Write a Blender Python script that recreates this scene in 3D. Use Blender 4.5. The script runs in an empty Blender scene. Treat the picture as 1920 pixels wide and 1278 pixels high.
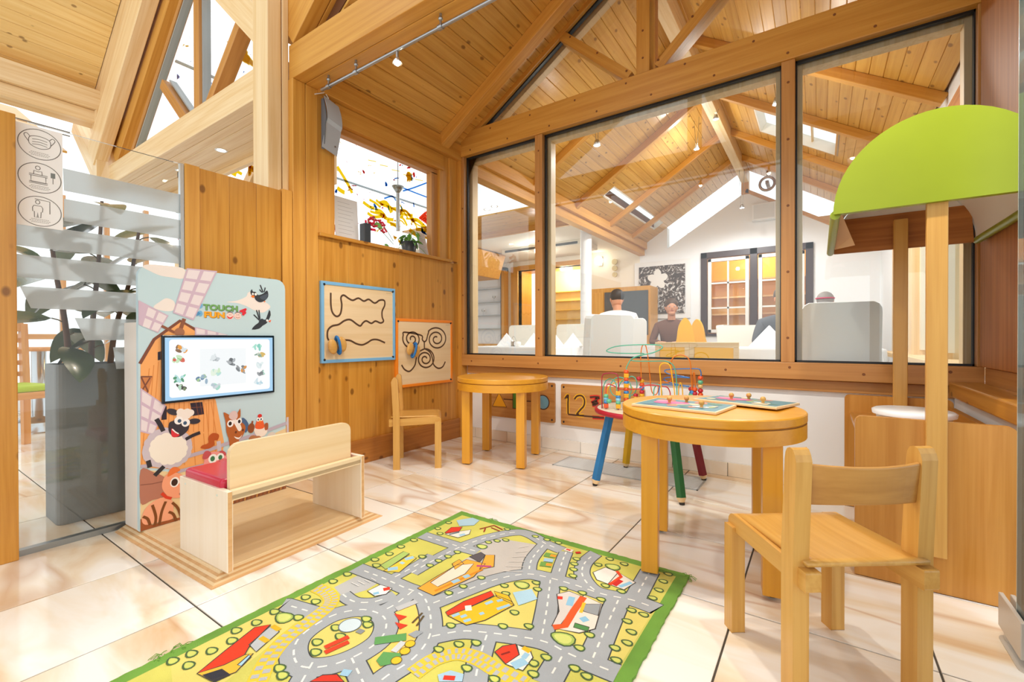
import bpy, math, random
from mathutils import Vector, Matrix

random.seed(7)
S = bpy.context.scene
COL = S.collection

# ------------------------------------------------------------------ camera
CAM_H = 0.8
FPX, YAW, PIT, ROL = 846.14, 0.597903, -0.0057814, -0.0018945
F_ = Vector((-math.sin(YAW) * math.cos(PIT), math.cos(YAW) * math.cos(PIT), math.sin(PIT)))
R0 = Vector((math.cos(YAW), math.sin(YAW), 0))
U0 = R0.cross(F_)
R_ = R0 * math.cos(ROL) + U0 * math.sin(ROL)
U_ = U0 * math.cos(ROL) - R0 * math.sin(ROL)
C_ = Vector((0, 0, CAM_H))
cam_data = bpy.data.cameras.new('camera')
cam_data.sensor_fit = 'HORIZONTAL'
cam_data.sensor_width = 36.0
cam_data.lens = FPX / 1920 * 36.0
cam_data.clip_start = 0.05
cam_data.clip_end = 100
cam = bpy.data.objects.new('camera', cam_data)
M = Matrix.Identity(4)
for i in range(3):
    M[i][0], M[i][1], M[i][2], M[i][3] = R_[i], U_[i], -F_[i], C_[i]
cam.matrix_world = M
COL.objects.link(cam)
S.camera = cam

# ------------------------------------------------------------------ world, exposure
W = bpy.data.worlds.new('sky')
S.world = W
W.use_nodes = True
WORLD_STRENGTH = 1.55
bg = W.node_tree.nodes['Background']
bg.inputs['Color'].default_value = (0.93, 0.97, 1.0, 1)
bg.inputs['Strength'].default_value = WORLD_STRENGTH
S.view_settings.view_transform = 'Standard'
S.view_settings.look = 'None'
S.view_settings.gamma = 1
S.view_settings.use_curve_mapping = False
S.view_settings.exposure = 0.0
S.cycles.use_denoising = True
S.cycles.max_bounces = 9
S.cycles.diffuse_bounces = 5
S.cycles.glossy_bounces = 4
S.cycles.transparent_max_bounces = 24
S.cycles.transmission_bounces = 8
S.cycles.caustics_reflective = False
S.cycles.caustics_refractive = False
S.cycles.sample_clamp_indirect = 6


def light(name, kind, loc, power, color=(1, 0.86, 0.68), size=0.05, target=None, spot=None, blend=0.6, size_y=None):
    d = bpy.data.lights.new(name, kind)
    d.energy = power
    d.color = color
    if kind == 'AREA':
        d.size = size
        if size_y:
            d.shape = 'RECTANGLE'
            d.size_y = size_y
    else:
        d.shadow_soft_size = size
    if kind == 'SPOT':
        d.spot_size = math.radians(spot or 110)
        d.spot_blend = blend
    o = bpy.data.objects.new(name, d)
    o.location = loc
    if target is not None:
        o.rotation_euler = (Vector(target) - Vector(loc)).to_track_quat('-Z', 'Y').to_euler()
    COL.objects.link(o)
    return o


# ------------------------------------------------------------------ picture point -> place (to read real sizes off the photograph)
def ray(x, y):
    return F_ + R_ * ((x - 960) / FPX) - U_ * ((y - 639) / FPX)


def on(axis, c, x, y):
    d = ray(x, y)
    t = (c - C_[axis]) / d[axis]
    return C_ + d * t


def PX(c, x, y): return on(0, c, x, y)
def PY(c, x, y): return on(1, c, x, y)
def PZ(c, x, y): return on(2, c, x, y)


# ------------------------------------------------------------------ mesh building
class MB:
    def __init__(s):
        s.v, s.f, s.m, s.sm = [], [], [], []

    def add(s, vs, fs, mat=0, smooth=False, M=None):
        b = len(s.v)
        for p in vs:
            p = Vector(p)
            s.v.append(tuple(M @ p if M else p))
        for f in fs:
            s.f.append([b + i for i in f])
            s.m.append(mat)
            s.sm.append(smooth)
        return s

    def box(s, x0, x1, y0, y1, z0, z1, mat=0, M=None):
        vs = [(x0, y0, z0), (x1, y0, z0), (x1, y1, z0), (x0, y1, z0), (x0, y0, z1), (x1, y0, z1), (x1, y1, z1), (x0, y1, z1)]
        fs = [(0, 3, 2, 1), (4, 5, 6, 7), (0, 1, 5, 4), (1, 2, 6, 5), (2, 3, 7, 6), (3, 0, 4, 7)]
        return s.add(vs, fs, mat, False, M)

    def prism(s, poly, axis, a, b, mat=0, M=None, smooth=False):
        """poly in the two other axes (in order), extruded along axis from a to b"""
        n = len(poly)
        def P(u, v, w):
            return {'x': (w, u, v), 'y': (u, w, v), 'z': (u, v, w)}[axis]
        vs = [P(u, v, a) for u, v in poly] + [P(u, v, b) for u, v in poly]
        fs = [list(range(n))[::-1], list(range(n, 2 * n))]
        s.add(vs, fs, mat, False, M)
        s.add(vs, [(i, (i + 1) % n, n + (i + 1) % n, n + i) for i in range(n)], mat, smooth, M)
        return s

    def cyl(s, p0, p1, r0, r1=None, n=16, mat=0, caps=True, smooth=True, M=None):
        r1 = r0 if r1 is None else r1
        p0, p1 = Vector(p0), Vector(p1)
        d = (p1 - p0).normalized()
        a = d.orthogonal().normalized()
        b = d.cross(a)
        vs = []
        for p, r in ((p0, r0), (p1, r1)):
            for i in range(n):
                t = 2 * math.pi * i / n
                vs.append(p + (a * math.cos(t) + b * math.sin(t)) * r)
        s.add(vs, [(i, (i + 1) % n, n + (i + 1) % n, n + i) for i in range(n)], mat, smooth, M)
        if caps:
            s.add(vs[:n], [list(range(n))[::-1]], mat, False, M)
            s.add(vs[n:], [list(range(n))], mat, False, M)
        return s

    def tube(s, pts, r, n=8, mat=0, closed=False, M=None):
        pts = [Vector(p) for p in pts]
        m = len(pts)
        vs = []
        prev = None
        for i, p in enumerate(pts):
            if closed:
                d = pts[(i + 1) % m] - pts[i - 1]
            else:
                d = pts[min(i + 1, m - 1)] - pts[max(i - 1, 0)]
            d.normalize()
            if prev is None:
                a = d.orthogonal().normalized()
            else:
                a = (prev - d * prev.dot(d))
                a = a.normalized() if a.length > 1e-6 else d.orthogonal().normalized()
            prev = a
            b = d.cross(a)
            rr = r[i] if isinstance(r, (list, tuple)) else r
            for k in range(n):
                t = 2 * math.pi * k / n
                vs.append(p + (a * math.cos(t) + b * math.sin(t)) * rr)
        fs = []
        for i in range(m if closed else m - 1):
            j = (i + 1) % m
            for k in range(n):
                l = (k + 1) % n
                fs.append((i * n + k, i * n + l, j * n + l, j * n + k))
        s.add(vs, fs, mat, True, M)
        if not closed:
            s.add(vs[:n], [list(range(n))[::-1]], mat, False, M)
            s.add(vs[-n:], [list(range(n))], mat, False, M)
        return s

    def lathe(s, prof, n=24, c=(0, 0, 0), mat=0, smooth=True, M=None, cap=True, sharp=False):
        if sharp:
            for k in range(len(prof) - 1):
                s.lathe(prof[k:k + 2], n, c, mat, smooth, M, False)
            for (r, z), fl in ((prof[0], True), (prof[-1], False)):
                if cap and r > 1e-5:
                    ring = [(c[0] + r * math.cos(2 * math.pi * i / n), c[1] + r * math.sin(2 * math.pi * i / n), c[2] + z) for i in range(n)]
                    s.add(ring, [list(range(n))[::-1] if fl else list(range(n))], mat, False, M)
            return s
        c = Vector(c)
        vs = []
        for r, z in prof:
            for i in range(n):
                t = 2 * math.pi * i / n
                vs.append(c + Vector((r * math.cos(t), r * math.sin(t), z)))
        fs = []
        for j in range(len(prof) - 1):
            for i in range(n):
                k = (i + 1) % n
                fs.append((j * n + i, j * n + k, (j + 1) * n + k, (j + 1) * n + i))
        s.add(vs, fs, mat, smooth, M)
        if cap:
            if prof[0][0] > 1e-5: s.add(vs[:n], [list(range(n))[::-1]], mat, False, M)
            if prof[-1][0] > 1e-5: s.add(vs[-n:], [list(range(n))], mat, False, M)
        return s

    def ball(s, c, r, n=12, m=8, mat=0, M=None, rot=None):
        r = (r, r, r) if isinstance(r, (int, float)) else r
        c = Vector(c)
        vs, fs = [], []
        for j in range(m + 1):
            ph = math.pi * j / m
            for i in range(n):
                t = 2 * math.pi * i / n
                p = Vector((r[0] * math.sin(ph) * math.cos(t), r[1] * math.sin(ph) * math.sin(t), r[2] * math.cos(ph)))
                if rot: p = rot @ p
                vs.append(c + p)
        for j in range(m):
            for i in range(n):
                k = (i + 1) % n
                fs.append((j * n + i, (j + 1) * n + i, (j + 1) * n + k, j * n + k))
        return s.add(vs, fs, mat, True, M)

    def mesh(s, name):
        me = bpy.data.meshes.new(name)
        me.from_pydata(s.v, [], s.f)
        me.polygons.foreach_set('material_index', s.m)
        me.polygons.foreach_set('use_smooth', s.sm)
        me.update()
        return me

    def obj(s, name, mats, parent=None, bevel=0, seg=2, loc=None, rot=None, sub=0):
        me = s.mesh(name)
        for m in (mats if isinstance(mats, (list, tuple)) else [mats]):
            me.materials.append(m)
        o = bpy.data.objects.new(name, me)
        COL.objects.link(o)
        if parent: o.parent = parent
        if loc is not None: o.location = loc
        if rot is not None: o.rotation_euler = rot
        if bevel:
            b = o.modifiers.new('bevel', 'BEVEL')
            b.width = bevel; b.segments = seg; b.limit_method = 'ANGLE'; b.angle_limit = math.radians(40)
        if sub:
            b = o.modifiers.new('sub', 'SUBSURF')
            b.levels = b.render_levels = sub
        return o


def tag(o, label=None, cat=None, group=None, kind=None):
    if label: o['label'] = label
    if cat: o['category'] = cat
    if group: o['group'] = group
    if kind: o['kind'] = kind
    return o


def struct(o, label=None, cat=None):
    return tag(o, label, cat, None, 'structure')


def empty(name, loc=(0, 0, 0), rz=0, label=None, cat=None, group=None, kind=None):
    o = bpy.data.objects.new(name, None)
    o.empty_display_size = 0.05
    o.location = loc
    o.rotation_euler = (0, 0, rz)
    COL.objects.link(o)
    return tag(o, label, cat, group, kind)


def copy_tree(o, parent=None):
    c = o.copy()
    COL.objects.link(c)
    c.parent = parent
    for ch in list(o.children):
        copy_tree(ch, c)
    return c


def link_mesh(name, me, parent=None, loc=(0, 0, 0), rot=(0, 0, 0), scale=(1, 1, 1)):
    o = bpy.data.objects.new(name, me)
    COL.objects.link(o)
    if parent: o.parent = parent
    o.location, o.rotation_euler, o.scale = loc, rot, scale
    return o


def smooth_pts(pts, k=6, closed=False):
    """Catmull-Rom through the points"""
    P = [Vector(p) for p in pts]
    n = len(P)
    out = []
    for i in range(n if closed else n - 1):
        if closed:
            a, b, c, d = P[i - 1], P[i], P[(i + 1) % n], P[(i + 2) % n]
        else:
            a, b, c, d = P[max(i - 1, 0)], P[i], P[i + 1], P[min(i + 2, n - 1)]
        for j in range(k):
            t = j / k
            out.append(0.5 * ((2 * b) + (c - a) * t + (2 * a - 5 * b + 4 * c - d) * t * t + (3 * b - a - 3 * c + d) * t ** 3))
    if not closed: out.append(P[-1])
    return out


# ------------------------------------------------------------------ materials
def lin(c):
    if isinstance(c, str):
        c = [int(c[i:i + 2], 16) / 255 for i in (0, 2, 4)]
        c = [x / 12.92 if x <= 0.04045 else ((x + 0.055) / 1.055) ** 2.4 for x in c]
    return (c[0], c[1], c[2], 1)


def new_mat(name):
    m = bpy.data.materials.new(name)
    m.use_nodes = True
    nt = m.node_tree
    return m, nt, nt.nodes['Principled BSDF']


_PLAIN = {}


def plain(color, rough=0.5, metal=0.0, name=None, spec=0.5, bump=0, bscale=200, var=0.0, coat=0):
    key = (str(color), rough, metal, spec, bump, bscale, var, coat)
    if key in _PLAIN: return _PLAIN[key]
    m, nt, p = new_mat(name or 'plain_%d' % len(_PLAIN))
    p.inputs['Base Color'].default_value = lin(color)
    p.inputs['Roughness'].default_value = rough
    p.inputs['Metallic'].default_value = metal
    p.inputs['Specular IOR Level'].default_value = spec
    p.inputs['Coat Weight'].default_value = coat
    if bump or var:
        tc = nt.nodes.new('ShaderNodeTexCoord')
        nz = nt.nodes.new('ShaderNodeTexNoise')
        nz.inputs['Scale'].default_value = bscale
        nz.inputs['Detail'].default_value = 4
        nt.links.new(tc.outputs['Object'], nz.inputs['Vector'])
        if bump:
            b = nt.nodes.new('ShaderNodeBump')
            b.inputs['Strength'].default_value = bump
            b.inputs['Distance'].default_value = 0.002
            nt.links.new(nz.outputs['Fac'], b.inputs['Height'])
            nt.links.new(b.outputs['Normal'], p.inputs['Normal'])
        if var:
            n2 = nt.nodes.new('ShaderNodeTexNoise')
            n2.inputs['Scale'].default_value = 6
            nt.links.new(tc.outputs['Object'], n2.inputs['Vector'])
            r = nt.nodes.new('ShaderNodeValToRGB')
            c = lin(color)
            r.color_ramp.elements[0].position = 0.3
            r.color_ramp.elements[1].position = 0.7
            r.color_ramp.elements[0].color = (c[0] * (1 - var), c[1] * (1 - var), c[2] * (1 - var), 1)
            r.color_ramp.elements[1].color = (min(1, c[0] * (1 + var)), min(1, c[1] * (1 + var)), min(1, c[2] * (1 + var)), 1)
            nt.links.new(n2.outputs['Fac'], r.inputs['Fac'])
            nt.links.new(r.outputs['Color'], p.inputs['Base Color'])
    _PLAIN[key] = m
    return m


def glow(color, strength, name='glow'):
    m, nt, p = new_mat(name)
    p.inputs['Base Color'].default_value = [v * .05 for v in lin(color)[:3]] + [1]
    p.inputs['Emission Color'].default_value = lin(color)
    p.inputs['Emission Strength'].default_value = strength
    return m


def wood(name, light_c, dark_c, axis=2, rough=0.35, knots=0.0, scale=1.0, rand=0.25, wear=0.0, contrast=1.0, coat=0.0):
    """lengthwise grain along axis; knots: share of dark knots; rand: tone differs from piece to piece"""
    m, nt, p = new_mat(name)
    N, L = nt.nodes.new, nt.links.new
    tc = N('ShaderNodeTexCoord')
    oi = N('ShaderNodeObjectInfo')
    ad = N('ShaderNodeVectorMath'); ad.operation = 'MULTIPLY_ADD'
    cmb = N('ShaderNodeCombineXYZ')
    for k in range(3): L(oi.outputs['Random'], cmb.inputs[k])
    ad.inputs[1].default_value = (17.3, 31.7, 23.1)
    L(cmb.outputs[0], ad.inputs[0])
    L(tc.outputs['Object'], ad.inputs[2])
    sc = [22.0 * scale] * 3
    sc[axis] = 0.8 * scale
    mp = N('ShaderNodeMapping'); mp.inputs['Scale'].default_value = sc
    L(ad.outputs[0], mp.inputs['Vector'])
    n1 = N('ShaderNodeTexNoise'); n1.inputs['Scale'].default_value = 1.6; n1.inputs['Detail'].default_value = 5; n1.inputs['Distortion'].default_value = 0.6
    L(mp.outputs[0], n1.inputs['Vector'])
    sc2 = [90.0 * scale] * 3
    sc2[axis] = 2.2 * scale
    mp2 = N('ShaderNodeMapping'); mp2.inputs['Scale'].default_value = sc2
    L(ad.outputs[0], mp2.inputs['Vector'])
    n2 = N('ShaderNodeTexNoise'); n2.inputs['Scale'].default_value = 1.5; n2.inputs['Detail'].default_value = 3
    L(mp2.outputs[0], n2.inputs['Vector'])
    mixf = N('ShaderNodeMath'); mixf.operation = 'MULTIPLY_ADD'
    mixf.inputs[1].default_value = 0.35
    L(n2.outputs['Fac'], mixf.inputs[0]); L(n1.outputs['Fac'], mixf.inputs[2])
    rp = N('ShaderNodeValToRGB')
    rp.color_ramp.elements[0].position = 0.52
    rp.color_ramp.elements[1].position = 0.86
    a, b = lin(light_c), lin(dark_c)
    rp.color_ramp.elements[0].color = a
    rp.color_ramp.elements[1].color = b
    L(mixf.outputs[0], rp.inputs['Fac'])
    hsv = N('ShaderNodeHueSaturation')
    L(rp.outputs['Color'], hsv.inputs['Color'])
    mr = N('ShaderNodeMapRange')
    mr.inputs['To Min'].default_value = 1 - rand * 0.5
    mr.inputs['To Max'].default_value = 1 + rand * 0.35
    L(oi.outputs['Random'], mr.inputs['Value'])
    L(mr.outputs[0], hsv.inputs['Value'])
    out = hsv.outputs['Color']
    if knots:
        ks = [11.0] * 3
        ks[axis] = 7.0
        mp3 = N('ShaderNodeMapping'); mp3.inputs['Scale'].default_value = ks
        L(ad.outputs[0], mp3.inputs['Vector'])
        vo = N('ShaderNodeTexVoronoi'); vo.inputs['Scale'].default_value = 1.0
        L(mp3.outputs[0], vo.inputs['Vector'])
        kr = N('ShaderNodeValToRGB')
        kr.color_ramp.elements[0].position = 0.04 + 0.10 * knots
        kr.color_ramp.elements[0].color = (1, 1, 1, 1)
        kr.color_ramp.elements[1].position = 0.07 + 0.16 * knots
        kr.color_ramp.elements[1].color = (0, 0, 0, 1)
        L(vo.outputs['Distance'], kr.inputs['Fac'])
        mx = N('ShaderNodeMix'); mx.data_type = 'RGBA'
        fm = N('ShaderNodeMath'); fm.operation = 'MULTIPLY'; fm.inputs[1].default_value = 0.75
        L(kr.outputs['Color'], fm.inputs[0])
        L(fm.outputs[0], mx.inputs[0])
        L(out, mx.inputs[6])
        mx.inputs[7].default_value = (b[0] * 0.28, b[1] * 0.2, b[2] * 0.15, 1)
        out = mx.outputs[2]
    L(out, p.inputs['Base Color'])
    p.inputs['Roughness'].default_value = rough
    p.inputs['Coat Weight'].default_value = coat
    p.inputs['Coat Roughness'].default_value = 0.15
    bp = N('ShaderNodeBump'); bp.inputs['Strength'].default_value = 0.12; bp.inputs['Distance'].default_value = 0.002
    L(n2.outputs['Fac'], bp.inputs['Height'])
    L(bp.outputs['Normal'], p.inputs['Normal'])
    return m


def wood3(name, lc, dc, **k):
    return [wood('%s_%s' % (name, 'xyz'[a]), lc, dc, axis=a, **k) for a in range(3)]


def thin_glass(name, tint=(1, 1, 1), refl=1.0, ior=1.45):
    m = bpy.data.materials.new(name)
    m.use_nodes = True
    nt = m.node_tree
    nt.nodes.remove(nt.nodes['Principled BSDF'])
    N, L = nt.nodes.new, nt.links.new
    t = N('ShaderNodeBsdfTransparent'); t.inputs['Color'].default_value = (*tint, 1)
    g = N('ShaderNodeBsdfGlossy'); g.inputs['Roughness'].default_value = 0.0
    fr = N('ShaderNodeFresnel'); fr.inputs['IOR'].default_value = ior
    mu = N('ShaderNodeMath'); mu.operation = 'MULTIPLY'; mu.inputs[1].default_value = refl
    L(fr.outputs[0], mu.inputs[0])
    mx = N('ShaderNodeMixShader')
    L(mu.outputs[0], mx.inputs[0]); L(t.outputs[0], mx.inputs[1]); L(g.outputs[0], mx.inputs[2])
    L(mx.outputs[0], nt.nodes['Material Output'].inputs['Surface'])
    return m


PINE = wood3('pine', 'DEAC55', 'CB943E', knots=0.6, rand=0.22)             # roof boards
BEAM = wood3('glulam', 'D89F48', 'C78A36', rand=0.08, rough=0.38)           # beams
WALLP = wood3('wall_pine', 'CD943E', 'B67A29', knots=0.66, rand=0.10, rough=0.3)
FRAME = wood3('frame_wood', 'C99150', 'B67C3E', rand=0.06, rough=0.35)      # window frames
PALE = wood3('pale_pine', 'EFD5A8', 'E2BF88', rand=0.10, rough=0.45)
BEECH = wood3('beech', 'D5A557', 'C49042', rand=0.06, rough=0.32, scale=1.0)
HONEY = wood3('honey_beech', 'DE9F30', 'D29226', rand=0.03, rough=0.3, scale=0.8)
PLY = wood3('birch_ply', 'EAD3AC', 'E2C698', rand=0.04, rough=0.35, scale=0.5)
STALL = wood3('stall_wood', 'CB9142', 'BA7D2E', rand=0.06, rough=0.3, knots=0.25)
DARKW = wood3('dark_pine', 'BE7C3A', 'A46428', rand=0.08, rough=0.6)
GLASS = thin_glass('clear_glass', (0.985, 0.995, 0.99), 0.9)
LOBBYP = wood3('lobby_pine', 'F3D592', 'E9C47C', knots=0.5, rand=0.12)
DIMGLASS = thin_glass('roof_glass', (0.98, 0.99, 0.99), 0.2)
PANE = thin_glass('window_glass', (0.97, 0.985, 0.98), 1.35)
WHITE = plain('F1F3F4', 0.7, name='white_plaster')
GASKET = plain('15181A', 0.4, name='black_gasket')
ALU = plain('A9AEB0', 0.3, 0.9, name='aluminium')
# ------------------------------------------------------------------ floor
def marble():
    m, nt, p = new_mat('marble_tile')
    N, L = nt.nodes.new, nt.links.new
    tc, oi = N('ShaderNodeTexCoord'), N('ShaderNodeObjectInfo')
    cmb = N('ShaderNodeCombineXYZ')
    for k in range(3): L(oi.outputs['Random'], cmb.inputs[k])
    ad = N('ShaderNodeVectorMath'); ad.operation = 'MULTIPLY_ADD'; ad.inputs[1].default_value = (13.7, 29.1, 7.7)
    L(cmb.outputs[0], ad.inputs[0]); L(tc.outputs['Object'], ad.inputs[2])
    mp = N('ShaderNodeMapping'); mp.inputs['Rotation'].default_value = (0, 0, 0.5); mp.inputs['Scale'].default_value = (1.5, 6.5, 1)
    L(ad.outputs[0], mp.inputs['Vector'])
    n1 = N('ShaderNodeTexNoise'); n1.inputs['Scale'].default_value = 0.8; n1.inputs['Detail'].default_value = 5; n1.inputs['Distortion'].default_value = 0.9
    L(mp.outputs[0], n1.inputs['Vector'])
    r1 = N('ShaderNodeValToRGB'); cr = r1.color_ramp
    cr.elements[0].position = 0.45; cr.elements[0].color = lin('F4F2EC')
    cr.elements[1].position = 0.80; cr.elements[1].color = lin('D4AA76')
    e = cr.elements.new(0.60); e.color = lin('EADCC4')
    L(n1.outputs['Fac'], r1.inputs['Fac'])
    n2 = N('ShaderNodeTexNoise'); n2.inputs['Scale'].default_value = 0.35; n2.inputs['Detail'].default_value = 3; n2.inputs['Distortion'].default_value = 0.5
    L(mp.outputs[0], n2.inputs['Vector'])
    ab = N('ShaderNodeMath'); ab.operation = 'SUBTRACT'; ab.inputs[1].default_value = 0.5
    L(n2.outputs['Fac'], ab.inputs[0])
    a2 = N('ShaderNodeMath'); a2.operation = 'ABSOLUTE'
    L(ab.outputs[0], a2.inputs[0])
    r2 = N('ShaderNodeValToRGB')
    r2.color_ramp.elements[0].position = 0.0; r2.color_ramp.elements[0].color = (0.5, 0.5, 0.5, 1)
    r2.color_ramp.elements[1].position = 0.022; r2.color_ramp.elements[1].color = (0, 0, 0, 1)
    L(a2.outputs[0], r2.inputs['Fac'])
    mx = N('ShaderNodeMix'); mx.data_type = 'RGBA'
    L(r2.outputs['Color'], mx.inputs[0]); L(r1.outputs['Color'], mx.inputs[6])
    mx.inputs[7].default_value = lin('BE8A55')
    L(mx.outputs[2], p.inputs['Base Color'])
    p.inputs['Roughness'].default_value = 0.12
    p.inputs['Specular IOR Level'].default_value = 0.45
    return m


MARBLE = marble()
GROUT = plain('4E473E', 0.8, name='grout')
floor = struct(MB().box(-9, 2.4, -1.6, 8.2, -0.12, -0.006).obj('floor', plain('A79C8C', 0.7)), 'pale marble tiled floor with dark joints', 'floor')
MB().box(-7.6, 0.95, -0.75, 2.9, -0.006, -0.004).obj('joint_bed', GROUT, floor)
TX, TY = 0.446, 0.442
X_LINES = [-1.543 + TX * k for k in range(-13, 6)]
Y_LINES = [0.58 + TY * k for k in range(-3, 7)]
tile_me = {}
def tile(x0, x1, y0, y1):
    w, d = round(x1 - x0 - 0.0052, 4), round(y1 - y0 - 0.0052, 4)
    if (w, d) not in tile_me:
        b = 0.0012
        mb = MB()
        mb.add([(-w/2, -d/2, -0.010), (w/2, -d/2, -0.010), (w/2, d/2, -0.010), (-w/2, d/2, -0.010),
                (-w/2, -d/2, -b), (w/2, -d/2, -b), (w/2, d/2, -b), (-w/2, d/2, -b),
                (-w/2+b, -d/2+b, 0), (w/2-b, -d/2+b, 0), (w/2-b, d/2-b, 0), (-w/2+b, d/2-b, 0)],
               [(0, 1, 5, 4), (1, 2, 6, 5), (2, 3, 7, 6), (3, 0, 4, 7), (4, 5, 9, 8), (5, 6, 10, 9), (6, 7, 11, 10), (7, 4, 8, 11), (8, 9, 10, 11)])
        me = mb.mesh('floor_tile'); me.materials.append(MARBLE)
        tile_me[(w, d)] = me
    link_mesh('floor_tile', tile_me[(w, d)], floor, ((x0 + x1) / 2, (y0 + y1) / 2, 0))
for i in range(len(X_LINES) - 1):
    for j in range(len(Y_LINES) - 1):
        x0, x1, y0, y1 = X_LINES[i], X_LINES[i + 1], Y_LINES[j], Y_LINES[j + 1]
        y1 = min(y1, 2.862)
        if x0 < -2.5 and y0 > 1.6: continue
        if y1 - y0 < 0.03: continue
        tile(x0, x1, y0, y1)

# ------------------------------------------------------------------ roof over the play room and the restaurant
RX, RZ, RS = -0.915, 3.30, 0.62
TH = math.atan(RS)
def roofz(x): return RZ - RS * abs(x - RX)
PW = 0.0872
plank_me = {}
def plank_mesh(L, w=PW, mat=None):
    key = (round(L, 3), w, mat.name)
    if key not in plank_me:
        c, h = 0.0035, w / 2 - 0.0007
        prof = [(-h + c, 0), (h - c, 0), (h, c), (h, 0.016), (-h, 0.016), (-h, c)]
        mb = MB().prism(prof, 'y', -L / 2, L / 2)
        me = mb.mesh('plank'); me.materials.append(mat)
        plank_me[key] = me
    return plank_me[key]
def slope_planks(parent, side, y0, y1, holes=(), mat=PINE[1], n=21):
    """boards run along Y on one roof slope; holes: (x0, x1, y0, y1)"""
    for k in range(n):
        u = (k + 0.5) * PW
        x = RX + side * u * math.cos(TH)
        z = RZ - u * math.sin(TH)
        segs = [(y0, y1)]
        for hx0, hx1, hy0, hy1 in holes:
            if hx0 < x < hx1: segs = [(y0, hy0), (hy1, y1)]
        for a, b in segs:
            if b - a < 0.05: continue
            link_mesh('plank', plank_mesh(b - a, PW, mat), parent, (x, (a + b) / 2, z), (0, side * TH, 0))
def slope_bar(name, parent, side, y0, y1, drop0, drop1, mat=BEAM[0], u0=0.0, u1=1.86, bevel=0.004):
    """a rafter along the slope, hanging from drop0 to drop1 under the boards"""
    o = MB().box(u0, u1, y0, y1, -drop1, -drop0).obj(name, mat, parent, bevel)
    o.location = (RX, 0, RZ)
    o.rotation_euler = (0, TH, 0) if side > 0 else (0, math.pi - TH, 0)
    if side < 0:
        for v in o.data.vertices: v.co.z, v.co.y = -v.co.z, v.co.y
        o.data.flip_normals()
    return o

ceiling = struct(MB().prism([(-2.56, roofz(-2.56) + .03), (RX, RZ + .03), (.75, roofz(.75) + .03), (.75, roofz(.75) + .12), (RX, RZ + .12), (-2.56, roofz(-2.56) + .12)], 'y', 1.50, 2.86).obj('ceiling', plain('6B3F1A', 0.8)),
                 'pitched pine board ceiling over the play corner', 'ceiling')
slope_planks(ceiling, -1, 1.50, 2.86)
slope_planks(ceiling, 1, 1.50, 2.86)
hall = struct(MB().prism([(-1.05, roofz(-1.05) + .25), (RX, RZ + .25), (.95, roofz(.95) + .25), (.95, roofz(.95) + .34), (RX, RZ + .34), (-1.05, roofz(-1.05) + .34)], 'y', -1.5, 1.40).obj('ceiling', PINE[1]), 'unseen pine hall ceiling added on the near side of the tie beam for shade', 'ceiling')  # out of view, added and cut short to shade the right side
for yy in (2.56,):
    for sd in (-1, 1):
        slope_bar('rafter', ceiling, sd, yy, yy + 0.085, 0.001, 0.085)
# tie beam across the play room (two laminated halves)
tb = empty('ceiling_beam', (0, 0, 0), 0, 'big laminated tie beam of two halves crossing the play corner', 'beam', kind='structure')
MB().box(-2.47, 0.68, 1.40, 1.4735, 2.255, 2.446).obj('beam_half', BEAM[0], tb, 0.004)
MB().box(-2.47, 0.68, 1.4765, 1.55, 2.255, 2.446).obj('beam_half', BEAM[0], tb, 0.004)

for ya_, yb_ in ((1.40, 1.4735), (1.4765, 1.55)):
    for x0, x1 in ((-2.43, -.875), (.60, -.955)):
        L = math.hypot(1.555, 1.143)
        o = MB().box(0, L, ya_, yb_, 0, .25).obj('truss_rafter', BEAM[0], tb, .004)
        o.location = (x0, 0, 2.446)
        if x0 < -1: o.rotation_euler = (0, -math.atan2(1.143, 1.555), 0)
        else:
            for v in o.data.vertices: v.co.x = -v.co.x
            o.data.flip_normals(); o.rotation_euler = (0, math.atan2(1.143, 1.555), 0)
MB().box(-.965, -.865, 1.42, 1.53, 2.446, 3.5).obj('king_post', BEAM[2], tb, .004)

# ------------------------------------------------------------------ left wall (x = -2.43)
WX = -2.43
wall_left = empty('wall_left', (WX, 2.0, 0), 0, 'orange pine clad wall with a window opening into the atrium', 'wall', kind='structure')
P0 = (-WX, -2.0, 0)
def wl(name, y0, y1, z0, z1, front=0.0, back=-0.09, mat=WALLP[2], bevel=0.002):
    return MB().box(back, front, y0 - 2.0, y1 - 2.0, z0, z1).obj(name, mat, wall_left, bevel)
MB().box(-0.10, -0.045, 1.40 - 2, 2.85 - 2, 0, 1.40).obj('backing', plain('8A5A28', 0.8), wall_left)
ys = [1.549 + (2.79 - 1.549) / 6 * k for k in range(7)]
for a, b in zip(ys[:-1], ys[1:]):
    wl('wall_board', a + 0.0004, b - 0.0004, 0.0, 1.402, 0.0, -0.045, WALLP[2], 0.0012)
wl('corner_post', 2.79, 2.87, 0.0, 2.30, 0.03, -0.05, BEAM[2], 0.003)
wl('corner_stile', 2.70, 2.79, 1.42, 2.24, -0.005, -0.09, BEAM[2], 0.003)
wl('window_jamb', 1.549, 1.670, 1.42, 2.24, -0.012, -0.10, BEAM[2], 0.003)
wl('window_jamb', 2.60, 2.70, 1.42, 2.24, -0.02, -0.10, BEAM[2], 0.003)
wl('window_jamb', 2.535, 2.60, 1.42, 2.09, -0.045, -0.10, FRAME[2], 0.003)
wl('window_head', 1.670, 2.63, 2.118, 2.235, -0.004, -0.10, BEAM[1], 0.003)
wl('window_head', 1.670, 2.60, 2.078, 2.118, -0.045, -0.10, FRAME[1], 0.003)
wl('wall_plate', 1.549, 2.80, 2.237, 2.36, 0.035, -0.12, BEAM[1], 0.004)
wl('window_ledge', 1.549, 2.70, 1.402, 1.424, 0.022, -0.14, WALLP[1], 0.004)
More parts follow.
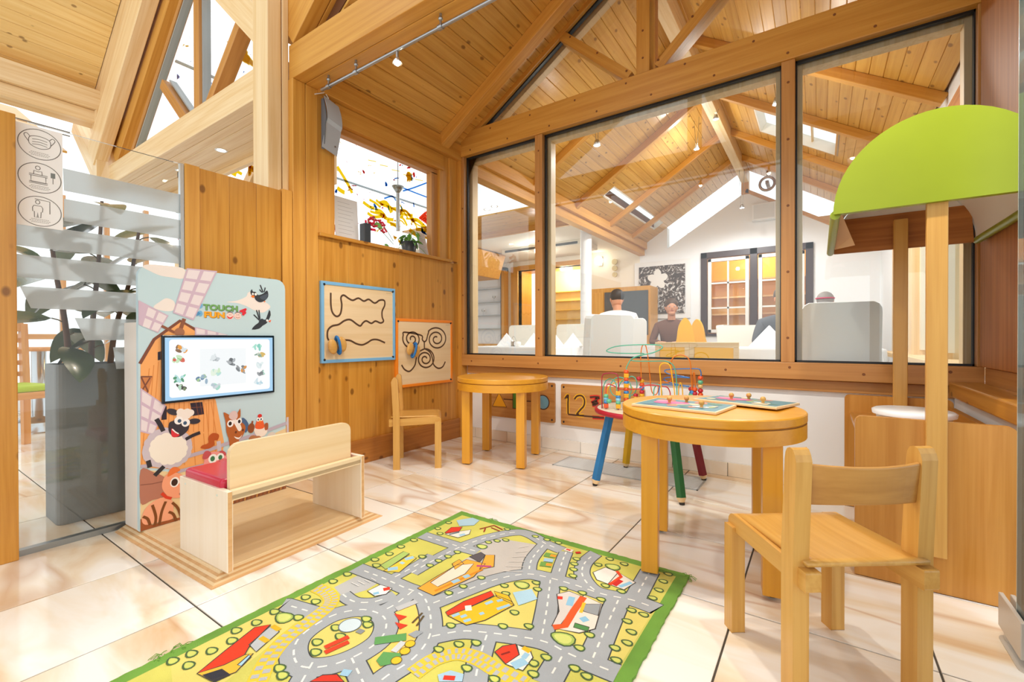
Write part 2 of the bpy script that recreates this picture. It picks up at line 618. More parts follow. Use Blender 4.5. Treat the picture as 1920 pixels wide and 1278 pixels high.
struct(MB().box(WX, WX + 0.020, 1.549, 2.79, 0, 0.155).obj('baseboard_left', wood('skirting_pine', 'C2813A', 'A8692A', axis=1, knots=.5), None, 0.002), 'dark stained pine skirting board along the panelled wall', 'baseboard')
# structural post under the tie beam
pt = empty('timber_post', (WX, 1.473, 0), 0, 'orange laminated post carrying the tie beam beside the panelled wall', 'post', kind='structure')
MB().box(-0.15, 0.004, -0.076, -0.001, 0, 2.255).obj('post_half', BEAM[2], pt, 0.004)
MB().box(-0.15, 0.004, 0.001, 0.076, 0, 2.255).obj('post_half', BEAM[2], pt, 0.004)
pt = empty('timber_post', (-2.55, 1.36, 0), 0, 'pale double post rising behind the pine partition to the roof', 'post', kind='structure')
MB().box(-0.08, 0.08, -0.078, -0.003, 0, 3.5).obj('post_half', PALE[2], pt, 0.004)
MB().box(-0.08, 0.08, 0.003, 0.040, 0, 3.5).obj('post_half', PALE[2], pt, 0.004)

# low partition: pine panels
part = empty('partition_panel', (WX, 1.1, 0), 0, 'knotty pine partition panel behind the touch screen station', 'partition', kind='structure')
MB().box(-0.05, 0.0, 0.878 - 1.1, 0.940 - 1.1, 0, 1.615).obj('stile', BEAM[2], part, 0.002)
bw = (1.335 - 0.942) / 3
for k in range(3):
    MB().box(-0.05, -0.008, 0.942 + bw * k - 1.1 + .0004, 0.942 + bw * (k + 1) - 1.1 - .0004, 0, 1.612).obj('wall_board', WALLP[2], part, 0.0012)
MB().box(-0.05, 0.0, 1.338 - 1.1, 1.395 - 1.1, 0, 1.622).obj('stile', BEAM[2], part, 0.002)
part = empty('partition_panel', (WX, 0.1, 0), 0, 'plain orange wood partition panel at the left picture edge', 'partition', kind='structure')
MB().box(-0.03, 0.035, -0.75, 0.242, 0, 1.612).obj('board', WALLP[2], part, 0.003)

# ------------------------------------------------------------------ window wall (front of the frame y = 2.80)
FY = 2.80
ww = empty('wall_back', (0, 2.87, 0), 0, 'white low wall under the big timber framed window', 'wall', kind='structure')
MB().box(-2.45, 0.75, 0.0, 0.12, 0.0, 0.60).obj('plaster', WHITE, ww)
sk = []
x = -2.43
k = 0
bb = empty('baseboard_back', (0, 2.87, 0), 0, 'marble skirting tiles along the white low wall', 'baseboard', kind='structure')
MB().box(-2.43, 0.60, -0.006, 0.0, 0, 0.076).obj('joint_bed', GROUT, bb)
while x < 0.6:
    x1 = min(x + (0.12 if k == 0 else 0.312), 0.6)
    MB().box(x + .0015, x1 - .0015, -0.010, -0.002, 0.0, 0.078).obj('skirting_tile', MARBLE, bb, 0.001)
    x = x1; k += 1

win = empty('window_1', (0, FY, 0), 0, 'large timber framed gable window between play corner and restaurant', 'window', kind='structure')
def wf(name, x0, x1, z0, z1, mat, y0=0.0, y1=0.12, bevel=0.003):
    return MB().box(x0, x1, y0, y1, z0, z1).obj(name, mat, win, bevel)
wf('sill_rail', -2.43, 0.60, 0.582, 0.671, FRAME[0])
wf('lower_rail', -2.38, 0.60, 0.520, 0.578, FRAME[0], 0.045, 0.10)
wf('tie_beam', -2.40, 0.64, 2.266, 2.455, BEAM[0], -0.01, 0.13, 0.004)
MULL = [(-2.40, -2.376), (-1.705, -1.643), (-0.170, -0.107), (0.574, 0.60)]
for a, b in MULL:
    wf('mullion', a, b, 0.671, 2.266, FRAME[2])
wf('king_post', -0.956, -0.873, 2.455, RZ - 0.06, BEAM[2])
# dowel plugs
plug = MB().cyl((0, 0.001, 0), (0, -0.0018, 0), 0.0075, 0.006, 10)
plug_me = plug.mesh('wood_plug'); plug_me.materials.append(plain('7E4A22', 0.5))
for a, b in MULL[1:3]:
    for z in (0.80, 1.15, 1.5, 1.85, 2.15):
        link_mesh('wood_plug', plug_me, win, ((a + b) / 2, 0, z))
for z in (0.80, 1.15, 1.5, 1.85): link_mesh('wood_plug', plug_me, win, (-2.388, 0, z))
for k in range(10):
    link_mesh('wood_plug', plug_me, win, (-2.3 + k * 0.31, 0, 0.632 + (0.012 if k % 2 else -0.012)))
for k in range(9):
    link_mesh('wood_plug', plug_me, win, (-2.3 + k * 0.36, -0.01, 2.30))
    link_mesh('wood_plug', plug_me, win, (-2.1 + k * 0.36, -0.01, 2.42))
for z in (2.55, 2.72): link_mesh('wood_plug', plug_me, win, (-0.915, 0, z))
# sloping truss members of the window gable
def gbar(name, p, q, w, parent=win, mat=BEAM[0], y0=0.0, y1=0.12, bevel=0.003, up=1):
    p, q = Vector((p[0], p[1])), Vector((q[0], q[1]))
    L = (q - p).length
    o = MB().box(0, L, y0, y1, 0, w * up).obj(name, mat, parent, bevel)
    o.location = (p.x, 0, p.y)
    o.rotation_euler = (0, -math.atan2(q.y - p.y, q.x - p.x), 0)
    return o
def lowz(x): return 2.34 + 0.62 * (x + 2.40)
gbar('truss_rafter', (-2.30, lowz(-2.30)), (-0.915, lowz(-0.915)), 0.075, y0=.0015)
gbar('truss_rafter', (0.47, lowz(-2.30)), (-0.915, lowz(-0.915)), 0.075, y0=.001, up=-1)
gbar('brace', (-1.47, 2.935), (-0.985, 2.49), 0.062, y0=.003, up=-1)
gbar('brace', (-0.36, 2.935), (-0.845, 2.49), 0.062, y0=.003, up=1)
for q in ((-1.42, 2.87), (-1.22, 2.69), (-1.02, 2.505), (-0.42, 2.865), (-0.62, 2.69), (-0.82, 2.505)):
    link_mesh('wood_plug', plug_me, win, (q[0], 0, q[1]))
for k in range(4): link_mesh('wood_plug', plug_me, win, (-2.2 + k * .28, 0, lowz(-2.2 + k * .28) + .045))
# black gaskets and inner casing, one per light
LIGHTS = [(-2.376, -1.705), (-1.643, -0.170), (-0.107, 0.574)]
for a, b in LIGHTS:
    mb = MB()
    for x0, x1, z0, z1 in ((a, a + .008, .671, 2.266), (b - .006, b, .671, 2.266), (a, b, .671, .681), (a, b, 2.254, 2.266)):
        mb.box(x0, x1, 0.035, 0.06, z0, z1)
    mb.obj('gasket', GASKET, win)
    mb = MB()
    for x0, x1, z0, z1 in ((a, a + .03, .671, 2.266), (b - .03, b, .671, 2.266), (a + .03, b - .03, .660, .676), (a + .03, b - .03, 2.232, 2.266)):
        mb.box(x0, x1, 0.075, 0.145, z0, z1)
    mb.obj('inner_casing', PALE[2], win, 0.002)
    MB().box(a + .002, b - .002, 0.045, 0.049, .675, 2.262).obj('pane', PANE, win)
g1 = [(-2.22, 2.458), (-1.0, 2.458), (-1.5, 2.895)]
def gpane(poly): return MB().prism(poly, 'y', 0.045, 0.049).obj('pane', PANE, win)
gpane([(-2.26, 2.457), (-0.955, 2.457), (-0.955, lowz(-0.955)), ])
gpane([(0.43, 2.457), (-0.875, 2.457), (-0.875, lowz(-0.955))])
mb = MB()
def gstrip(p, q, w=0.012):
    p, q = Vector(p), Vector(q); d = (q - p).normalized(); n = Vector((-d.y, d.x)) * w
    mb.prism([tuple(p), tuple(q), tuple(q - n), tuple(p - n)], 'y', 0.03, 0.06)
gstrip((-2.28, lowz(-2.28)), (-0.96, lowz(-0.96)))
gstrip((-0.87, lowz(-0.96)), (0.44, lowz(-2.28)))
gstrip((-1.46, 2.872), (-1.03, 2.470), 0.012)
mb.obj('gasket', GASKET, win)
gbar('inner_casing', (-2.20, lowz(-2.20) - .035), (-0.97, lowz(-0.97) - .035), 0.06, mat=PALE[0], y0=0.08, y1=0.14, up=1)
gbar('inner_casing', (0.36, lowz(-2.20) - .035), (-0.86, lowz(-0.97) - .035), 0.06, mat=PALE[0], y0=0.08, y1=0.14, up=-1)
wf('inner_king_post', -0.955, -0.875, 2.458, RZ - .1, DARKW[2], 0.125, 0.19)

# ------------------------------------------------------------------ right wall
wr = empty('wall_right', (0.60, 2.4, 0), 0, 'wood clad pier and white low wall right of the big window', 'wall', kind='structure')
MB().box(-.085, 0.14, -0.50, 0.465, 0.0, 0.534).obj('plaster', WHITE, wr)
MB().box(0.0, 0.10, -0.50, 0.400, 0.585, 0.668).obj('sill_rail', FRAME[1], wr, 0.003)
MB().box(-0.02, 0.10, -0.52, 0.385, 0.672, 2.35).obj('pier', DARKW[2], wr, 0.004)
MB().box(0.0, 0.10, 0.39, 0.398, 0.672, 2.35).obj('filler_strip', plain('D8D8D6', 0.4), wr)
MB().box(-0.002, 0.10, -0.50, 0.46, 2.35, 2.46).obj('wall_plate', BEAM[1], wr, 0.003)
shelf = MB().box(0.485, 0.598, 1.90, 2.80, 0.535, 0.600).obj('trim_1', WALLP[1], None, 0.006)
struct(shelf, 'glossy orange wooden sill shelf above the play stall', 'sill')

# ------------------------------------------------------------------ floor grille by the window wall
gr = empty('floor_grille', (-0.96, 2.60, 0), 0, 'grey metal ventilation grille set in the floor under the bead table', 'grille')
mb = MB()
mb.box(-0.435, 0.435, -0.103, -0.095, -0.003, 0.003).box(-0.435, 0.435, 0.13, 0.138, -0.003, 0.003).box(-0.435, -0.427, -0.103, 0.138, -0.003, 0.003).box(0.427, 0.435, -0.103, 0.138, -0.003, 0.003)
mb.obj('frame', plain('A9B0B3', 0.4), gr)
MB().box(-0.427, 0.427, -0.095, 0.13, -0.0035, 0.0006).obj('tray', plain('B9C2C6', 0.5), gr)
sl = MB().box(-0.427, 0.427, -0.004, 0.004, 0.0, 0.003).mesh('slat'); sl.materials.append(plain('E4EAEC', 0.4))
for k in range(16): link_mesh('slat', sl, gr, (0, -0.088 + k * 0.0142, 0))
# ------------------------------------------------------------------ lobby behind the partition (left bay)
LY0, LY1 = 1.40, 1.52
lt = empty('roof_truss', (-4.1, LY0, 0), 0, 'pale timber gable truss with glazing above the lobby', 'truss', kind='structure')
def lbar(name, p, q, w, mat, y0=LY0, y1=LY1, up=1, parent=None):
    p, q = Vector(p), Vector(q)
    L = (q - p).length
    o = MB().box(0, L, y0 - LY0, y1 - LY0, 0, w * up).obj(name, mat, parent or lt, 0.004)
    o.location = (p.x + 4.1, 0, p.y)
    o.rotation_euler = (0, -math.atan2(q.y - p.y, q.x - p.x), 0)
    return o
MB().box(-5.72 + 4.1, -2.62 + 4.1, 0, 0.075, 2.262, 2.452).obj('tie_beam', PALE[0], lt, 0.004)
MB().box(-5.72 + 4.1, -2.62 + 4.1, 0.078, 0.15, 2.262, 2.452).obj('tie_beam', PALE[0], lt, 0.004)
lbar('rafter', (-5.66, 2.44), (-4.02, 3.72), 0.26, PALE[0], 1.30, 1.40)
lbar('rafter', (-5.46, 2.44), (-3.92, 3.66), 0.34, BEAM[0], 1.42, 1.52)
lbar('fascia', (-5.75, 2.62), (-4.02, 3.97), 0.50, PALE[0], 1.345, 1.385)
lbar('window_frame', (-5.20, 2.44), (-3.90, 3.52), 0.05, FRAME[0], 1.45, 1.52)
lbar('rafter', (-2.62, 2.42), (-4.02, 3.72), 0.17, PALE[0], 1.34, 1.44, up=-1)
lbar('rafter', (-2.62, 2.56), (-3.92, 3.80), 0.17, PALE[0], 1.44, 1.54, up=-1)
MB().box(-3.79 + 4.1, -3.70 + 4.1, 0.03, 0.11, 2.452, 3.5).obj('king_post', FRAME[2], lt, 0.003)
lbar('brace', (-4.33, 2.87), (-3.87, 2.45), 0.075, FRAME[0], 1.412, 1.50, up=-1)
lbar('brace', (-3.10, 2.86), (-3.55, 2.47), 0.075, FRAME[0], 1.412, 1.50, up=1)
mb = MB()
for p, q in (((-5.12, 2.46), (-3.9, 3.48)), ((-4.29, 2.87), (-3.83, 2.45)), ((-3.06, 2.84), (-3.50, 2.45))):
    p, q = Vector(p), Vector(q); d = (q - p).normalized(); n = Vector((-d.y, d.x)) * 0.012
    mb.prism([(p.x + 4.1, p.y), (q.x + 4.1, q.y), (q.x - n.x + 4.1, q.y - n.y), (p.x - n.x + 4.1, p.y - n.y)], 'y', 0.05, 0.10)
mb.box(-3.70 + 4.1, -3.68 + 4.1, 0.05, 0.10, 2.452, 3.4)
mb.obj('glazing_bar', plain('A6AEB0', 0.4, 0.2), lt)
MB().prism([(-5.1 + 4.1, 2.45), (-2.75 + 4.1, 2.45), (-3.95 + 4.1, 3.52)], 'y', 0.075, 0.079).obj('pane', DIMGLASS, lt)
# timbers of the atrium seen through the glazing
for (p, q, w) in (((-5.9, 2.3), (-3.9, 4.0), 0.14), ((-4.9, 2.3), (-3.3, 3.7), 0.12)):
    lbar('atrium_rafter', p, q, w, PALE[0], 2.3, 2.4)
MB().box(-3.72 + 4.1, -3.62 + 4.1, 1.0, 1.1, 2.2, 3.8).obj('atrium_post', PALE[2], lt, 0.004)
# left eave of the lobby roof
lobby = struct(MB().prism([(-5.85, 3.17), (-4.0, 4.50), (-4.0, 4.60), (-5.85, 3.27)], 'y', -0.9, 1.34).obj('ceiling', plain('C89A5E', 0.8)), 'sloping pale pine board ceiling of the lobby', 'ceiling')
th = math.atan(0.72)
for k in range(21):
    u = (k + .5) * 0.105
    link_mesh('plank', plank_mesh(2.24, 0.105, LOBBYP[1]), lobby, (-5.82 + u * math.cos(th), 0.22, 3.15 + u * math.sin(th)), (0, -th, 0))
lp = empty('eave_beam', (-5.68, 0.9, 0), 0, 'pale eave beam with post and strut under the lobby roof', 'beam', kind='structure')
MB().box(-0.09, 0.07, -2.0, 0.46, 2.955, 3.14).obj('beam', PALE[1], lp, 0.004)
MB().box(-0.16, 0.03, -2.0, 0.46, 2.84, 2.953).obj('beam', PALE[1], lp, 0.004)
MB().box(-0.05, 0.08, 0.412, 0.56, 2.2, 2.953).obj('post', PALE[2], lp, 0.004)
o = MB().box(0, 1.05, 0.42, 0.54, -0.07, 0.07).obj('strut', PALE[0], lp, 0.004)
o.location = (0.03, 0, 2.32); o.rotation_euler = (0, -math.radians(138), 0)
o = MB().box(0, 2.6, -2.0, 0.3, 0, 0.02).obj('lower_boards', PINE[1], lp)
o.location = (-0.35, 0, 2.62); o.rotation_euler = (0, -math.radians(155), 0)
for dy in (0, 0.035):
    MB().tube([(-0.25, -2.0, 2.74 + dy), (-0.25, 0.30, 2.74 + dy)], 0.006, 6).obj('cable', plain('8A8D8E', .4, .6), lp)
# soffit with downlights behind the tie beam
so = empty('soffit', (-4.1, 1.55, 2.26), 0, 'pale wooden soffit with round downlights behind the lobby beam', 'soffit', kind='structure')
MB().box(-1.6, 1.48, 0.0, 0.125, 0, 0.03).obj('board', PALE[0], so, 0.002)
MB().box(-1.6, 1.48, 0.128, 0.26, 0, 0.03).obj('board', PALE[0], so, 0.002)
MB().box(-1.6, 1.48, 0.263, 0.30, -0.05, 0.03).obj('fascia', PALE[0], so, 0.002)
WARM_GLOW = glow('FFF1D8', 14, 'lamp_glow')
for i, (lx, lab) in enumerate(((-3.08, 'round recessed downlight nearest the double post'), (-3.83, 'round recessed downlight in the middle of the lobby soffit'), (-4.58, 'round recessed downlight furthest left in the lobby soffit'))):
    d = empty('downlight', (lx, 1.63, 2.26), 0, lab, 'lamp', 'downlights in the lobby soffit')
    MB().lathe([(0.030, -0.001), (0.042, -0.003), (0.044, 0.0)], 20, cap=False).obj('trim_ring', plain('E8E6E0', .3, .5), d)
    MB().lathe([(0.0, -0.0012), (0.030, -0.0012)], 20, cap=False).obj('lens', WARM_GLOW, d)
    light('downlight_lamp', 'SPOT', (lx, 1.63, 2.25), 14, target=(lx, 1.63, 0), spot=120, size=0.03)

# ------------------------------------------------------------------ painted atrium glass
def art_glass():
    m = bpy.data.materials.new('painted_glass')
    m.use_nodes = True
    nt = m.node_tree
    nt.nodes.remove(nt.nodes['Principled BSDF'])
    N, L = nt.nodes.new, nt.links.new
    tc = N('ShaderNodeTexCoord')
    def layer(scale, lo, hi, seed, detail=5, dist=1.2, zc=None, zr=0.6):
        mp = N('ShaderNodeMapping'); mp.inputs['Location'].default_value = (seed, seed * 2.1, seed * .7)
        L(tc.outputs['Object'], mp.inputs['Vector'])
        n = N('ShaderNodeTexNoise'); n.inputs['Scale'].default_value = scale; n.inputs['Detail'].default_value = detail; n.inputs['Distortion'].default_value = dist
        L(mp.outputs[0], n.inputs['Vector'])
        r = N('ShaderNodeValToRGB')
        r.color_ramp.elements[0].position = lo; r.color_ramp.elements[0].color = (0, 0, 0, 1)
        r.color_ramp.elements[1].position = hi; r.color_ramp.elements[1].color = (1, 1, 1, 1)
        L(n.outputs['Fac'], r.inputs['Fac'])
        return r.outputs['Color']
    col = None
    prev = None
    for (sc, lo, hi, seed, c) in ((2.2, .62, .63, 3.1, 'FFC800'), (3.5, .66, .67, 8.2, 'F03A28'), (6, .685, .69, 5.5, '2F78C8'), (9, .70, .705, 1.4, 'C81E32')):
        mx = N('ShaderNodeMix'); mx.data_type = 'RGBA'
        L(layer(sc, lo, hi, seed), mx.inputs[0])
        if prev is None: mx.inputs[6].default_value = (1, 1, 1, 1)
        else: L(prev, mx.inputs[6])
        mx.inputs[7].default_value = [v * 0.55 + 0.0 for v in lin(c)[:3]] + [1]
        prev = mx.outputs[2]
    t = N('ShaderNodeBsdfTransparent')
    L(prev, t.inputs['Color'])
    L(t.outputs[0], nt.nodes['Material Output'].inputs['Surface'])
    return m
ag = empty('window_2', (-4.6, 3.2, 0), 0, 'bright atrium glass wall splashed with yellow, red and blue paint', 'window', kind='structure')
for k in range(4):
    MB().box(-0.004, 0.004, -1.6 + k * .8 + .01, -0.8 + k * .8 - .01, 0.9, 3.6).obj('pane', art_glass() if k == 0 else bpy.data.materials['painted_glass'], ag)
for z in (1.9, 2.65, 3.2):
    MB().box(-0.012, 0.012, -1.6, 1.6, z - .008, z + .008).obj('glazing_bar', plain('9FB3BD', .4), ag)
def tint(c):
    nm = 'glass_paint_' + c
    if nm in bpy.data.materials: return bpy.data.materials[nm]
    m = bpy.data.materials.new(nm); m.use_nodes = True; nt = m.node_tree
    nt.nodes.remove(nt.nodes['Principled BSDF'])
    t = nt.nodes.new('ShaderNodeBsdfTransparent'); t.inputs['Color'].default_value = [v * .62 for v in lin(c)[:3]] + [1]
    nt.links.new(t.outputs[0], nt.nodes['Material Output'].inputs['Surface'])
    return m
PAINT_PX = []
def paint(pts, w, c, closed=False, fill=False):
    PAINT_PX.append((pts, w, c, closed, fill))
rp_ = random.Random(21)
for k in range(26):
    t = rp_.uniform(0, 1); cx = 690 + 125 * t + rp_.uniform(-12, 12); cy = 385 + 55 * t ** 1.5 + rp_.uniform(-14, 22)
    paint([(cx - 12, cy - 4), (cx, cy + rp_.uniform(-6, 6)), (cx + rp_.uniform(6, 18), cy + rp_.uniform(2, 14))], rp_.uniform(.02, .06), 'FFD21A')
for k in range(7): paint([(786 + k * 3, 410 + k * 2), (800 + k * 2, 398 + k * 5), (818, 396 + k * 7)], .035, 'F0401E')
paint([(632, 312), (640, 325), (652, 345), (660, 362)], .04, 'FFD21A'); paint([(632, 352), (640, 358), (646, 361)], .05, 'FFD21A')
for k in range(5): paint([(690 + k * 22, 300 + k * 9), (705 + k * 22, 303 + k * 9)], .012, 'FFE060')
for p_ in (((720, 372), (735, 368), (742, 376)), ((755, 358), (775, 352), (812, 338)), ((755, 352), (780, 362), (812, 374)), ((728, 385), (729, 394)), ((752, 386), (753, 396)), ((775, 380), (776, 388))): paint(list(p_), .02, '3F86D8')
for k in range(14): paint([(680 + k * 3 + rp_.uniform(-6, 6), 418 + rp_.uniform(-8, 16)), (686 + k * 3, 422 + rp_.uniform(-6, 14))], .03, 'D8283C')
for k in range(18):
    cx, cy = 425 + 78 * rp_.random(), 285 + 40 * rp_.random()
    paint([(cx - 8, cy - 3), (cx, cy), (cx + 9, cy + 5)], rp_.uniform(.02, .05), 'FFD21A')
for k in range(22):
    cx, cy = 440 + 62 * rp_.random(), 278 + 38 * rp_.random()
    paint([(cx - 2, cy - 1), (cx + 2, cy + 1)], .03, 'D8283C')
def paint_glass():
    class GlassPaint(Art):
        def mi(s, c, rough=.5):
            if c not in s.idx: s.idx[c] = len(s.mats); s.mats.append(tint(c))
            return s.idx[c]
    gp = GlassPaint(lambda u, v, h: (.008 + h, u - 3.2, v), .002, .001)
    for pts, w, c, closed, fill in PAINT_PX:
        gp.L += .05
        gp.stroke(sm2([(lambda q: (q.y, q.z))(PX(-4.59, *p_)) for p_ in pts], 4), w, c)
    gp.obj('paint_strokes', ag)['kind'] = 'stuff'
MB().box(-0.06, 0.06, -1.6, 1.6, 0.0, 0.9).obj('parapet', WHITE, ag)
MB().box(-0.05, 0.12, -1.6, 1.6, 1.30, 1.50).obj('rail_board', PALE[1], ag, .004)
MB().box(1.35, 1.45, -1.6, 1.0, 3.0, 3.1).obj('atrium_beam', PALE[1], ag, .004)
# pendant lamp seen through the opening
pd = empty('pendant_lamp', (-3.2, 2.842, 2.15), 0, 'small steel cone pendant hanging behind the wall opening', 'lamp')
MB().lathe([(0.012, -0.02), (0.055, 0.045), (0.052, 0.047), (0.010, 0.0)], 20, cap=False).obj('shade', plain('8A8C86', .3, .8), pd)
MB().cyl((0, 0, 0.04), (0, 0, 0.85), 0.004, n=8).obj('cable', plain('9A9C9A', .4, .6), pd)
MB().cyl((0, 0, -0.36), (0, 0, -0.015), 0.018, 0.016, n=12).obj('glass_rod', plain('B9C6CC', .1, .4), pd)

# ------------------------------------------------------------------ glass screen with frosted stripes and notice sheet
GX = -2.445
gs = empty('glass_screen', (GX, 0.61, 0), 0, 'clear glass partition screen with frosted horizontal stripes left of the touch station', 'glass screen')
MB().box(-0.005, 0.005, 0.345 - .61, 0.874 - .61, 0.02, 1.61).obj('pane', GLASS, gs)
MB().box(-0.015, 0.015, 0.345 - .61, 0.874 - .61, 0.0, 0.022).obj('floor_channel', plain('9A9D9C', .3, .8), gs)
MB().box(-0.012, 0.012, 0.862 - .61, 0.876 - .61, 0.0, 1.61).obj('edge_profile', plain('C9CFD0', .25, .8), gs)
def frosted():
    m = bpy.data.materials.new('frosted_film')
    m.use_nodes = True
    nt = m.node_tree
    nt.nodes.remove(nt.nodes['Principled BSDF'])
    N, L = nt.nodes.new, nt.links.new
    d, t, r = N('ShaderNodeBsdfDiffuse'), N('ShaderNodeBsdfTranslucent'), N('ShaderNodeBsdfRefraction')
    d.inputs['Color'].default_value = (.95, .98, .98, 1); t.inputs['Color'].default_value = (.97, 1, 1, 1)
    r.inputs['Color'].default_value = (.95, .98, .98, 1); r.inputs['Roughness'].default_value = 0.38; r.inputs['IOR'].default_value = 1.08
    a, b = N('ShaderNodeMixShader'), N('ShaderNodeMixShader')
    a.inputs[0].default_value = .55; b.inputs[0].default_value = .42
    L(d.outputs[0], a.inputs[1]); L(t.outputs[0], a.inputs[2])
    L(a.outputs[0], b.inputs[1]); L(r.outputs[0], b.inputs[2])
    L(b.outputs[0], nt.nodes['Material Output'].inputs['Surface'])
    return m
FROST = frosted()
stripes = [((118, 317), (343, 364), (343, 400), (120, 358)), ((120, 375), (343, 411), (343, 447), (120, 416)), ((31, 420), (344, 459), (344, 495), (31, 460)),
           ((31, 475), (262, 500), (262, 536), (31, 519)), ((37, 537), (262, 549), (262, 585), (58, 578)), ((140, 598), (262, 597), (262, 637), (160, 638)), ((212, 651), (262, 650), (262, 690), (218, 691))]
for s_ in stripes:
    pts = [PX(GX + .006, *q) for q in s_]
    zt = (pts[0].z + pts[1].z) / 2; zb = (pts[2].z + pts[3].z) / 2
    poly = [(min(max(p.y, .347), .873) - .61, z) for p, z in zip(pts, (zt, zt, zb, zb))]
    if s_[1][0] < 300: poly[1] = (.86 - .61, zt); poly[2] = (.86 - .61, zb)
    MB().prism(poly, 'x', 0.0052, 0.0058).obj('frosted_stripe', FROST, gs)
ns = empty('notice_sheet', (GX + .0085, 0.42, 1.4), 0, 'white notice sheet with three oval pictograms taped to the glass screen', 'notice')
c0, c1, c2, c3 = (PX(GX + .0085, *q) for q in ((29, 223), (117, 246), (120, 431), (31, 421)))
def shz(p): return (p.y - .42, p.z - 1.4)
y0_, y1_ = c0.y - .42, c1.y - .42
z1_, z0_ = 1.60 - 1.4, (c2.z + c3.z) / 2 - 1.4
MB().prism([(y0_, z0_), (y1_, z0_), (y1_, z1_), (y0_, z1_)], 'x', -0.0015, 0.0).obj('paper', plain('F6F6F4', .6), ns)


class Art:
    """flat print on a surface: shapes in surface coordinates (u, v), layer by layer"""
    def __init__(s, to3d, step=0.00025, base=0.0003):
        s.to3d, s.step, s.base, s.L = to3d, step, base, 0
        s.mb, s.mats, s.idx, s.cnt = MB(), [], {}, {}
    def height(s):
        k = s.cnt[s.L] = s.cnt.get(s.L, 0) + 1
        return s.base + s.L * s.step + (k % 60) * s.step / 80
    def mi(s, c, rough=0.5):
        if c not in s.idx:
            s.idx[c] = len(s.mats); s.mats.append(plain(c, rough))
        return s.idx[c]
    def poly(s, pts, c):
        h = s.height()
        vs = [s.to3d(p[0], p[1], h) for p in pts]
        s.mb.add(vs, [list(range(len(vs)))], s.mi(c))
        return s
    def stroke(s, pts, w, c, closed=False):
        h = s.height()
        P = [Vector((p[0], p[1])) for p in pts]
        n = len(P)
        Lf, Rt = [], []
        for i in range(n):
            if closed: d = P[(i + 1) % n] - P[i - 1]
            else: d = P[min(i + 1, n - 1)] - P[max(i - 1, 0)]
            if d.length < 1e-9: d = Vector((1, 0))
            d.normalize()
            nn = Vector((-d.y, d.x)) * w / 2
            Lf.append(P[i] + nn); Rt.append(P[i] - nn)
        vs = [s.to3d(p.x, p.y, h) for p in Lf + Rt]
        m = n if closed else n - 1
        s.mb.add(vs, [(i, (i + 1) % n, n + (i + 1) % n, n + i) for i in range(m)], s.mi(c))
        return s
    def ell(s, c, rx, ry, col, rot=0, n=20, line=None, lw=0.002):
        pts = [(c[0] + rx * math.cos(t) * math.cos(rot) - ry * math.sin(t) * math.sin(rot), c[1] + rx * math.cos(t) * math.sin(rot) + ry * math.sin(t) * math.cos(rot)) for t in [2 * math.pi * k / n for k in range(n)]]
        if col: s.poly(pts, col)
        if line: s.L += .5; s.stroke(pts, lw, line, True); s.L -= .5
        return s
    def obj(s, name, parent):
        return s.mb.obj(name, s.mats, parent)
def sm2(pts, k=5, closed=False):
    return [(p.x, p.y) for p in smooth_pts([Vector((a, b, 0)) for a, b in pts], k, closed)]

paint_glass()
ar = Art(lambda u, v, h: (h, u, v), 0.0002, 0.0002)
INK = '6E6A64'
yc = (y0_ + y1_) / 2; hw = (y1_ - y0_) * .46
H3 = (z1_ - z0_) / 3
for k in range(3):
    zc = z1_ - H3 * (k + .52)
    ar.L = 0
    ar.stroke([(yc + hw * math.cos(t), zc + H3 * .44 * math.sin(t)) for t in [2 * math.pi * i / 40 for i in range(40)]], .0025, INK, True)
    def q(u, v): return (yc + hw * u, zc + H3 * .44 * v)
    if k == 0:
        ar.stroke(sm2([q(-.45, .42), q(0, .55), q(.45, .42), q(.5, 0), q(.3, -.2), q(0, -.28), q(-.3, -.2), q(-.5, 0)], 4, True), .0022, INK, True)
        for v in (.28, .1, -.06): ar.stroke(sm2([q(-.35, v), q(0, v + .06), q(.35, v)]), .002, INK)
        ar.stroke(sm2([q(-.5, .05), q(-.72, .45), q(-.6, .6), q(-.45, .42)]), .0022, INK)
        ar.stroke(sm2([q(.5, .05), q(.72, .45), q(.6, .6), q(.45, .42)]), .0022, INK)
    elif k == 1:
        ar.stroke([q(-.5, .2), q(.35, .2), q(.35, .1), q(-.5, .1)], .0022, INK, True)
        ar.stroke([q(-.42, .1), q(-.42, -.32), q(.27, -.32), q(.27, .1)], .0022, INK)
        ar.stroke([q(-.5, -.3), q(.35, -.3), q(.35, -.4), q(-.5, -.4)], .0022, INK, True)
        ar.stroke([q(-.1 + .11 * math.cos(t), .66 + .13 * math.sin(t)) for t in [i * .524 for i in range(12)]], .0022, INK, True)
        ar.stroke([q(-.3, .2), q(-.28, .45), q(-.1, .4), q(.08, .45), q(.1, .2)], .0022, INK)
        ar.poly([q(.5, .5), q(.72, .5), q(.72, .15), q(.5, .15)], '7C8280')
        ar.stroke([q(.61, .15), q(.61, -.25)], .002, INK)
    else:
        ar.stroke([q(-.25, .8), q(.45, .75), q(.45, -.1)], .0025, INK)
        ar.stroke([q(-.12 + .1 * math.cos(t), .6 + .13 * math.sin(t)) for t in [i * .524 for i in range(12)]], .0022, INK, True)
        ar.stroke([q(-.3, .35), q(.05, .35), q(.12, .2), q(.1, -.05), q(.04, -.05), q(.02, -.45), q(-.1, -.45), q(-.12, -.1), q(-.15, -.45), q(-.27, -.45), q(-.28, -.05), q(-.35, -.05), q(-.36, .2)], .0022, INK, True)
    for j in range(3):
        w = .5 - .08 * abs(j - 1)
        for i in range(9):
            a = -w + 2 * w * i / 9
            ar.stroke([q(a, -.56 - .1 * j), q(a + 2 * w / 9 * .78, -.56 - .1 * j)], .0016, '8A857E')
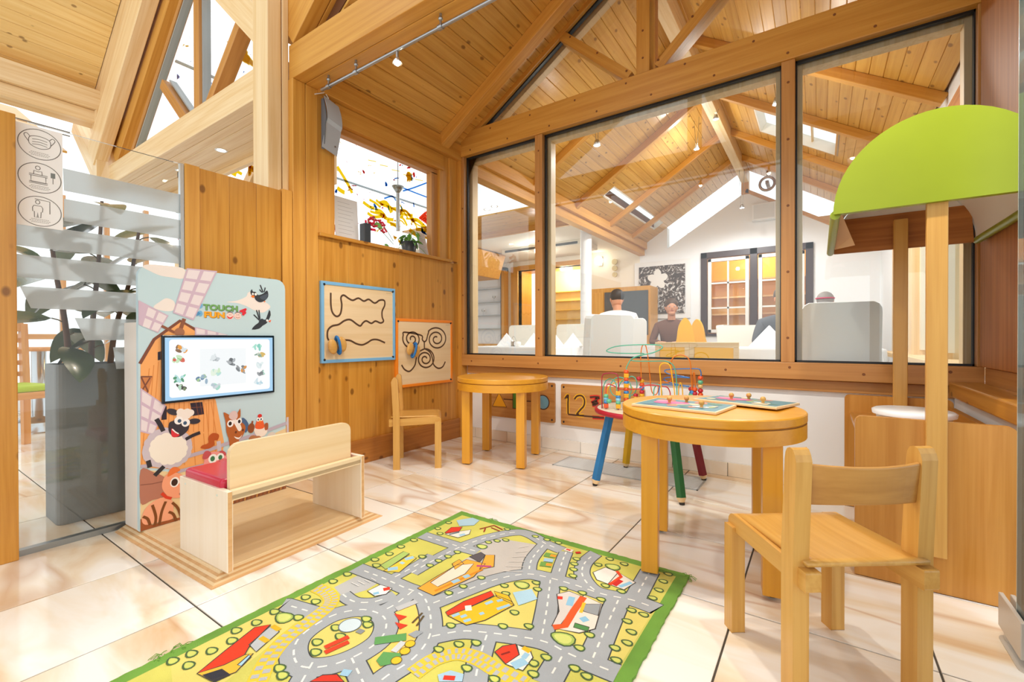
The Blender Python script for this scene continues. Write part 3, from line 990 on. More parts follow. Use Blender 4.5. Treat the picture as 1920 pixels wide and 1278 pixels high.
ar.obj('pictograms', ns)

# ------------------------------------------------------------------ planter with rubber plant
pl_ = empty('planter', (-2.80, 0.62, 0), 0, 'tall dark grey square planter behind the glass screen', 'planter')
def rrect(hx, hy, r, n=4):
    out = []
    for cx, cy, a0 in ((hx - r, hy - r, 0), (-hx + r, hy - r, 90), (-hx + r, -hy + r, 180), (hx - r, -hy + r, 270)):
        for k in range(n + 1):
            a = math.radians(a0 + 90 * k / n)
            out.append((cx + r * math.cos(a), cy + r * math.sin(a)))
    return out
GREY = plain('7C8283', .55, bump=.3, bscale=300, var=.12)
mb = MB()
o_ = rrect(.115, .125, .03); i_ = rrect(.10, .11, .02); n_ = len(o_)
vs = [(x, y, 0.0) for x, y in o_] + [(x, y, .69) for x, y in o_] + [(x, y, .69) for x, y in i_] + [(x, y, .64) for x, y in i_]
fs = [list(range(n_))[::-1]]
for b in range(3): fs += [(b * n_ + i, b * n_ + (i + 1) % n_, (b + 1) * n_ + (i + 1) % n_, (b + 1) * n_ + i) for i in range(n_)]
mb.add(vs, fs).obj('pot', GREY, pl_, 0.003)
MB().add([(x, y, .655) for x, y in i_], [list(range(n_))]).obj('soil', plain('2E2218', .9, bump=.6, bscale=80), pl_)
LEAF = plain('54663E', .22, name='rubber_leaf', var=.25, coat=.3)
def leaf_mesh(L, w, bend=.25, fold=.12):
    mb = MB()
    n = 10
    vs, fs = [], []
    for i in range(n + 1):
        t = i / n
        ww = w * (math.sin(math.pi * t ** .85) ** .75) * (1 - .25 * t) + .0005
        z = -bend * L * t * t
        for k in (-1, -.5, 0, .5, 1):
            vs.append((L * t, ww * k, z + abs(k) * ww * fold))
    for i in range(n):
        for k in range(4):
            a = i * 5 + k
            fs.append((a, a + 1, a + 6, a + 5))
    mb.add(vs, fs, 0, True)
    me = mb.mesh('leaf'); me.materials.append(LEAF)
    return me
LEAVES = [leaf_mesh(.25, .068), leaf_mesh(.22, .062, .4), leaf_mesh(.29, .074, .15)]
rp = empty('rubber_plant', (-2.80, 0.62, .655), 0, 'rubber plant with big glossy dark leaves growing in the grey planter', 'plant')
rnd = random.Random(4)
for si, (sx, sy, lx, ly, hh) in enumerate(((.0, -.06, -.03, -.06, .72), (-.04, .02, .02, .04, .80), (.03, .07, .05, .10, .66))):
    pts = smooth_pts([(sx, sy, -.01), (sx + lx * .3, sy + ly * .2, hh * .3), (sx + lx * .7, sy + ly * .7, hh * .65), (sx + lx, sy + ly, hh)], 4)
    st = MB().tube(pts, [.013 - .007 * i / len(pts) for i in range(len(pts))], 8).obj('stem', plain('6B4A30', .7), rp)
    for j in range(11):
        t = .20 + .78 * j / 10
        p = pts[min(int(t * (len(pts) - 1)), len(pts) - 1)]
        a = j * 2.4 + si * 1.1
        pet = Vector((math.cos(a), math.sin(a), .5)) * .045
        q = p + pet
        MB().tube([p, p + pet * .5 + Vector((0, 0, .004)), q], .003, 6).obj('leaf_stalk', plain('7E6B3C', .5), rp)
        link_mesh('leaf', LEAVES[j % 3], rp, q, (rnd.uniform(-.5, .5), -rnd.uniform(-.5, .75), a))

# ------------------------------------------------------------------ lobby chair and table
ORW = wood3('lobby_beech', 'E8B070', 'D8985A', rand=.05)
lc = empty('lobby_chair', (-4.75, 0.62, 0), math.radians(-75), 'orange beech chair with lattice back and lime seat beyond the glass', 'chair')
for sx in (-.2, .2):
    MB().prism([(-.24, 0), (-.20, 0), (-.20, .42), (-.23, .92), (-.27, .92), (-.25, .42)], 'x', sx - .02, sx + .02).obj('leg', ORW[2], lc, .004)
    MB().box(sx - .018, sx + .018, .17, .21, 0, .43).obj('leg', ORW[2], lc, .004)
MB().box(-.20, .20, -.23, .21, .38, .43).obj('seat_frame', ORW[0], lc, .004)
MB().box(-.19, .19, -.20, .21, .43, .475).obj('cushion', plain('B4D030', .6), lc, .015)
for k in range(5): MB().box(-.18, .18, -.262, -.242, .52 + k * .085, .555 + k * .085).obj('slat', ORW[0], lc)
for k in range(4): MB().box(-.14 + k * .08, -.105 + k * .08, -.266, -.24, .5, .9).obj('slat', ORW[2], lc)
MB().box(-.2, .2, -.27, -.235, .86, .93).obj('top_rail', ORW[0], lc, .006)
tt = empty('lobby_table', (-5.75, 0.95, 0), 0, 'round lobby table on a ringed steel foot beyond the glass', 'table')
MB().lathe([(.28, 0), (.28, .015), (.25, .03), (.25, .045), (.21, .06), (.21, .075), (.16, .09), (.15, .105), (.05, .12), (.05, .70)], 28, cap=False).obj('foot', plain('C0C4C6', .2, .9), tt)
MB().lathe([(.02, .70), (.40, .70), (.40, .73), (.02, .73)], 32).obj('tabletop', ORW[0], tt)
# bright window front at the far side of the lobby
lw_ = empty('window_3', (-7.4, 0.6, 0), 0, 'far lobby window front with pale upright posts', 'window', kind='structure')
for k in range(9): MB().box(-.03, .03, -1.6 + k * .4, -1.55 + k * .4, .0, 2.5).obj('upright', ORW[2], lw_)
MB().box(-.04, .04, -1.6, 1.65, .80, .86).obj('rail', ORW[1], lw_)
MB().box(-.05, .05, -1.6, 1.65, 0, .25).obj('plinth', WHITE, lw_)
MB().box(-.002, .002, -1.6, 1.65, .25, 2.5).obj('pane', GLASS, lw_)
# ------------------------------------------------------------------ restaurant behind the window: roof
GY = 7.5
rc = struct(MB().prism([(-2.62, roofz(-2.62) + .03), (-2.30, roofz(-2.30) + .03), (-2.30, roofz(-2.30) + .12), (-2.62, roofz(-2.62) + .12)], 'y', 2.96, GY).obj('ceiling', plain('6B3F1A', .8)),
            'pitched knotty pine ceiling of the restaurant beyond the glass', 'ceiling')
SKY_R = (-0.54, 0.15, 4.9, 5.65)
SKY_L = (-2.17, -2.03, 5.15, 7.2)
def deck(x0, x1, y0, y1):
    MB().prism([(x0, roofz(x0) + .03), (x1, roofz(x1) + .03), (x1, roofz(x1) + .12), (x0, roofz(x0) + .12)], 'y', y0, y1).obj('roof_deck', plain('6B3F1A', .8), rc)
deck(-2.30, SKY_L[0], 2.96, GY); deck(SKY_L[0], SKY_L[1], 2.96, SKY_L[2]); deck(SKY_L[0], SKY_L[1], SKY_L[3], GY); deck(SKY_L[1], RX, 2.96, GY)
deck(RX, SKY_R[0], 2.96, GY); deck(SKY_R[0], SKY_R[1], 2.96, SKY_R[2]); deck(SKY_R[0], SKY_R[1], SKY_R[3], GY); deck(SKY_R[1], .75, 2.96, GY)
slope_planks(rc, -1, 2.96, GY, [SKY_L])
slope_planks(rc, 1, 2.96, GY, [SKY_R])
for yy in (3.85, 4.80, 5.85, 6.75):
    for sd in (-1, 1): slope_bar('rafter', rc, sd, yy, yy + .06, .001, .07)
MB().box(RX - .05, RX + .05, 2.96, GY, RZ - .20, RZ - .02).obj('ridge_beam', PALE[1], rc, .004)
MB().box(-2.50, -2.40, 2.96, GY - .05, 2.17, 2.38).obj('wall_plate', BEAM[1], rc, .004)
MB().box(-2.40, -2.36, 2.96, GY - .05, 2.27, 2.38).obj('cornice', BEAM[1], rc, .004)
for x0, x1, y0, y1 in (SKY_R, SKY_L):
    sg = empty('skylight', ((x0 + x1) / 2, (y0 + y1) / 2, roofz((x0 + x1) / 2)), 0, 'roof skylight with pale reveal in the %s restaurant slope' % ('right' if x0 > -1 else 'left'), 'skylight', kind='structure')
    sd = 1 if x0 > RX else -1
    L = (x1 - x0) / math.cos(TH); D = y1 - y0
    mb = MB()
    mb.box(-L/2 - .005, L/2 + .005, -D/2 - .005, -D/2 + .012, 0, .10).box(-L/2 - .005, L/2 + .005, D/2 - .012, D/2 + .005, 0, .10)
    mb.box(-L/2 - .005, -L/2 + .012, -D/2, D/2, 0, .10).box(L/2 - .012, L/2 + .005, -D/2, D/2, 0, .10)
    o = mb.obj('reveal', plain('EFE9DC', .6), sg); o.rotation_euler = (0, sd * TH, 0)
    o = MB().box(-L/2, L/2, -D/2, D/2, .085, .090).obj('pane', DIMGLASS, sg); o.rotation_euler = (0, sd * TH, 0)
    if x0 > -1:
        for k in (-.06, .12):
            o = MB().box(k - .007, k + .007, -D/2, D/2, .05, .07).obj('blind_bar', PALE[1], sg); o.rotation_euler = (0, sd * TH, 0)

# ------------------------------------------------------------------ gable end wall
gw = empty('wall_far', (0, GY, 0), 0, 'white restaurant gable wall with a glazed strip along the roof', 'wall', kind='structure')
RWX = 0.66
STRIP = .34
wy0, wy1 = .0, .15
WIN = (-1.53, -0.07, 0.83, 2.12)
def slab(poly): MB().prism(poly, 'y', wy0, wy1).obj('plaster', WHITE, gw)
top = lambda x: roofz(x) - STRIP
slab([(-2.5, 0), (WIN[0], 0), (WIN[0], top(WIN[0])), (-2.05, top(-2.05)), (-2.05, roofz(-2.05)), (-2.5, roofz(-2.5))])
slab([(WIN[0], WIN[3]), (WIN[1], WIN[3]), (WIN[1], top(WIN[1])), (RX, top(RX)), (WIN[0], top(WIN[0]))])
slab([(WIN[0], 0), (WIN[1], 0), (WIN[1], WIN[2]), (WIN[0], WIN[2])])
slab([(WIN[1], 0), (RWX, 0), (RWX, roofz(.42)), (.42, roofz(.42)), (.42, top(.42)), (WIN[1], top(WIN[1]))])
def grail(p, q, w=.04):
    p, q = Vector(p), Vector(q); d = (q - p).normalized(); n = Vector((-d.y, d.x)) * w
    MB().prism([tuple(p), tuple(q), tuple(q + n), tuple(p + n)], 'y', -.02, .1).obj('strip_rail', BEAM[0], gw, .003)
grail((RX, top(RX)), (.42, top(.42)), .05)
MB().box(RX - .05, RX + .05, -.02, .1, top(RX) - .03, RZ - .02).obj('strip_post', BEAM[2], gw, .003)
MB().prism([(-2.05, top(-2.05)), (RX, top(RX)), (.42, top(.42)), (.42, roofz(.42)), (RX, RZ), (-2.05, roofz(-2.05))], 'y', .06, .064).obj('pane', DIMGLASS, gw)

# window in the gable wall looking into a warm lit room
wn = empty('window_4', ((WIN[0] + WIN[1]) / 2, GY, 0), 0, 'dark framed double window in the white gable wall', 'window', kind='structure')
hw = (WIN[1] - WIN[0]) / 2
DK = plain('3A2A2C', .4)
mb = MB()
mb.box(-hw, -hw + .09, -.03, .06, WIN[2], WIN[3]).box(hw - .09, hw, -.03, .06, WIN[2], WIN[3]).box(-.05, .05, -.03, .06, WIN[2], WIN[3]).box(-hw, hw, -.03, .06, WIN[3] - .09, WIN[3]).box(-hw, hw, -.03, .06, WIN[2], WIN[2] + .04)
mb.obj('frame', DK, wn, .004)
for s_, e_ in ((-hw + .10, -.06), (.06, hw - .10)):
    mb = MB(); z0, z1 = WIN[2] + .05, WIN[3] - .10
    mb.box(s_, s_ + .05, -.01, .04, z0, z1).box(e_ - .05, e_, -.01, .04, z0, z1).box(s_, e_, -.01, .04, z1 - .05, z1).box(s_, e_, -.01, .04, z0, z0 + .05)
    sh = mb.obj('sash', plain('E9E7E1', .5), wn, .003)
    mb = MB(); mc = (s_ + e_) / 2
    mb.box(mc - .012, mc + .012, 0, .03, z0, z1)
    for k in range(1, 3): mb.box(s_, e_, 0, .03, z0 + (z1 - z0) * k / 3 - .012, z0 + (z1 - z0) * k / 3 + .012)
    mb.obj('muntin', plain('E9E7E1', .5), wn)
    MB().box(s_ + .05, e_ - .05, .012, .016, z0 + .05, z1 - .05).obj('pane', PANE, wn)
rm = empty('wall_inner', (-.8, GY + .95, 0), 0, 'warm yellow lit room seen through the dark framed window', 'wall', kind='structure')
YEL = plain('F2C46A', .7)
MB().box(-.95, .95, .0, .04, 0, 2.5).obj('back', YEL, rm)
MB().box(-.97, -.93, -.79, .0, 0, 2.5).obj('side', YEL, rm); MB().box(.93, .97, -.79, .0, 0, 2.5).obj('side', YEL, rm)
MB().box(-.97, .97, -.79, .04, 2.4, 2.5).obj('top', plain('E2AE5A', .7), rm)
for k in range(4): MB().box(-.93, .93, -.25, .0, .9 + k * .28, .925 + k * .28).obj('shelf_board', PALE[0], rm)
light('room_lamp', 'POINT', (-.8, GY + .45, 2.2), 22, (1, .78, .45), .12)

# painting
pc = empty('painting', (-2.13, GY - .02, 1.59), 0, 'large square picture of a pale leaf on dark brown', 'painting')
def canvas_mat():
    m, nt, p = new_mat('canvas_print')
    N, L = nt.nodes.new, nt.links.new
    tc = N('ShaderNodeTexCoord'); n = N('ShaderNodeTexNoise'); n.inputs['Scale'].default_value = 9; n.inputs['Detail'].default_value = 9; n.inputs['Distortion'].default_value = 3
    L(tc.outputs['Object'], n.inputs['Vector'])
    r = N('ShaderNodeValToRGB'); r.color_ramp.elements[0].position = .47; r.color_ramp.elements[0].color = lin('3A2F2A'); r.color_ramp.elements[1].position = .62; r.color_ramp.elements[1].color = lin('D8D8D6')
    e = r.color_ramp.elements.new(.53); e.color = lin('6B5A4E')
    L(n.outputs['Fac'], r.inputs['Fac']); L(r.outputs['Color'], p.inputs['Base Color'])
    return m
MB().box(-.37, .37, -.03, 0, -.39, .39).obj('canvas', canvas_mat(), pc)
a2 = Art(lambda u, v, h: (u, -.03 - h, v), .0005, .001)
for k in range(5):
    t = math.radians(90 + 72 * k); a2.L = k * .2
    a2.ell((-.06 + .085 * math.cos(t), .17 + .085 * math.sin(t)), .085, .060, 'E8E6E0', t)
a2.L = 2; a2.ell((-.06, .17), .05, .05, 'E8E6E0')
a2.stroke([(-.06, .05), (-.04, -.2), (-.07, -.36)], .012, 'C8C2B8')
a2.obj('leaf_motif', pc)
MB().box(-.45, .45, -.012, 0, -.47, .47).obj('mount', plain('EDEDEB', .6), pc)

# right hand wall of the restaurant with window reveal
rr = empty('wall_side', (RWX, 5.2, 0), 0, 'white side wall of the restaurant with pale pine window lining', 'wall', kind='structure')
MB().box(0, .15, .95, 2.3, 0, 2.36).obj('plaster', WHITE, rr)
MB().box(0, .15, -2.25, .95, 0, .64).obj('plaster', WHITE, rr)
MB().box(0, .15, -2.25, .95, 2.15, 2.36).obj('plaster', WHITE, rr)
for y in (.80, -.25, -1.15):
    MB().box(-.03, .15, y, y + .17, .64, 2.15).obj('lining', PALE[2], rr, .003)
    MB().box(.02, .06, y - .05, y, .70, 2.1).obj('window_frame', plain('E8DFC8', .5), rr)
MB().box(-.12, .15, -2.25, 1.0, .62, .66).obj('window_board', PALE[1], rr, .003)
MB().box(-.03, .15, -2.10, -2.0, .64, 2.15).obj('lining', plain('3F474A', .3, .4), rr)
MB().box(.06, .064, -2.25, .95, .66, 2.15).obj('pane', DIMGLASS, rr)
MB().box(-.03, .30, -1.95, -1.45, 1.92, 2.18).obj('blind_box', DARKW[1], rr, .003)

# annex on the left: lower ceiling, back wall
ax = empty('wall_annex', (-4.6, GY, 0), 0, 'cream back wall of the restaurant annex with lit doorway', 'wall', kind='structure')
CREAM = plain('F3EBDA', .7)
def aw(x0, x1, z0, z1, mat=CREAM, name='plaster', y0=0, y1=.12): return MB().box(x0 + 4.6, x1 + 4.6, y0, y1, z0, z1).obj(name, mat, ax)
DX0, DX1, DZ = -4.95, -3.45, 2.14
aw(-7.2, DX0, 0, 2.6); aw(DX1, -2.5, 0, 2.6); aw(DX0, DX1, DZ, 2.6)
aw(DX0 - .16, DX0, 0, DZ + .08, BEAM[2], 'door_casing', -.03, .5); aw(DX0, DX1, DZ, DZ + .09, BEAM[0], 'door_casing', -.03, .5)
aw(DX0, -3.0, 0, 2.4, plain('F4DE9E', .7), 'lit_wall', 1.0, 1.05)
for k in range(7): aw(DX0, -3.1, .62 + k * .19, .635 + k * .19, plain('D9B65E', .6), 'shelf_board', .86, 1.0)
aw(-3.52, -3.42, .3, 1.65, plain('555B60', .4), 'door_leaf', .3, .34)
light('annex_lamp', 'POINT', (-4.2, GY + .6, 2.1), 45, (1, .85, .55), .12)
ac = struct(MB().box(-7.2, -2.5, 5.50, GY, 2.32, 2.42).obj('ceiling', CREAM), 'flat cream ceiling of the restaurant annex', 'ceiling')
ap = empty('soffit', (-3.8, 4.7, 2.40), 0, 'flat pine soffit with spotlights in the restaurant annex', 'soffit', kind='structure')
for k in range(6, 12): MB().box(-1.4, 1.29, -.75 + k * .125, -.75 + k * .125 + .1235, 0, .02).obj('plank', PINE[0], ap, .001)
MB().box(-1.4, 1.29, .75, .79, -.08, .02).obj('fascia', BEAM[0], ap, .003)
vent = empty('ceiling_vent', (-3.75, 6.6, 2.30), 0, 'flat cream air conditioning outlet with dark slot in annex ceiling', 'vent')
MB().box(-.75, .75, -.30, .30, -.06, .02).obj('housing', CREAM, vent, .01)
MB().box(-.68, .68, -.305, -.298, -.045, -.008).obj('slot', plain('4A4A48', .5), vent)
for k, (lx, ly, lz, lab) in enumerate(((-3.25, 4.4, 2.395, 'small spotlight in the annex soffit next to the wall plate'), (-3.40, 4.45, 2.395, 'small spotlight in the annex soffit further left'), (-4.1, 6.0, 2.315, 'round spotlight in the cream annex ceiling'), (-3.4, 6.05, 2.315, 'round spotlight in the cream ceiling near the vent'))):
    d = empty('ceiling_spot', (lx, ly, lz), 0, lab, 'lamp', 'annex ceiling spots')
    MB().lathe([(.03, -.001), (.042, -.004), (.045, .0)], 16, cap=False).obj('trim_ring', plain('E8E6E0', .3, .5), d)
    MB().lathe([(0, -.0015), (.03, -.0015)], 16, cap=False).obj('lens', WARM_GLOW, d)
gl = PY(6.3, 1010, 470)
ag_ = empty('annex_fill_globe', gl, 0, 'added white globe lamp lighting the annex, hidden behind the first mullion', 'lamp')  # made-up globe that brightens the annex, kept hidden by the mullion
MB().ball((0, 0, 0), .07, 16, 10).obj('globe', glow('FFF6E6', 8, 'annex_globe'), ag_)
MB().cyl((0, 0, .07), (0, 0, 2.32 - gl.z), .004, n=8).obj('cord', plain('8A8A88', .5), ag_)
light('annex_globe_light', 'POINT', gl, 230, (1, .97, .92), .075)
# glass display shelves
sh = empty('display_shelf', (-5.75, GY - .12, 0), 0, 'white display shelf in orange frame at the annex wall', 'shelf')
mb = MB()
mb.box(-.62, -.55, -.05, .1, .62, 2.22).box(.50, .57, -.05, .1, .62, 2.22).box(-.62, .57, -.05, .1, 2.15, 2.22).box(-.62, .57, -.05, .1, .62, .69)
mb.obj('frame', BEAM[2], sh, .003)
mb = MB()
mb.box(.46, .50, -.02, .1, .69, 2.15).box(-.55, .50, -.02, .1, 2.11, 2.15)
mb.obj('inner_frame', plain('45484C', .4), sh)
MB().box(-.55, .46, .08, .1, .69, 2.11).obj('back_panel', plain('E6E8EA', .5), sh)
for k in range(4): MB().box(-.55, .46, -.02, .08, 1.0 + k * .27, 1.012 + k * .27).obj('shelf_board', plain('AEB6BA', .3, .2), sh)
rnd = random.Random(9)
for k, lab in enumerate(('clear wine glass left on the upper display shelf', 'clear wine glass in the middle of the display shelf', 'clear wine glass at the right end of the display shelf')):
    gx = -.30 + .28 * k
    z = 1.0125 + .27 * (2 - k % 2)
    g = MB().lathe([(.022, 0), (.022, .004), (.004, .01), (.004, .06), (.03, .08), (.034, .13)], 12, cap=False).obj('wine_glass', GLASS, None, loc=(-5.75 + gx, GY - .09, z))
    tag(g, lab, 'glass', 'glasses on the display shelf')
hood = MB().prism([(-.5, 0), (.55, 0), (.40, -.42), (-.5, -.42)], 'y', -.5, .4).obj('timber_hood', BEAM[0], None, .01, loc=(-5.25, 6.3, 2.30))
tag(hood, 'slanted wooden canopy hanging from the annex ceiling', 'canopy')
col = MB().lathe([(.075, 0), (.075, 2.4)], 24).obj('round_column', plain('F2F4F5', .5), None, loc=(-2.58, 5.55, 0))
struct(col, 'slim white round column under the restaurant eave', 'column')

# ------------------------------------------------------------------ lamps in the restaurant
def ceiling_fill(p, w): light('ceiling_fill_light', 'POINT', (p[0], p[1], p[2] - .03), w, (1, .97, .92), .04)  # added point light beside a lamp, lifts the roof boards above
def track_lamp(name, loc, lab, drop, power, cat='lamp'):
    d = empty(name, loc, 0, lab, cat, 'restaurant spot lamps')
    MB().lathe([(.008, .05), (.018, .045), (.03, .0), (.027, .0)], 16, cap=False).obj('shade', plain('B9BDBE', .25, .8), d)
    MB().lathe([(0, .004), (.027, .004)], 16, cap=False).obj('bulb', glow('F4F8FF', 30, 'bulb_glow') if 'bulb_glow' not in bpy.data.materials else bpy.data.materials['bulb_glow'], d)
    for s in (-.03, .03):
        MB().tube([(s * .3, 0, .05), (s, 0, drop)], .0022, 6).obj('suspension_wire', plain('9A9C9A', .3, .8), d)
    if power: light(name + '_light', 'SPOT', (loc[0], loc[1], loc[2] - .03), power * 2.0, (.98, .98, .98), .04, (loc[0], loc[1] + .25, 0), 165, .5)
p = PY(5.2, 1306, 280); track_lamp('spot_lamp', p, 'bright small spot lamp hanging on wires under the left roof slope', .42, 40)
ceiling_fill(p, 14)
p = PY(6.6, 1391, 390); track_lamp('spot_lamp', p, 'small spot lamp hanging in front of the white gable wall', .5, 22)
p = PY(5.0, 1342, 224); track_lamp('spot_lamp', p, 'spot lamp clipped to the ridge beam of the restaurant', .1, 15)
p = Vector((-1.55, 3.55, 2.42)); track_lamp('spot_lamp', p, 'added spot lamp hanging near the window under the left slope', .35, 30)  # added lamp, brightens the tables behind the left panes
ceiling_fill(p, 7)
p = Vector((-.25, 3.7, 2.45)); track_lamp('spot_lamp', p, 'added spot lamp hanging near the window under the right slope', .35, 34)  # added lamp, brightens the chairs behind the right panes
ceiling_fill(p, 9)
wl_ = empty('wall_lamp', (-3.0, GY - .02, 2.08), 0, 'glowing round wall lamp near the white column', 'lamp')
MB().ball((-.2, -.08, .08), .075, mat=0).obj('globe', glow('FFF3DC', 9, 'globe_glow'), wl_)
MB().box(-.24, -.16, -.02, .02, .0, .16).obj('bracket', plain('C9C2B0', .4, .4), wl_)
wr_ = empty('wall_ornament', (-2.93, GY - .02, 2.0), 0, 'three straw coloured discs hung on the wall beside the lamp', 'ornament')
for k in range(3): MB().cyl((0, 0, .12 - k * .11), (0, -.03, .12 - k * .11), .05 - .004 * k, n=18).obj('disc', plain('D9C690', .7), wr_)
fx = empty('fan_fixture', (-.60, GY - .35, 2.93), 0, 'copper round fixture at the top of the gable wall', 'fixture')
MB().tube([(.09 * math.cos(t), 0, .09 * math.sin(t)) for t in [k * math.pi / 10 for k in range(20)]], .018, 8, closed=True).obj('ring', plain('A07A52', .3, .8), fx)
MB().cyl((0, 0, .08), (0, 0, .25), .012, n=8).obj('stem', plain('A07A52', .3, .8), fx)
MB().box(-.02, .02, -.02, .35, .0, .04).obj('arm', plain('8A6A48', .4, .6), fx)
sp = empty('wall_speaker', (-.66, GY - .05, 2.62), 0, 'white loudspeaker box on the gable wall', 'speaker')
MB().box(-.16, .16, -.06, .05, -.12, .12).obj('housing', plain('EDEEEE', .5), sp, .01)
MB().box(-.13, .13, -.064, -.06, -.10, .10).obj('grille', plain('DADCDC', .6), sp)
# ------------------------------------------------------------------ children's chairs
def kids_chair(loc, rz, label):
    ch = empty('kids_chair', loc, rz, label, 'chair', "children's wooden chairs")
    hw, D = 0.139, 0.125          # half width between leg centres, half depth
    W, T = 0.018, 0.020
    SZ = 0.318
    for sx in (-1, 1):
        x0 = sx * hw
        # back post, rounded top, slight rake above the seat
        prof = [(-D - T, 0), (-D + T, 0), (-D + T, SZ + .02), (-D + T - .012, .535)]
        prof += [(-D + .002 + .016 * math.cos(a) - .012, .545 + .018 * math.sin(a)) for a in (.3, .9, 1.57, 2.2, 2.9)]
        prof += [(-D - T - .010, .535), (-D - T, SZ)]
        MB().prism(prof, 'x', x0 - W, x0 + W).obj('leg', BEECH[2], ch, .005, 3)
        # front leg
        MB().prism([(D - .02, 0), (D + .02, 0), (D + .02, SZ - .03), (D - .02, SZ - .03)], 'x', x0 - W, x0 + W).obj('leg', BEECH[2], ch, .004, 2)
        # side rail: rounded over the front leg, runs back inside the post
        xi = x0 - sx * .010
        fr = [(D + .02, SZ - .045)] + [(D - .005 + .025 * math.cos(a), SZ - .025 + .025 * math.sin(a)) for a in (.0, .4, .8, 1.2, 1.57)]
        prof = fr + [(-D - .045, SZ - .012), (-D - .045, SZ - .055), (D - .03, SZ - .045)]
        MB().prism(prof, 'x', xi - W * .95, xi + W * .95).obj('side_rail', BEECH[1], ch, .004, 2)
    # seat: thin ply, dished, front edge rolls down
    n, m = 12, 8
    vs, fs = [], []
    for side in (0, 1):
        for i in range(n + 1):
            t = i / n
            y = -D - .035 + t * (2 * D + .055)
            for k in range(m + 1):
                u = k / m * 2 - 1
                z = SZ + .004 - .008 * (1 - u * u) * math.sin(math.pi * min(1, t * 1.1)) - .02 * max(0, (t - .86) / .14) ** 2
                vs.append((u * (hw - .004), y, z - (.009 if side else 0)))
    w = m + 1; o2 = (n + 1) * w
    for i in range(n):
        for k in range(m):
            a = i * w + k
            fs.append((a, a + 1, a + w + 1, a + w)); fs.append((o2 + a, o2 + a + w, o2 + a + w + 1, o2 + a + 1))
    for i in range(n):
        fs.append((i * w, (i + 1) * w, o2 + (i + 1) * w, o2 + i * w)); fs.append((i * w + m, o2 + i * w + m, o2 + (i + 1) * w + m, (i + 1) * w + m))
    fs.append([k for k in range(w)][::-1] + [o2 + k for k in range(w)]); fs.append([n * w + k for k in range(w)] + [o2 + n * w + k for k in range(w)][::-1])
    MB().add(vs, fs, 0, True).obj('seat', BEECH[1], ch)
    # curved back rest
    vs, fs = [], []
    n = 16
    for i in range(n + 1):
        u = i / n * 2 - 1
        yc = -D - .008 - .022 * (1 - u * u)
        for dy, z in ((.006, .438), (-.006, .438), (-.017, .530), (-.005, .530)):
            vs.append((u * (hw - .012), yc + dy, z - .004 * (1 - u * u) * (1 if z > .5 else -1)))
    for i in range(n):
        for k in range(4):
            a, b = i * 4 + k, i * 4 + (k + 1) % 4
            fs.append((a, b, b + 4, a + 4))
    fs += [(3, 2, 1, 0), (n * 4, n * 4 + 1, n * 4 + 2, n * 4 + 3)]
    MB().add(vs, fs).obj('backrest', wood('worn_beech', 'C8944E', 'B07C3C', axis=0, scale=.6) if 'worn_beech' not in bpy.data.materials else bpy.data.materials['worn_beech'], ch, .004, 2)
    return ch
kids_chair((-0.006, 1.350, 0), 0.635, 'worn wooden child chair in the right foreground, its back to the viewer')
kids_chair((-2.143, 2.070, 0), -0.814, 'wooden child chair against the panelled wall by the maze boards')

# ------------------------------------------------------------------ round tables
def round_table(loc, rot, label):
    t = empty('round_table', loc, rot, label, 'table', 'round honey coloured play tables')
    R = .300
    MB().lathe([(R - .004, .520), (R, .524), (R, .546), (R - .003, .5495), (R - .005, .550)], 72, sharp=True).obj('tabletop', HONEY[0], t)
    # apron ring
    n = 64
    vs, fs = [], []
    for r, z in ((R - .001, .470), (R - .001, .5165), (R - .030, .5165), (R - .030, .470)):
        for i in range(n):
            a = 2 * math.pi * i / n
            vs.append((r * math.cos(a), r * math.sin(a), z))
    for j in range(4):
        for i in range(n):
            k = (i + 1) % n
            fs.append((j * n + i, j * n + k, ((j + 1) % 4) * n + k, ((j + 1) % 4) * n + i))
    ap_ = MB()
    for j in range(4):
        ring = vs[j * n:(j + 1) * n] + vs[((j + 1) % 4) * n:((j + 1) % 4) * n + n]
        ap_.add(ring, [(i, (i + 1) % n, n + (i + 1) % n, n + i) for i in range(n)], 0, True)
    ap_.obj('apron', HONEY[0], t)
    MB().lathe([(R - .004, .5165), (R - .004, .520)], 48, cap=False).obj('shadow_gap', plain('8A5A18', .6), t)
    for sx in (-1, 1):
        for sy in (-1, 1):
            cx, cy = sx * .180, sy * .180
            lg = MB().box(cx - .027, cx + .027, cy - .027, cy + .027, .006, .518).obj('leg', HONEY[2], t, .003)
            MB().cyl((cx, cy, 0), (cx, cy, .007), .016, n=12).obj('foot_pad', plain('3A2E20', .7), lg)
    return t
round_table((-1.740, 2.445, 0), math.radians(17), 'round honey wood play table with bare top in the far corner')
round_table((-0.330, 1.740, 0.0076), math.radians(10.5), 'round honey wood play table carrying two puzzle boards')

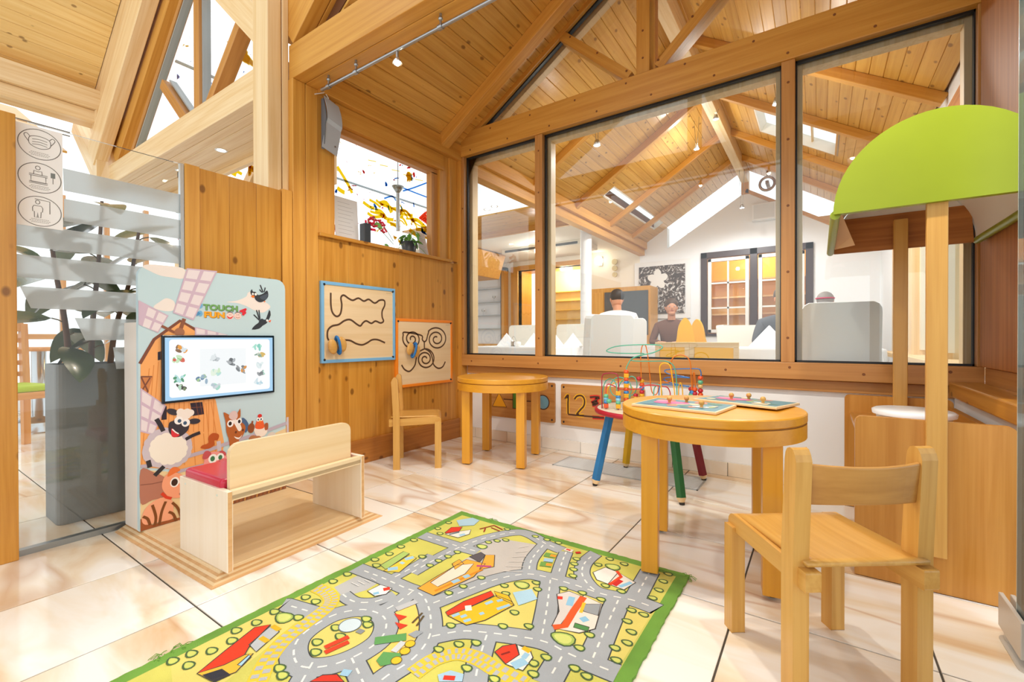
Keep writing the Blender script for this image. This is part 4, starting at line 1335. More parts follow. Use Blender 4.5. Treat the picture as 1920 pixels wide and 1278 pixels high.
# ------------------------------------------------------------------ knob puzzles
def puzzle(c, rz, tilt, label, seed):
    p = empty('knob_puzzle', c, rz, label, 'puzzle', 'knob puzzle boards')
    p.rotation_euler = (tilt, 0, rz)
    MB().box(-.145, .145, -.105, .105, 0, .009).obj('board', PLY[0], p, .002)
    a = Art(lambda u, v, h: (u, v, .009 + h), .00015, .0002)
    a.poly([(-.138, -.098), (.138, -.098), (.138, .098), (-.138, .098)], '4E7E88')
    rnd = random.Random(seed)
    a.L = 1
    for col, n in (('2F5A6E', 5), ('8FA05A', 5), ('C2704E', 5), ('3F7462', 5), ('D8C49A', 3)):
        for _ in range(n):
            a.ell((rnd.uniform(-.105, .105), rnd.uniform(-.075, .075)), rnd.uniform(.012, .030), rnd.uniform(.008, .022), col, rnd.uniform(0, 3))
        a.L += 1
    a.ell((-.045, .005), .062, .034, 'D85A8E', .3); a.L += 1
    a.ell((-.09, .03), .022, .018, 'E48AAE', .3); a.L += 1
    a.ell((.07, -.03), .03, .018, 'E8E4D8', -.2); a.L += 1
    a.ell((.075, -.028), .012, .010, '3F6F8A', -.2)
    a.obj('picture', p)
    for (kx, ky) in ((-.05, .0), (-.01, .055), (.075, -.035)):
        MB().cyl((kx, ky, .009), (kx, ky, .018), .005, n=10).ball((kx, ky, .024), .0092, 12, 8).obj('knob', BEECH[2], p)
puzzle((-.395, 1.650, .5585), math.radians(-8), 0, 'pink picture knob puzzle lying flat on the round table', 3)
puzzle((-.225, 1.850, .5615), math.radians(-16), math.radians(-1.5), 'second knob puzzle resting askew behind the flat one', 8)

# ------------------------------------------------------------------ bead maze table
bt = empty('bead_maze_table', (-.77, 2.48, 0), 0, 'bead maze table with red rim and coloured pencil legs', 'toy table')
MB().lathe([(.0, .392), (.288, .392), (.288, .412), (.0, .412)], 48, cap=False, sharp=True).obj('tabletop', plain('E9E2CE', .35, var=.04), bt)
MB().lathe([(.286, .388), (.299, .391), (.302, .402), (.299, .413), (.286, .4145)], 48, cap=False).obj('rim', plain('B01E33', .35), bt)
for (fx_, fy_), c, nm in (((-.237, -.206), '1F6FA8', 'blue pencil leg'), ((-.22, .22), 'D6A914', 'yellow pencil leg'), ((.227, -.235), '1F5A2C', 'green pencil leg'), ((.235, .222), '7E1A24', 'dark red pencil leg')):
    d = Vector((fx_, fy_, 0)); top = Vector((fx_ * .72, fy_ * .72, .394))
    f0 = d
    ax = (top - f0)
    P = lambda t: f0 + ax * t
    lg = MB().cyl(P(.085), P(1.0), .025, .025, 6, smooth=False).obj('leg', plain(c, .45, var=.12, bump=.15, bscale=60), bt, .002)
    lg['label'] = nm
    MB().cyl(P(.03), P(.085), .014, .0235, 12).obj('wood_tip', PALE[2], lg)
    MB().cyl(P(.0), P(.03), .012, .014, 12).obj('rubber_foot', plain('26221E', .7), lg)
def zp(Y, pts): return [PY(Y, 1080 + a / 7.1, 620 + b / 7.1) for a, b in pts]
def wire(name_c, Y, pts, drop=True, k=5, Y2=None, col=None):
    w = zp(Y, pts)
    if Y2 is not None:
        n = len(w)
        w = [PY(Y + (Y2 - Y) * i / (n - 1), 1080 + a / 7.1, 620 + b / 7.1) for i, (a, b) in enumerate(pts)]
    if drop in (True, 'start'): w = [Vector((w[0].x, w[0].y, .412))] + w
    if drop in (True, 'end'): w = w + [Vector((w[-1].x, w[-1].y, .412))]
    w = [p - Vector((-.77, 2.48, 0)) for p in smooth_pts(w, k)]
    MB().tube(w, .0030, 8).obj('wire', plain(col, .3), bt)
MAR, TEAL, ORG, YLW, BLU, RED = 'A3203C', '53B39A', 'E07A1C', 'F0B71A', '2E74C0', 'C8242F'
wire('', 2.34, [(345, 800), (345, 630), (362, 580), (410, 565), (510, 565), (555, 598), (565, 700), (565, 800)], col=MAR)
wire('', 2.36, [(350, 900), (362, 760), (400, 665), (465, 640), (525, 690), (545, 800)], col=TEAL)
wire('', 2.34, [(400, 860), (405, 760), (428, 708), (520, 740), (560, 765), (660, 780), (860, 770), (905, 735), (1000, 720), (1120, 735), (1210, 750), (1245, 800), (1255, 860)], col=RED, Y2=2.50)
wire('', 2.40, [(668, 800), (668, 530), (690, 450), (740, 375), (830, 330), (930, 312), (1040, 285), (1140, 235), (1140, 200), (1060, 186), (900, 184), (700, 190), (520, 210), (420, 250), (415, 275), (500, 292), (700, 300), (880, 300), (900, 318), (790, 350), (735, 392), (850, 404), (1050, 404), (1200, 405), (1285, 450), (1328, 560), (1345, 850)], col=TEAL, Y2=2.52)
wire('', 2.52, [(880, 860), (870, 660), (862, 420), (864, 300), (880, 205), (905, 185), (930, 205), (955, 330), (975, 500), (995, 720), (1015, 820), (1058, 852), (1090, 805), (1100, 710), (1140, 683), (1230, 680), (1268, 640), (1268, 430), (1300, 352), (1390, 320), (1480, 352), (1522, 430), (1532, 600), (1540, 740)], col=ORG, Y2=2.60)
wire('', 2.42, [(1138, 830), (1122, 600), (1115, 490), (1140, 442), (1190, 430), (1245, 455), (1270, 530), (1290, 680), (1312, 830)], col=YLW)
wire('', 2.62, [(1660, 840), (1665, 590), (1655, 530), (1615, 505), (1400, 506), (1230, 514), (1180, 532), (1230, 572), (1400, 602), (1515, 625), (1350, 616), (1210, 622), (1170, 648), (1260, 692), (1400, 722), (1505, 742), (1350, 725), (1180, 714), (1120, 735), (1105, 800), (1105, 860)], col=BLU, Y2=2.55)
wire('', 2.46, [(1033, 860), (1042, 770), (1080, 716), (1128, 745), (1146, 860)], col=TEAL)
wire('', 2.55, [(1365, 850), (1370, 740), (1390, 692), (1410, 740), (1421, 850)], col=YLW)
wire('', 2.62, [(1556, 790), (1560, 590), (1570, 550), (1580, 590), (1590, 790)], col=ORG)
wire('', 2.50, [(560, 850), (530, 870), (475, 830), (455, 750), (490, 660), (570, 618), (650, 640), (720, 700), (735, 800), (700, 880)], col=TEAL)
wire('', 2.55, [(560, 800), (600, 680), (690, 628), (750, 606), (800, 650), (810, 750), (770, 840), (720, 870)], col=TEAL)
wire('', 2.58, [(415, 800), (450, 735), (540, 682), (630, 672), (715, 720), (790, 820)], col=YLW)
bead_me = {}
def bead(Y, a, b, col, cube=False):
    p = PY(Y, 1080 + a / 7.1, 620 + b / 7.1) - Vector((-.77, 2.48, 0))
    if (col, cube) not in bead_me:
        mb = MB()
        if cube: mb.box(-.013, .013, -.013, .013, -.0115, .0115)
        else: mb.ball((0, 0, 0), (.0145, .0145, .0125), 14, 8)
        me = mb.mesh('bead'); me.materials.append(plain(col, .3, coat=.3)); bead_me[(col, cube)] = me
    o = link_mesh('bead', bead_me[(col, cube)], bt, p, (0, 0, .4))
    if cube:
        m = o.modifiers.new('bevel', 'BEVEL'); m.width = .003; m.segments = 2
G_, B_, O_, Y_, R_d, N_ = '5FB58E', '3A86C8', 'E2551E', 'E5A91C', 'C02034', 'D9B878'
for Y, x, lst in ((2.34, 400, ((868, G_, 0), (905, '6FB4D6', 0), (945, B_, 0), (995, O_, 1))),
                  (2.34, 562, ((830, Y_, 1), (876, B_, 0), (915, '8CC6E0', 0), (955, G_, 0), (1003, Y_, 1))),
                  (2.40, 669, ((545, O_, 0), (595, Y_, 1), (645, O_, 0), (688, B_, 0), (727, Y_, 1), (775, O_, 0), (818, B_, 0), (862, Y_, 1), (912, O_, 0))),
                  (2.52, 878, ((670, Y_, 0), (716, O_, 0), (760, B_, 0), (812, R_d, 0), (858, Y_, 0))),
                  (2.62, 1657, ((627, O_, 0), (684, G_, 0), (740, N_, 0), (797, R_d, 0), (850, O_, 0))),
                  (2.60, 1582, ((780, O_, 0), (835, R_d, 0)))):
    for yv, c, cu in lst: bead(Y, x, yv, c, bool(cu))
for Y, a, b, c in ((2.50, 836, 636, R_d), (2.55, 795, 858, R_d), (2.55, 797, 888, Y_), (2.62, 1530, 775, R_d), (2.60, 1545, 820, B_), (2.6, 1535, 848, G_), (2.30, 440, 935, G_)):
    bead(Y, a, b, c)

# ------------------------------------------------------------------ play stall with green barrel roof
st = empty('play_stall', (.30, 2.30, 0), 0, 'wooden play market stall with green barrel roof on two posts', 'play stall')
def rpanel(x0, x1, z0, z1, r, corners=(1, 1)):
    pts = [(x0, z0), (x1, z0)]
    if corners[1]: pts += [(x1 - r + r * math.cos(a), z1 - r + r * math.sin(a)) for a in (0, .4, .8, 1.2, 1.571)]
    else: pts += [(x1, z1)]
    if corners[0]: pts += [(x0 + r - r * math.sin(a), z1 - r + r * math.cos(a)) for a in (0, .4, .8, 1.2, 1.571)]
    else: pts += [(x0, z1)]
    return pts
fy, by = 1.91 - 2.30, 2.69 - 2.30
X0, X1 = .10 - .30, .478 - .30
MB().prism(rpanel(X0, X1, .003, .538, .02), 'y', fy, fy + .022).obj('front_panel', STALL[2], st, .003)
MB().prism(rpanel(X0, X1, .003, .530, .02), 'y', by - .022, by).obj('rear_panel', STALL[2], st, .003)
MB().prism([(fy + .022, .003), (by - .022, .003), (by - .022, .47), (by - .05, .500), (fy + .05, .500), (fy + .022, .49)], 'x', X1 - .022, X1).obj('side_panel', STALL[1], st, .003)
MB().box(X0 + .02, X1 - .023, fy + .023, by - .023, .427, .447).obj('shelf_board', STALL[1], st, .002)
for y in (fy - .024, by - .047):
    MB().box(-.025, .025, y, y + .022, .12 if y < 0 else .30, 1.33).obj('post', BEECH[2], st, .003)
CZ, CR, CH = 1.215, .262, .282
def arch(k, rx, rz): return [(rx * math.cos(math.pi * i / k), CZ + rz * math.sin(math.pi * i / k)) for i in range(k + 1)]
LIME = plain('8C9C10', .38, name='lime_vinyl', bump=.08, bscale=30, var=.04)
LIN = plain('EFEEEA', .7)
ya, yb = fy - .03, by + .02
o_, i_ = arch(28, CR, CH), arch(28, CR - .010, CH - .010)
# front padded disc
mb = MB()
mb.prism(o_, 'y', ya - .012, ya + .012)
mb.obj('front_disc', LIME, st, .008, 3)
# shell with white lining
vs = [(x, ya + .01, z) for x, z in o_] + [(x, yb, z) for x, z in o_]
n = len(o_)
MB().add(vs, [(i, i + 1, n + i + 1, n + i) for i in range(n - 1)], 0, True).obj('roof_cover', LIME, st)
vs = [(x, ya + .012, z) for x, z in i_] + [(x, yb - .002, z) for x, z in i_]
MB().add(vs, [(i, n + i, n + i + 1, i + 1) for i in range(n - 1)], 0, True).obj('roof_lining', LIN, st)
for sx in (-1, 1):
    x = sx * (CR - .006)
    MB().tube([(x, ya + .004, CZ), (x, (ya + yb) / 2, CZ - .002), (x, yb, CZ)], .015, 10).obj('edge_roll', LIME, st)
MB().prism([(-CR + .02, CZ - .01), (CR - .02, CZ - .01), (CR - .03, CZ + .15), (-CR + .03, CZ + .15)], 'y', by - .003, by + .015).obj('back_board', DARKW[0], st, .003)
MB().prism([(-CR + .02, CZ + .13), (CR - .02, CZ + .13)] + [(x * .98, z) for x, z in i_ if z > CZ + .13], 'y', by + .002, by + .012).obj('back_fabric', LIN, st)
MB().add([(-CR + .008, ya + .02, CZ + .055), (-CR + .075, by - .26, CZ + .02), (-CR + .09, by - .22, CZ - .012), (-CR + .02, by - .12, CZ - .008)], [(0, 1, 2, 3)]).obj('torn_fabric', plain('E9C9A2', .8), st)
tb_ = empty('plastic_tub', (.285, 2.20, .448), 0, 'white plastic tub with lid standing inside the play stall', 'tub')
MB().lathe([(.095, 0), (.108, .07)], 28).obj('tub_body', plain('DDE3E8', .3), tb_)
MB().lathe([(.118, .068), (.120, .082), (.112, .087), (.0, .087)], 32, cap=False).obj('lid', plain('F2F5F8', .3), tb_)

# ------------------------------------------------------------------ glass door leaf at the right edge
gd = empty('door_1', (.418, 1.66, 0), 0, 'frameless glass door leaf at the right picture edge', 'glass door', kind='structure')
MB().box(-.004, .004, -1.0, 0, .02, 2.2).obj('leaf', GLASS, gd)
MB().box(-.004, .004, .0002, .0022, .02, 2.2).obj('polished_edge', plain('CFE0D8', .2), gd)
STEEL = plain('C4BEB4', .38, .15, name='brushed_steel')
for s in (-.016, .006):
    MB().box(s, s + .010, -.075, .09, .022, .112).obj('hinge_plate', STEEL, gd, .002)
MB().cyl((0, .05, .0), (0, .05, .023), .014, n=16).obj('pivot', STEEL, gd)
MB().prism(rrect(.022, .085, .02), 'z', 0.0005, .004).obj('floor_plate', STEEL, gd, loc=(0, -.01, 0))
# ------------------------------------------------------------------ touch screen game station with bench
KR = math.radians(2.2)
KO = Vector((-1.600, .645, 0))
KEX, KEY = Vector((math.cos(KR), math.sin(KR), 0)), Vector((-math.sin(KR), math.cos(KR), 0))
ks = empty('touch_game_station', KO, KR, 'plywood touch screen game station with farm print and red bench', 'game station')
PLYE = plain('B98E55', .6)
PF = -.650                       # face of the upright board
def PK(px, py):
    d = ray(px, py)
    t = (PF - (C_ - KO).dot(KEX)) / d.dot(KEX)
    p = C_ + d * t - KO
    return (p.dot(KEY), p.z)
pf = MB().box(-.810, -.050, .045, .665, 0, .028).obj('platform', PLY[1], ks, .002)
# bevelled plywood edge: glued layers show as stripes
for k in range(6):
    w0, w1 = .050 - k * .0083, .050 - (k + 1) * .0083
    z = .026 - k * .0040
    m = PLY[1] if k % 2 == 0 else (wood('ply_core', 'D6AC7A', 'C89A66', axis=1) if 'ply_core' not in bpy.data.materials else bpy.data.materials['ply_core'])
    mb = MB()
    mb.add([(-w0, w0, 0), (-w1, w1, 0), (-w1, .705 - w1, 0), (-w0, .705 - w0, 0), (-w0, w0, z), (-w1, w1, z - .0032), (-w1, .705 - w1, z - .0032), (-w0, .705 - w0, z)],
           [(0, 3, 2, 1), (4, 5, 6, 7), (0, 1, 5, 4), (1, 2, 6, 5), (2, 3, 7, 6), (3, 0, 4, 7)])
    for s0, s1 in ((w0, w1), (.705 - w0, .705 - w1)):
        mb.add([(-.81, s0, 0), (-w0, s0, 0), (-w1, s1, 0), (-.81, s1, 0), (-.81, s0, z), (-w0, s0, z), (-w1, s1, z - .0032), (-.81, s1, z - .0032)],
               [(0, 3, 2, 1), (4, 5, 6, 7), (0, 1, 5, 4), (1, 2, 6, 5), (2, 3, 7, 6), (3, 0, 4, 7)])
    mb.obj('ply_layer', m, pf)
# upright cabinet with rounded top corners
Y0, Y1, ZT = .030, .645, 1.100
rc_ = .045
prof = [(Y0, .028), (Y1, .028)] + [(Y1 - rc_ + rc_ * math.cos(a), ZT - rc_ + rc_ * math.sin(a)) for a in (0, .4, .8, 1.2, 1.571)] + [(Y0 + rc_ - rc_ * math.sin(a), ZT - rc_ + rc_ * math.cos(a)) for a in (0, .4, .8, 1.2, 1.571)]
MB().box(-.795, PF - .0205, Y0, Y1, .028, .868).obj('cabinet', plain('E9E1D6', .45), ks, .002)
fb = MB().prism(prof, 'x', PF - .020, PF).obj('front_board', [plain('BFD9E0', .4)], ks)
class FarmArt(Art):
    K = 2.35
    def ell(s, c, rx, ry, *q, **k): return Art.ell(s, c, rx * s.K, ry * s.K, *q, **k)
    def stroke(s, pts, w, *q, **k): return Art.stroke(s, pts, w * (1.9 if s.K > 2 else 1.6), *q, **k)
a = FarmArt(lambda u, v, h: (PF + h, u, v), .00022, .0003)
Cz = lambda *pts: [PK(240 + x / 3.994, 490 + y / 3.994) for x, y in pts]
Dz = lambda *pts: [PK(250 + x / 4.5645, 740 + y / 4.5645) for x, y in pts]
Lz = lambda *pts: [PK(360 + x / 10.65, 520 + y / 10.65) for x, y in pts]
def clampy(pts): return [(min(max(u, Y0 + .001), Y1 - .001), max(v, .029)) for u, v in pts]
# clouds
a.poly(clampy(sm2(Cz((110, 40), (160, 70), (240, 105), (330, 120), (400, 130), (440, 110), (410, 50), (250, 28), (150, 22)), 4, True)), 'EBE3DC')
a.poly(clampy(sm2(Cz((190, 345), (240, 300), (290, 275), (345, 300), (350, 360), (280, 372)), 4, True)), 'EBE3DC')
a.poly(sm2(Lz((690, 490), (900, 460), (1080, 380), (1120, 300), (1240, 280), (1330, 420), (1480, 500), (1565, 585), (1480, 670), (1390, 700), (1230, 650), (1080, 570), (900, 510)), 4, True), 'EBE3DC')
# field and rocks
a.poly(clampy(Dz((60, 640), (350, 660), (830, 500), (1330, 280), (1330, 800), (60, 1180))), 'E9CF9E')
a.L = 1
# barn
a.poly(clampy(Cz((390, 445), (500, 508), (560, 600), (655, 1040)) + Dz((705, 45), (775, 400), (760, 560), (400, 640), (60, 620)) + Cz((93, 755), (195, 585))), 'EFA964')
a.L = 2
for k in range(15):
    x0 = 110 + k * 38
    a.stroke(Cz((x0 * .9 + 60, 600 + max(0, 200 - k * 25)), (x0, 1275)), .0016, 'D98A44')
for k in range(8):
    a.stroke(Dz((90 + k * 85, 330), (70 + k * 92, 600)), .0016, 'D98A44')
a.stroke(Dz((620, 70), (650, 420)), .0016, 'D98A44'); a.stroke(Dz((665, 60), (720, 400)), .0016, 'D98A44')
a.L = 3
a.stroke(clampy(Cz((88, 765), (195, 583), (390, 443), (505, 510))), .0062, '7A4632')
a.poly(Dz((485, 70), (590, 60), (605, 165), (505, 180)), '2A2230'); a.poly(Dz((245, 100), (285, 95), (285, 210), (240, 215)), '2A2230'); a.poly(Cz((222, 678), (245, 672), (245, 735), (222, 740)), '2A2230')
a.poly(Cz((95, 858), (185, 858), (150, 985), (95, 985)), 'C98048')
a.L = 4
for p, q in (((535, 65), (555, 172)), ((490, 110), (598, 102)), ((570, 62), (588, 168))): a.stroke(Dz(p, q), .0012, '7A4632')
for p, q in (((95, 862), (180, 862)), ((95, 980), (150, 980)), ((98, 865), (150, 975)), ((165, 870), (98, 975))): a.stroke(Cz(p, q), .0028, '7A4632')
# sails
def sail(P, nx, ny):
    """P: four corners; cells inside"""
    A_, B_1, C_1, D_1 = [Vector(p) for p in P]
    a.L = 5
    a.poly(clampy(P), 'CBB4C6')
    a.L = 6
    for i in range(nx):
        for j in range(ny):
            def pt(s, t): return (A_ * (1 - s) + B_1 * s) * (1 - t) + (D_1 * (1 - s) + C_1 * s) * t
            m = .12
            cs = [pt((i + m) / nx, (j + m) / ny), pt((i + 1 - m) / nx, (j + m) / ny), pt((i + 1 - m) / nx, (j + 1 - m) / ny), pt((i + m) / nx, (j + 1 - m) / ny)]
            cs = [(c.x, c.y) for c in cs]
            if min(c[0] for c in cs) < Y0 + .001: continue
            a.poly(cs, 'E4DADD')
sail(Cz((440, 50), (668, 72), (490, 440), (335, 385)), 2, 4)
sail(Cz((60, 288), (302, 405), (225, 535), (30, 470)), 3, 2)
sail(Cz((500, 490), (745, 548), (745, 552), (500, 552)), 3, 1)
sail(Dz((60, -60), (278, 90), (172, 345), (58, 315)), 2, 3)
a.L = 7
a.stroke(Cz((250, 482), (345, 530), (400, 535)), .0055, '8A5238'); a.stroke(Cz((420, 428), (385, 530)), .0075, '8A5238'); a.ell(Cz((385, 530))[0], .008, .008, 'A06A4C')
# fence
for w_, p in ((.0085, ((400, 545), (620, 480), (830, 405), (1100, 320), (1325, 235))), (.0075, ((380, 655), (600, 600), (830, 525))), (.007, ((60, 612), (160, 600), (220, 585)))):
    a.stroke(Dz(*p), w_, 'B9AEBE')
a.stroke(Dz((728, 395), (735, 480)), .009, 'C9C0CC')
a.stroke(Dz((1318, 190), (1320, 320)), .006, 'C9C0CC')
# rocks and soil
a.poly(clampy(sm2(Dz((60, 640), (180, 665), (260, 700), (300, 760), (280, 860), (160, 900), (60, 925)), 4, True)), 'B37560'); a.L = 8
a.stroke(Dz((60, 770), (160, 760), (250, 740)), .002, '8E5646')
a.poly(clampy(Dz((60, 1060), (160, 1110), (300, 1070), (430, 1040), (435, 1085), (60, 1180))), '9A5226')
a.poly(clampy(Dz((840, 870), (1328, 755), (1328, 800), (840, 945))), '8A5438')
a.L = 9
for k in range(14): a.stroke(Dz((850 + k * 34, 930 - k * 9), (858 + k * 34, 872 - k * 9)), .0018, 'E8B050' if k % 3 == 0 else 'B0703C')
# sheep
a.L = 9
for k in range(18):
    t = 2 * math.pi * k / 18
    a.ell(Dz((295 + 165 * math.cos(t), 455 + 138 * math.sin(t)))[0], .0085, .0085, 'C8BEC8')
a.ell(Dz((295, 455))[0], .038, .034, 'C8BEC8')
for p, q in (((125, 560), (140, 620)), ((260, 610), (180, 690))): a.stroke(Dz(p, q), .0085, '2C2A30')
a.L = 10
for k in range(14):
    t = 2 * math.pi * k / 14
    a.ell(Dz((300 + 120 * math.cos(t), 460 + 98 * math.sin(t)))[0], .0085, .0085, 'F1EADD')
a.ell(Dz((300, 460))[0], .028, .024, 'F1EADD')
a.stroke(sm2(Dz((255, 310), (225, 250), (195, 205))), .0085, '2C2A30'); a.stroke(sm2(Dz((445, 380), (510, 345), (570, 322))), .0075, '2C2A30')
a.L = 11
a.poly(sm2(Dz((340, 220), (400, 185), (470, 235), (465, 300), (400, 355), (340, 355), (300, 310), (305, 240)), 4, True), '33313A')
a.ell(Dz((335, 145))[0], .010, .0052, '33313A', -.5); a.ell(Dz((520, 225))[0], .010, .0052, '33313A', -.1)
a.L = 12
for k in range(7): a.ell(Dz((400 + 18 * (k % 4) * 1.6, 145 + 32 * (k // 4) + 8 * (k % 2)))[0], .0062, .0062, 'EFE8DE')
a.ell(Dz((385, 218))[0], .0068, .0072, 'F4F4F2'); a.ell(Dz((446, 238))[0], .0068, .0072, 'F4F4F2')
a.poly(sm2(Dz((325, 285), (355, 320), (395, 340), (360, 362), (325, 350)), 3, True), 'D8323C')
a.L = 13
a.ell(Dz((392, 222))[0], .003, .0034, '3A5A78'); a.ell(Dz((440, 240))[0], .003, .0034, '3A5A78'); a.stroke(Dz((330, 292), (358, 318), (385, 332)), .0025, 'F2EFEA')
# horse
a.L = 9
a.poly(sm2(Dz((925, 200), (960, 210), (985, 260), (965, 320), (940, 300)), 3, True), '44648C')
a.L = 10
a.poly(sm2(Dz((790, 265), (785, 215), (768, 150), (800, 160), (835, 175), (885, 160), (912, 115), (915, 180), (905, 215), (945, 250), (958, 285), (935, 350), (900, 385), (920, 430), (890, 500), (880, 560), (850, 560), (822, 430), (812, 370), (795, 320)), 2, True), 'B4622A')
a.L = 11
a.poly(sm2(Dz((845, 215), (890, 215), (925, 285), (900, 310), (870, 260)), 3, True), 'F1ECE4')
a.poly(sm2(Dz((815, 190), (830, 150), (865, 135), (890, 160), (885, 200), (850, 215)), 3, True), 'D9C2BE')
a.ell(Dz((828, 245))[0], .006, .007, 'F4F4F2'); a.ell(Dz((905, 225))[0], .005, .0062, 'F4F4F2'); a.poly(sm2(Dz((860, 355), (900, 365), (930, 340), (905, 375), (880, 375)), 3, True), 'F4F0EA')
a.L = 12
a.ell(Dz((826, 245))[0], .003, .004, '2A1A14'); a.ell(Dz((904, 227))[0], .0026, .0036, '2A1A14'); a.ell(Dz((875, 318))[0], .002, .0026, '6A3418'); a.ell(Dz((935, 300))[0], .002, .0026, '6A3418')
# chicken
a.L = 9
a.poly(sm2(Dz((1030, 300), (1060, 270), (1120, 270), (1145, 310), (1110, 355), (1055, 350)), 4, True), 'F0E2D6')
a.poly(sm2(Dz((1120, 250), (1150, 240), (1150, 290), (1125, 300)), 3, True), 'A85A34'); a.poly(sm2(Dz((978, 270), (1010, 240), (1035, 265), (1020, 320), (985, 318)), 3, True), '8E4A20'); a.stroke(Dz((1012, 265), (1018, 222)), .0045, '8E4A20')
a.L = 10
a.poly(sm2(Dz((1040, 280), (1055, 220), (1080, 190), (1105, 215), (1118, 275), (1080, 292)), 4, True), 'E8602A'); a.ell(Dz((1080, 180))[0], .0045, .0042, 'D02820')
a.L = 11
a.ell(Dz((1066, 210))[0], .0038, .0042, 'F4F4F2'); a.ell(Dz((1092, 206))[0], .0038, .0042, 'F4F4F2'); a.poly(Dz((1072, 218), (1090, 217), (1080, 235)), 'F0B020')
a.L = 12
a.ell(Dz((1067, 211))[0], .0016, .002, '2A4A66'); a.ell(Dz((1091, 207))[0], .0016, .002, '2A4A66')
a.L = 9
a.ell(Dz((1020, 370))[0], .008, .006, 'B5764C'); a.ell(Dz((1060, 375))[0], .008, .006, 'B5764C'); a.ell(Dz((1180, 345))[0], .009, .007, 'D9CFC6')
# squirrel, pig, dog
a.poly(sm2(Dz((575, 455), (590, 430), (640, 410), (640, 360), (680, 325), (730, 340), (720, 385), (690, 390), (690, 430), (640, 460)), 3, True), 'B8541E')
a.poly(sm2(Dz((610, 640), (605, 560), (640, 500), (720, 485), (790, 520), (805, 600), (700, 640)), 4, True), 'EE9C98')
a.L = 10
a.poly(sm2(Dz((590, 545), (605, 490), (640, 478), (665, 505), (630, 545)), 3, True), 'C4525A'); a.poly(sm2(Dz((735, 490), (760, 475), (790, 495), (785, 520)), 3, True), 'C4525A')
a.ell(Dz((678, 545))[0], .0078, .0088, 'F4F4F2'); a.ell(Dz((742, 532))[0], .0068, .008, 'F4F4F2'); a.ell(Dz((752, 582))[0], .0125, .0085, 'E0747A', .15)
a.L = 11
a.ell(Dz((676, 545))[0], .004, .005, '3E7A52'); a.ell(Dz((742, 533))[0], .0036, .0046, '3E7A52'); a.ell(Dz((735, 580))[0], .0028, .004, '7A2A34'); a.ell(Dz((768, 576))[0], .0028, .004, '7A2A34')
a.L = 9
a.poly(clampy(sm2(Dz((70, 1060), (110, 960), (230, 880), (330, 900), (340, 1000), (330, 1060), (200, 1090), (100, 1110)), 4, True)), 'F0A884')
a.L = 10
a.poly(sm2(Dz((245, 800), (255, 720), (300, 670), (390, 670), (435, 720), (437, 850), (380, 880), (300, 870)), 4, True), 'F2A27E')
a.poly(sm2(Dz((290, 700), (310, 640), (350, 615), (400, 640), (360, 665)), 3, True), 'E8763A')
a.L = 11
a.ell(Dz((352, 745))[0], .0072, .009, 'F6F2EE'); a.ell(Dz((422, 738))[0], .0056, .008, 'F6F2EE'); a.stroke(Dz((240, 840), (280, 875), (325, 885)), .006, 'D63A1E'); a.ell(Dz((418, 840))[0], .0052, .0038, '8A3A24')
a.L = 12
a.ell(Dz((350, 747))[0], .005, .0065, '3A2018'); a.ell(Dz((421, 740))[0], .0038, .0055, '3A2018')
for p in (((180, 1120), (190, 1040), (160, 940)), ((220, 1110), (240, 1000), (275, 910)), ((300, 1000), (340, 1020), (370, 1090)), ((330, 920), (380, 970), (415, 1070)), ((140, 1110), (120, 1060), (80, 1040))):
    a.stroke(sm2(Dz(*p)), .0052, '7A4416')
# birds
a.K = 1.7
a.L = 3
a.poly(sm2(Lz((1165, 285), (1195, 235), (1215, 280), (1270, 290), (1320, 350), (1420, 320), (1500, 260), (1520, 380), (1440, 470), (1350, 495), (1270, 450), (1240, 390), (1185, 350)), 3, True), '2C333C')
for q_ in (((1420, 300), (1360, 150)), ((1400, 300), (1345, 240)), ((1440, 290), (1460, 200))): a.stroke(Lz(*q_), .0036, '2C333C')
a.poly(sm2(Lz((1190, 1040), (1260, 950), (1330, 900), (1340, 850), (1400, 820), (1470, 840), (1540, 645), (1570, 750), (1520, 860), (1480, 920), (1410, 960), (1340, 1020)), 2, True), '2C333C')
for q_ in (((1340, 850), (1230, 740)), ((1345, 840), (1285, 650)), ((1355, 830), (1335, 650))): a.stroke(Lz(*q_), .0036, '2C333C')
a.L = 4
a.ell(Lz((1270, 335))[0], .0034, .0038, 'F4F4F2'); a.ell(Lz((1213, 328))[0], .0028, .0032, 'F4F4F2'); a.poly(Lz((1170, 375), (1215, 355), (1255, 370), (1225, 412)), 'F07A1E'); a.poly(Lz((1430, 470), (1470, 470), (1445, 500)), 'F07A1E')
a.ell(Lz((1498, 858))[0], .003, .0034, 'F4F4F2'); a.poly(Lz((1520, 870), (1580, 845), (1560, 895)), 'F05A1E'); a.poly(sm2(Lz((1350, 390), (1430, 350), (1510, 330), (1480, 430), (1400, 440)), 3, True), '46525F')
# logo marks: hands and smiling faces
for yy in (560, 720):
    a.ell(Lz((165, yy))[0], .0055, .0075, '6FB0D8')
    for j in range(5): a.stroke(Lz((165, yy), (70 + 8 * abs(j - 2), yy - 55 + 26 * j)), .0021, '4E90BE')
for xx, cc in ((757, 'D8343A'), (912, 'C0404A')):
    a.ell(Lz((xx, 768))[0], .0100, .0092, 'F0D2C8')
a.L = 5
a.poly(sm2(Lz((695, 765), (757, 800), (825, 765), (790, 815), (757, 825), (715, 810)), 3, True), 'D8343A'); a.stroke(sm2(Lz((870, 790), (912, 805), (955, 790))), .0012, '9A5A50')
for xx in (745, 772, 895, 930): a.ell(Lz((xx, 745))[0], .0008, .0012, '5A4440')
for q_ in (((700, 710), (757, 690), (815, 710)), ((855, 715), (912, 695), (970, 715))): a.stroke(sm2(Lz(*q_)), .0018, '6A5A58')
pr = a.obj('farm_print', fb)
pr['kind'] = 'stuff'
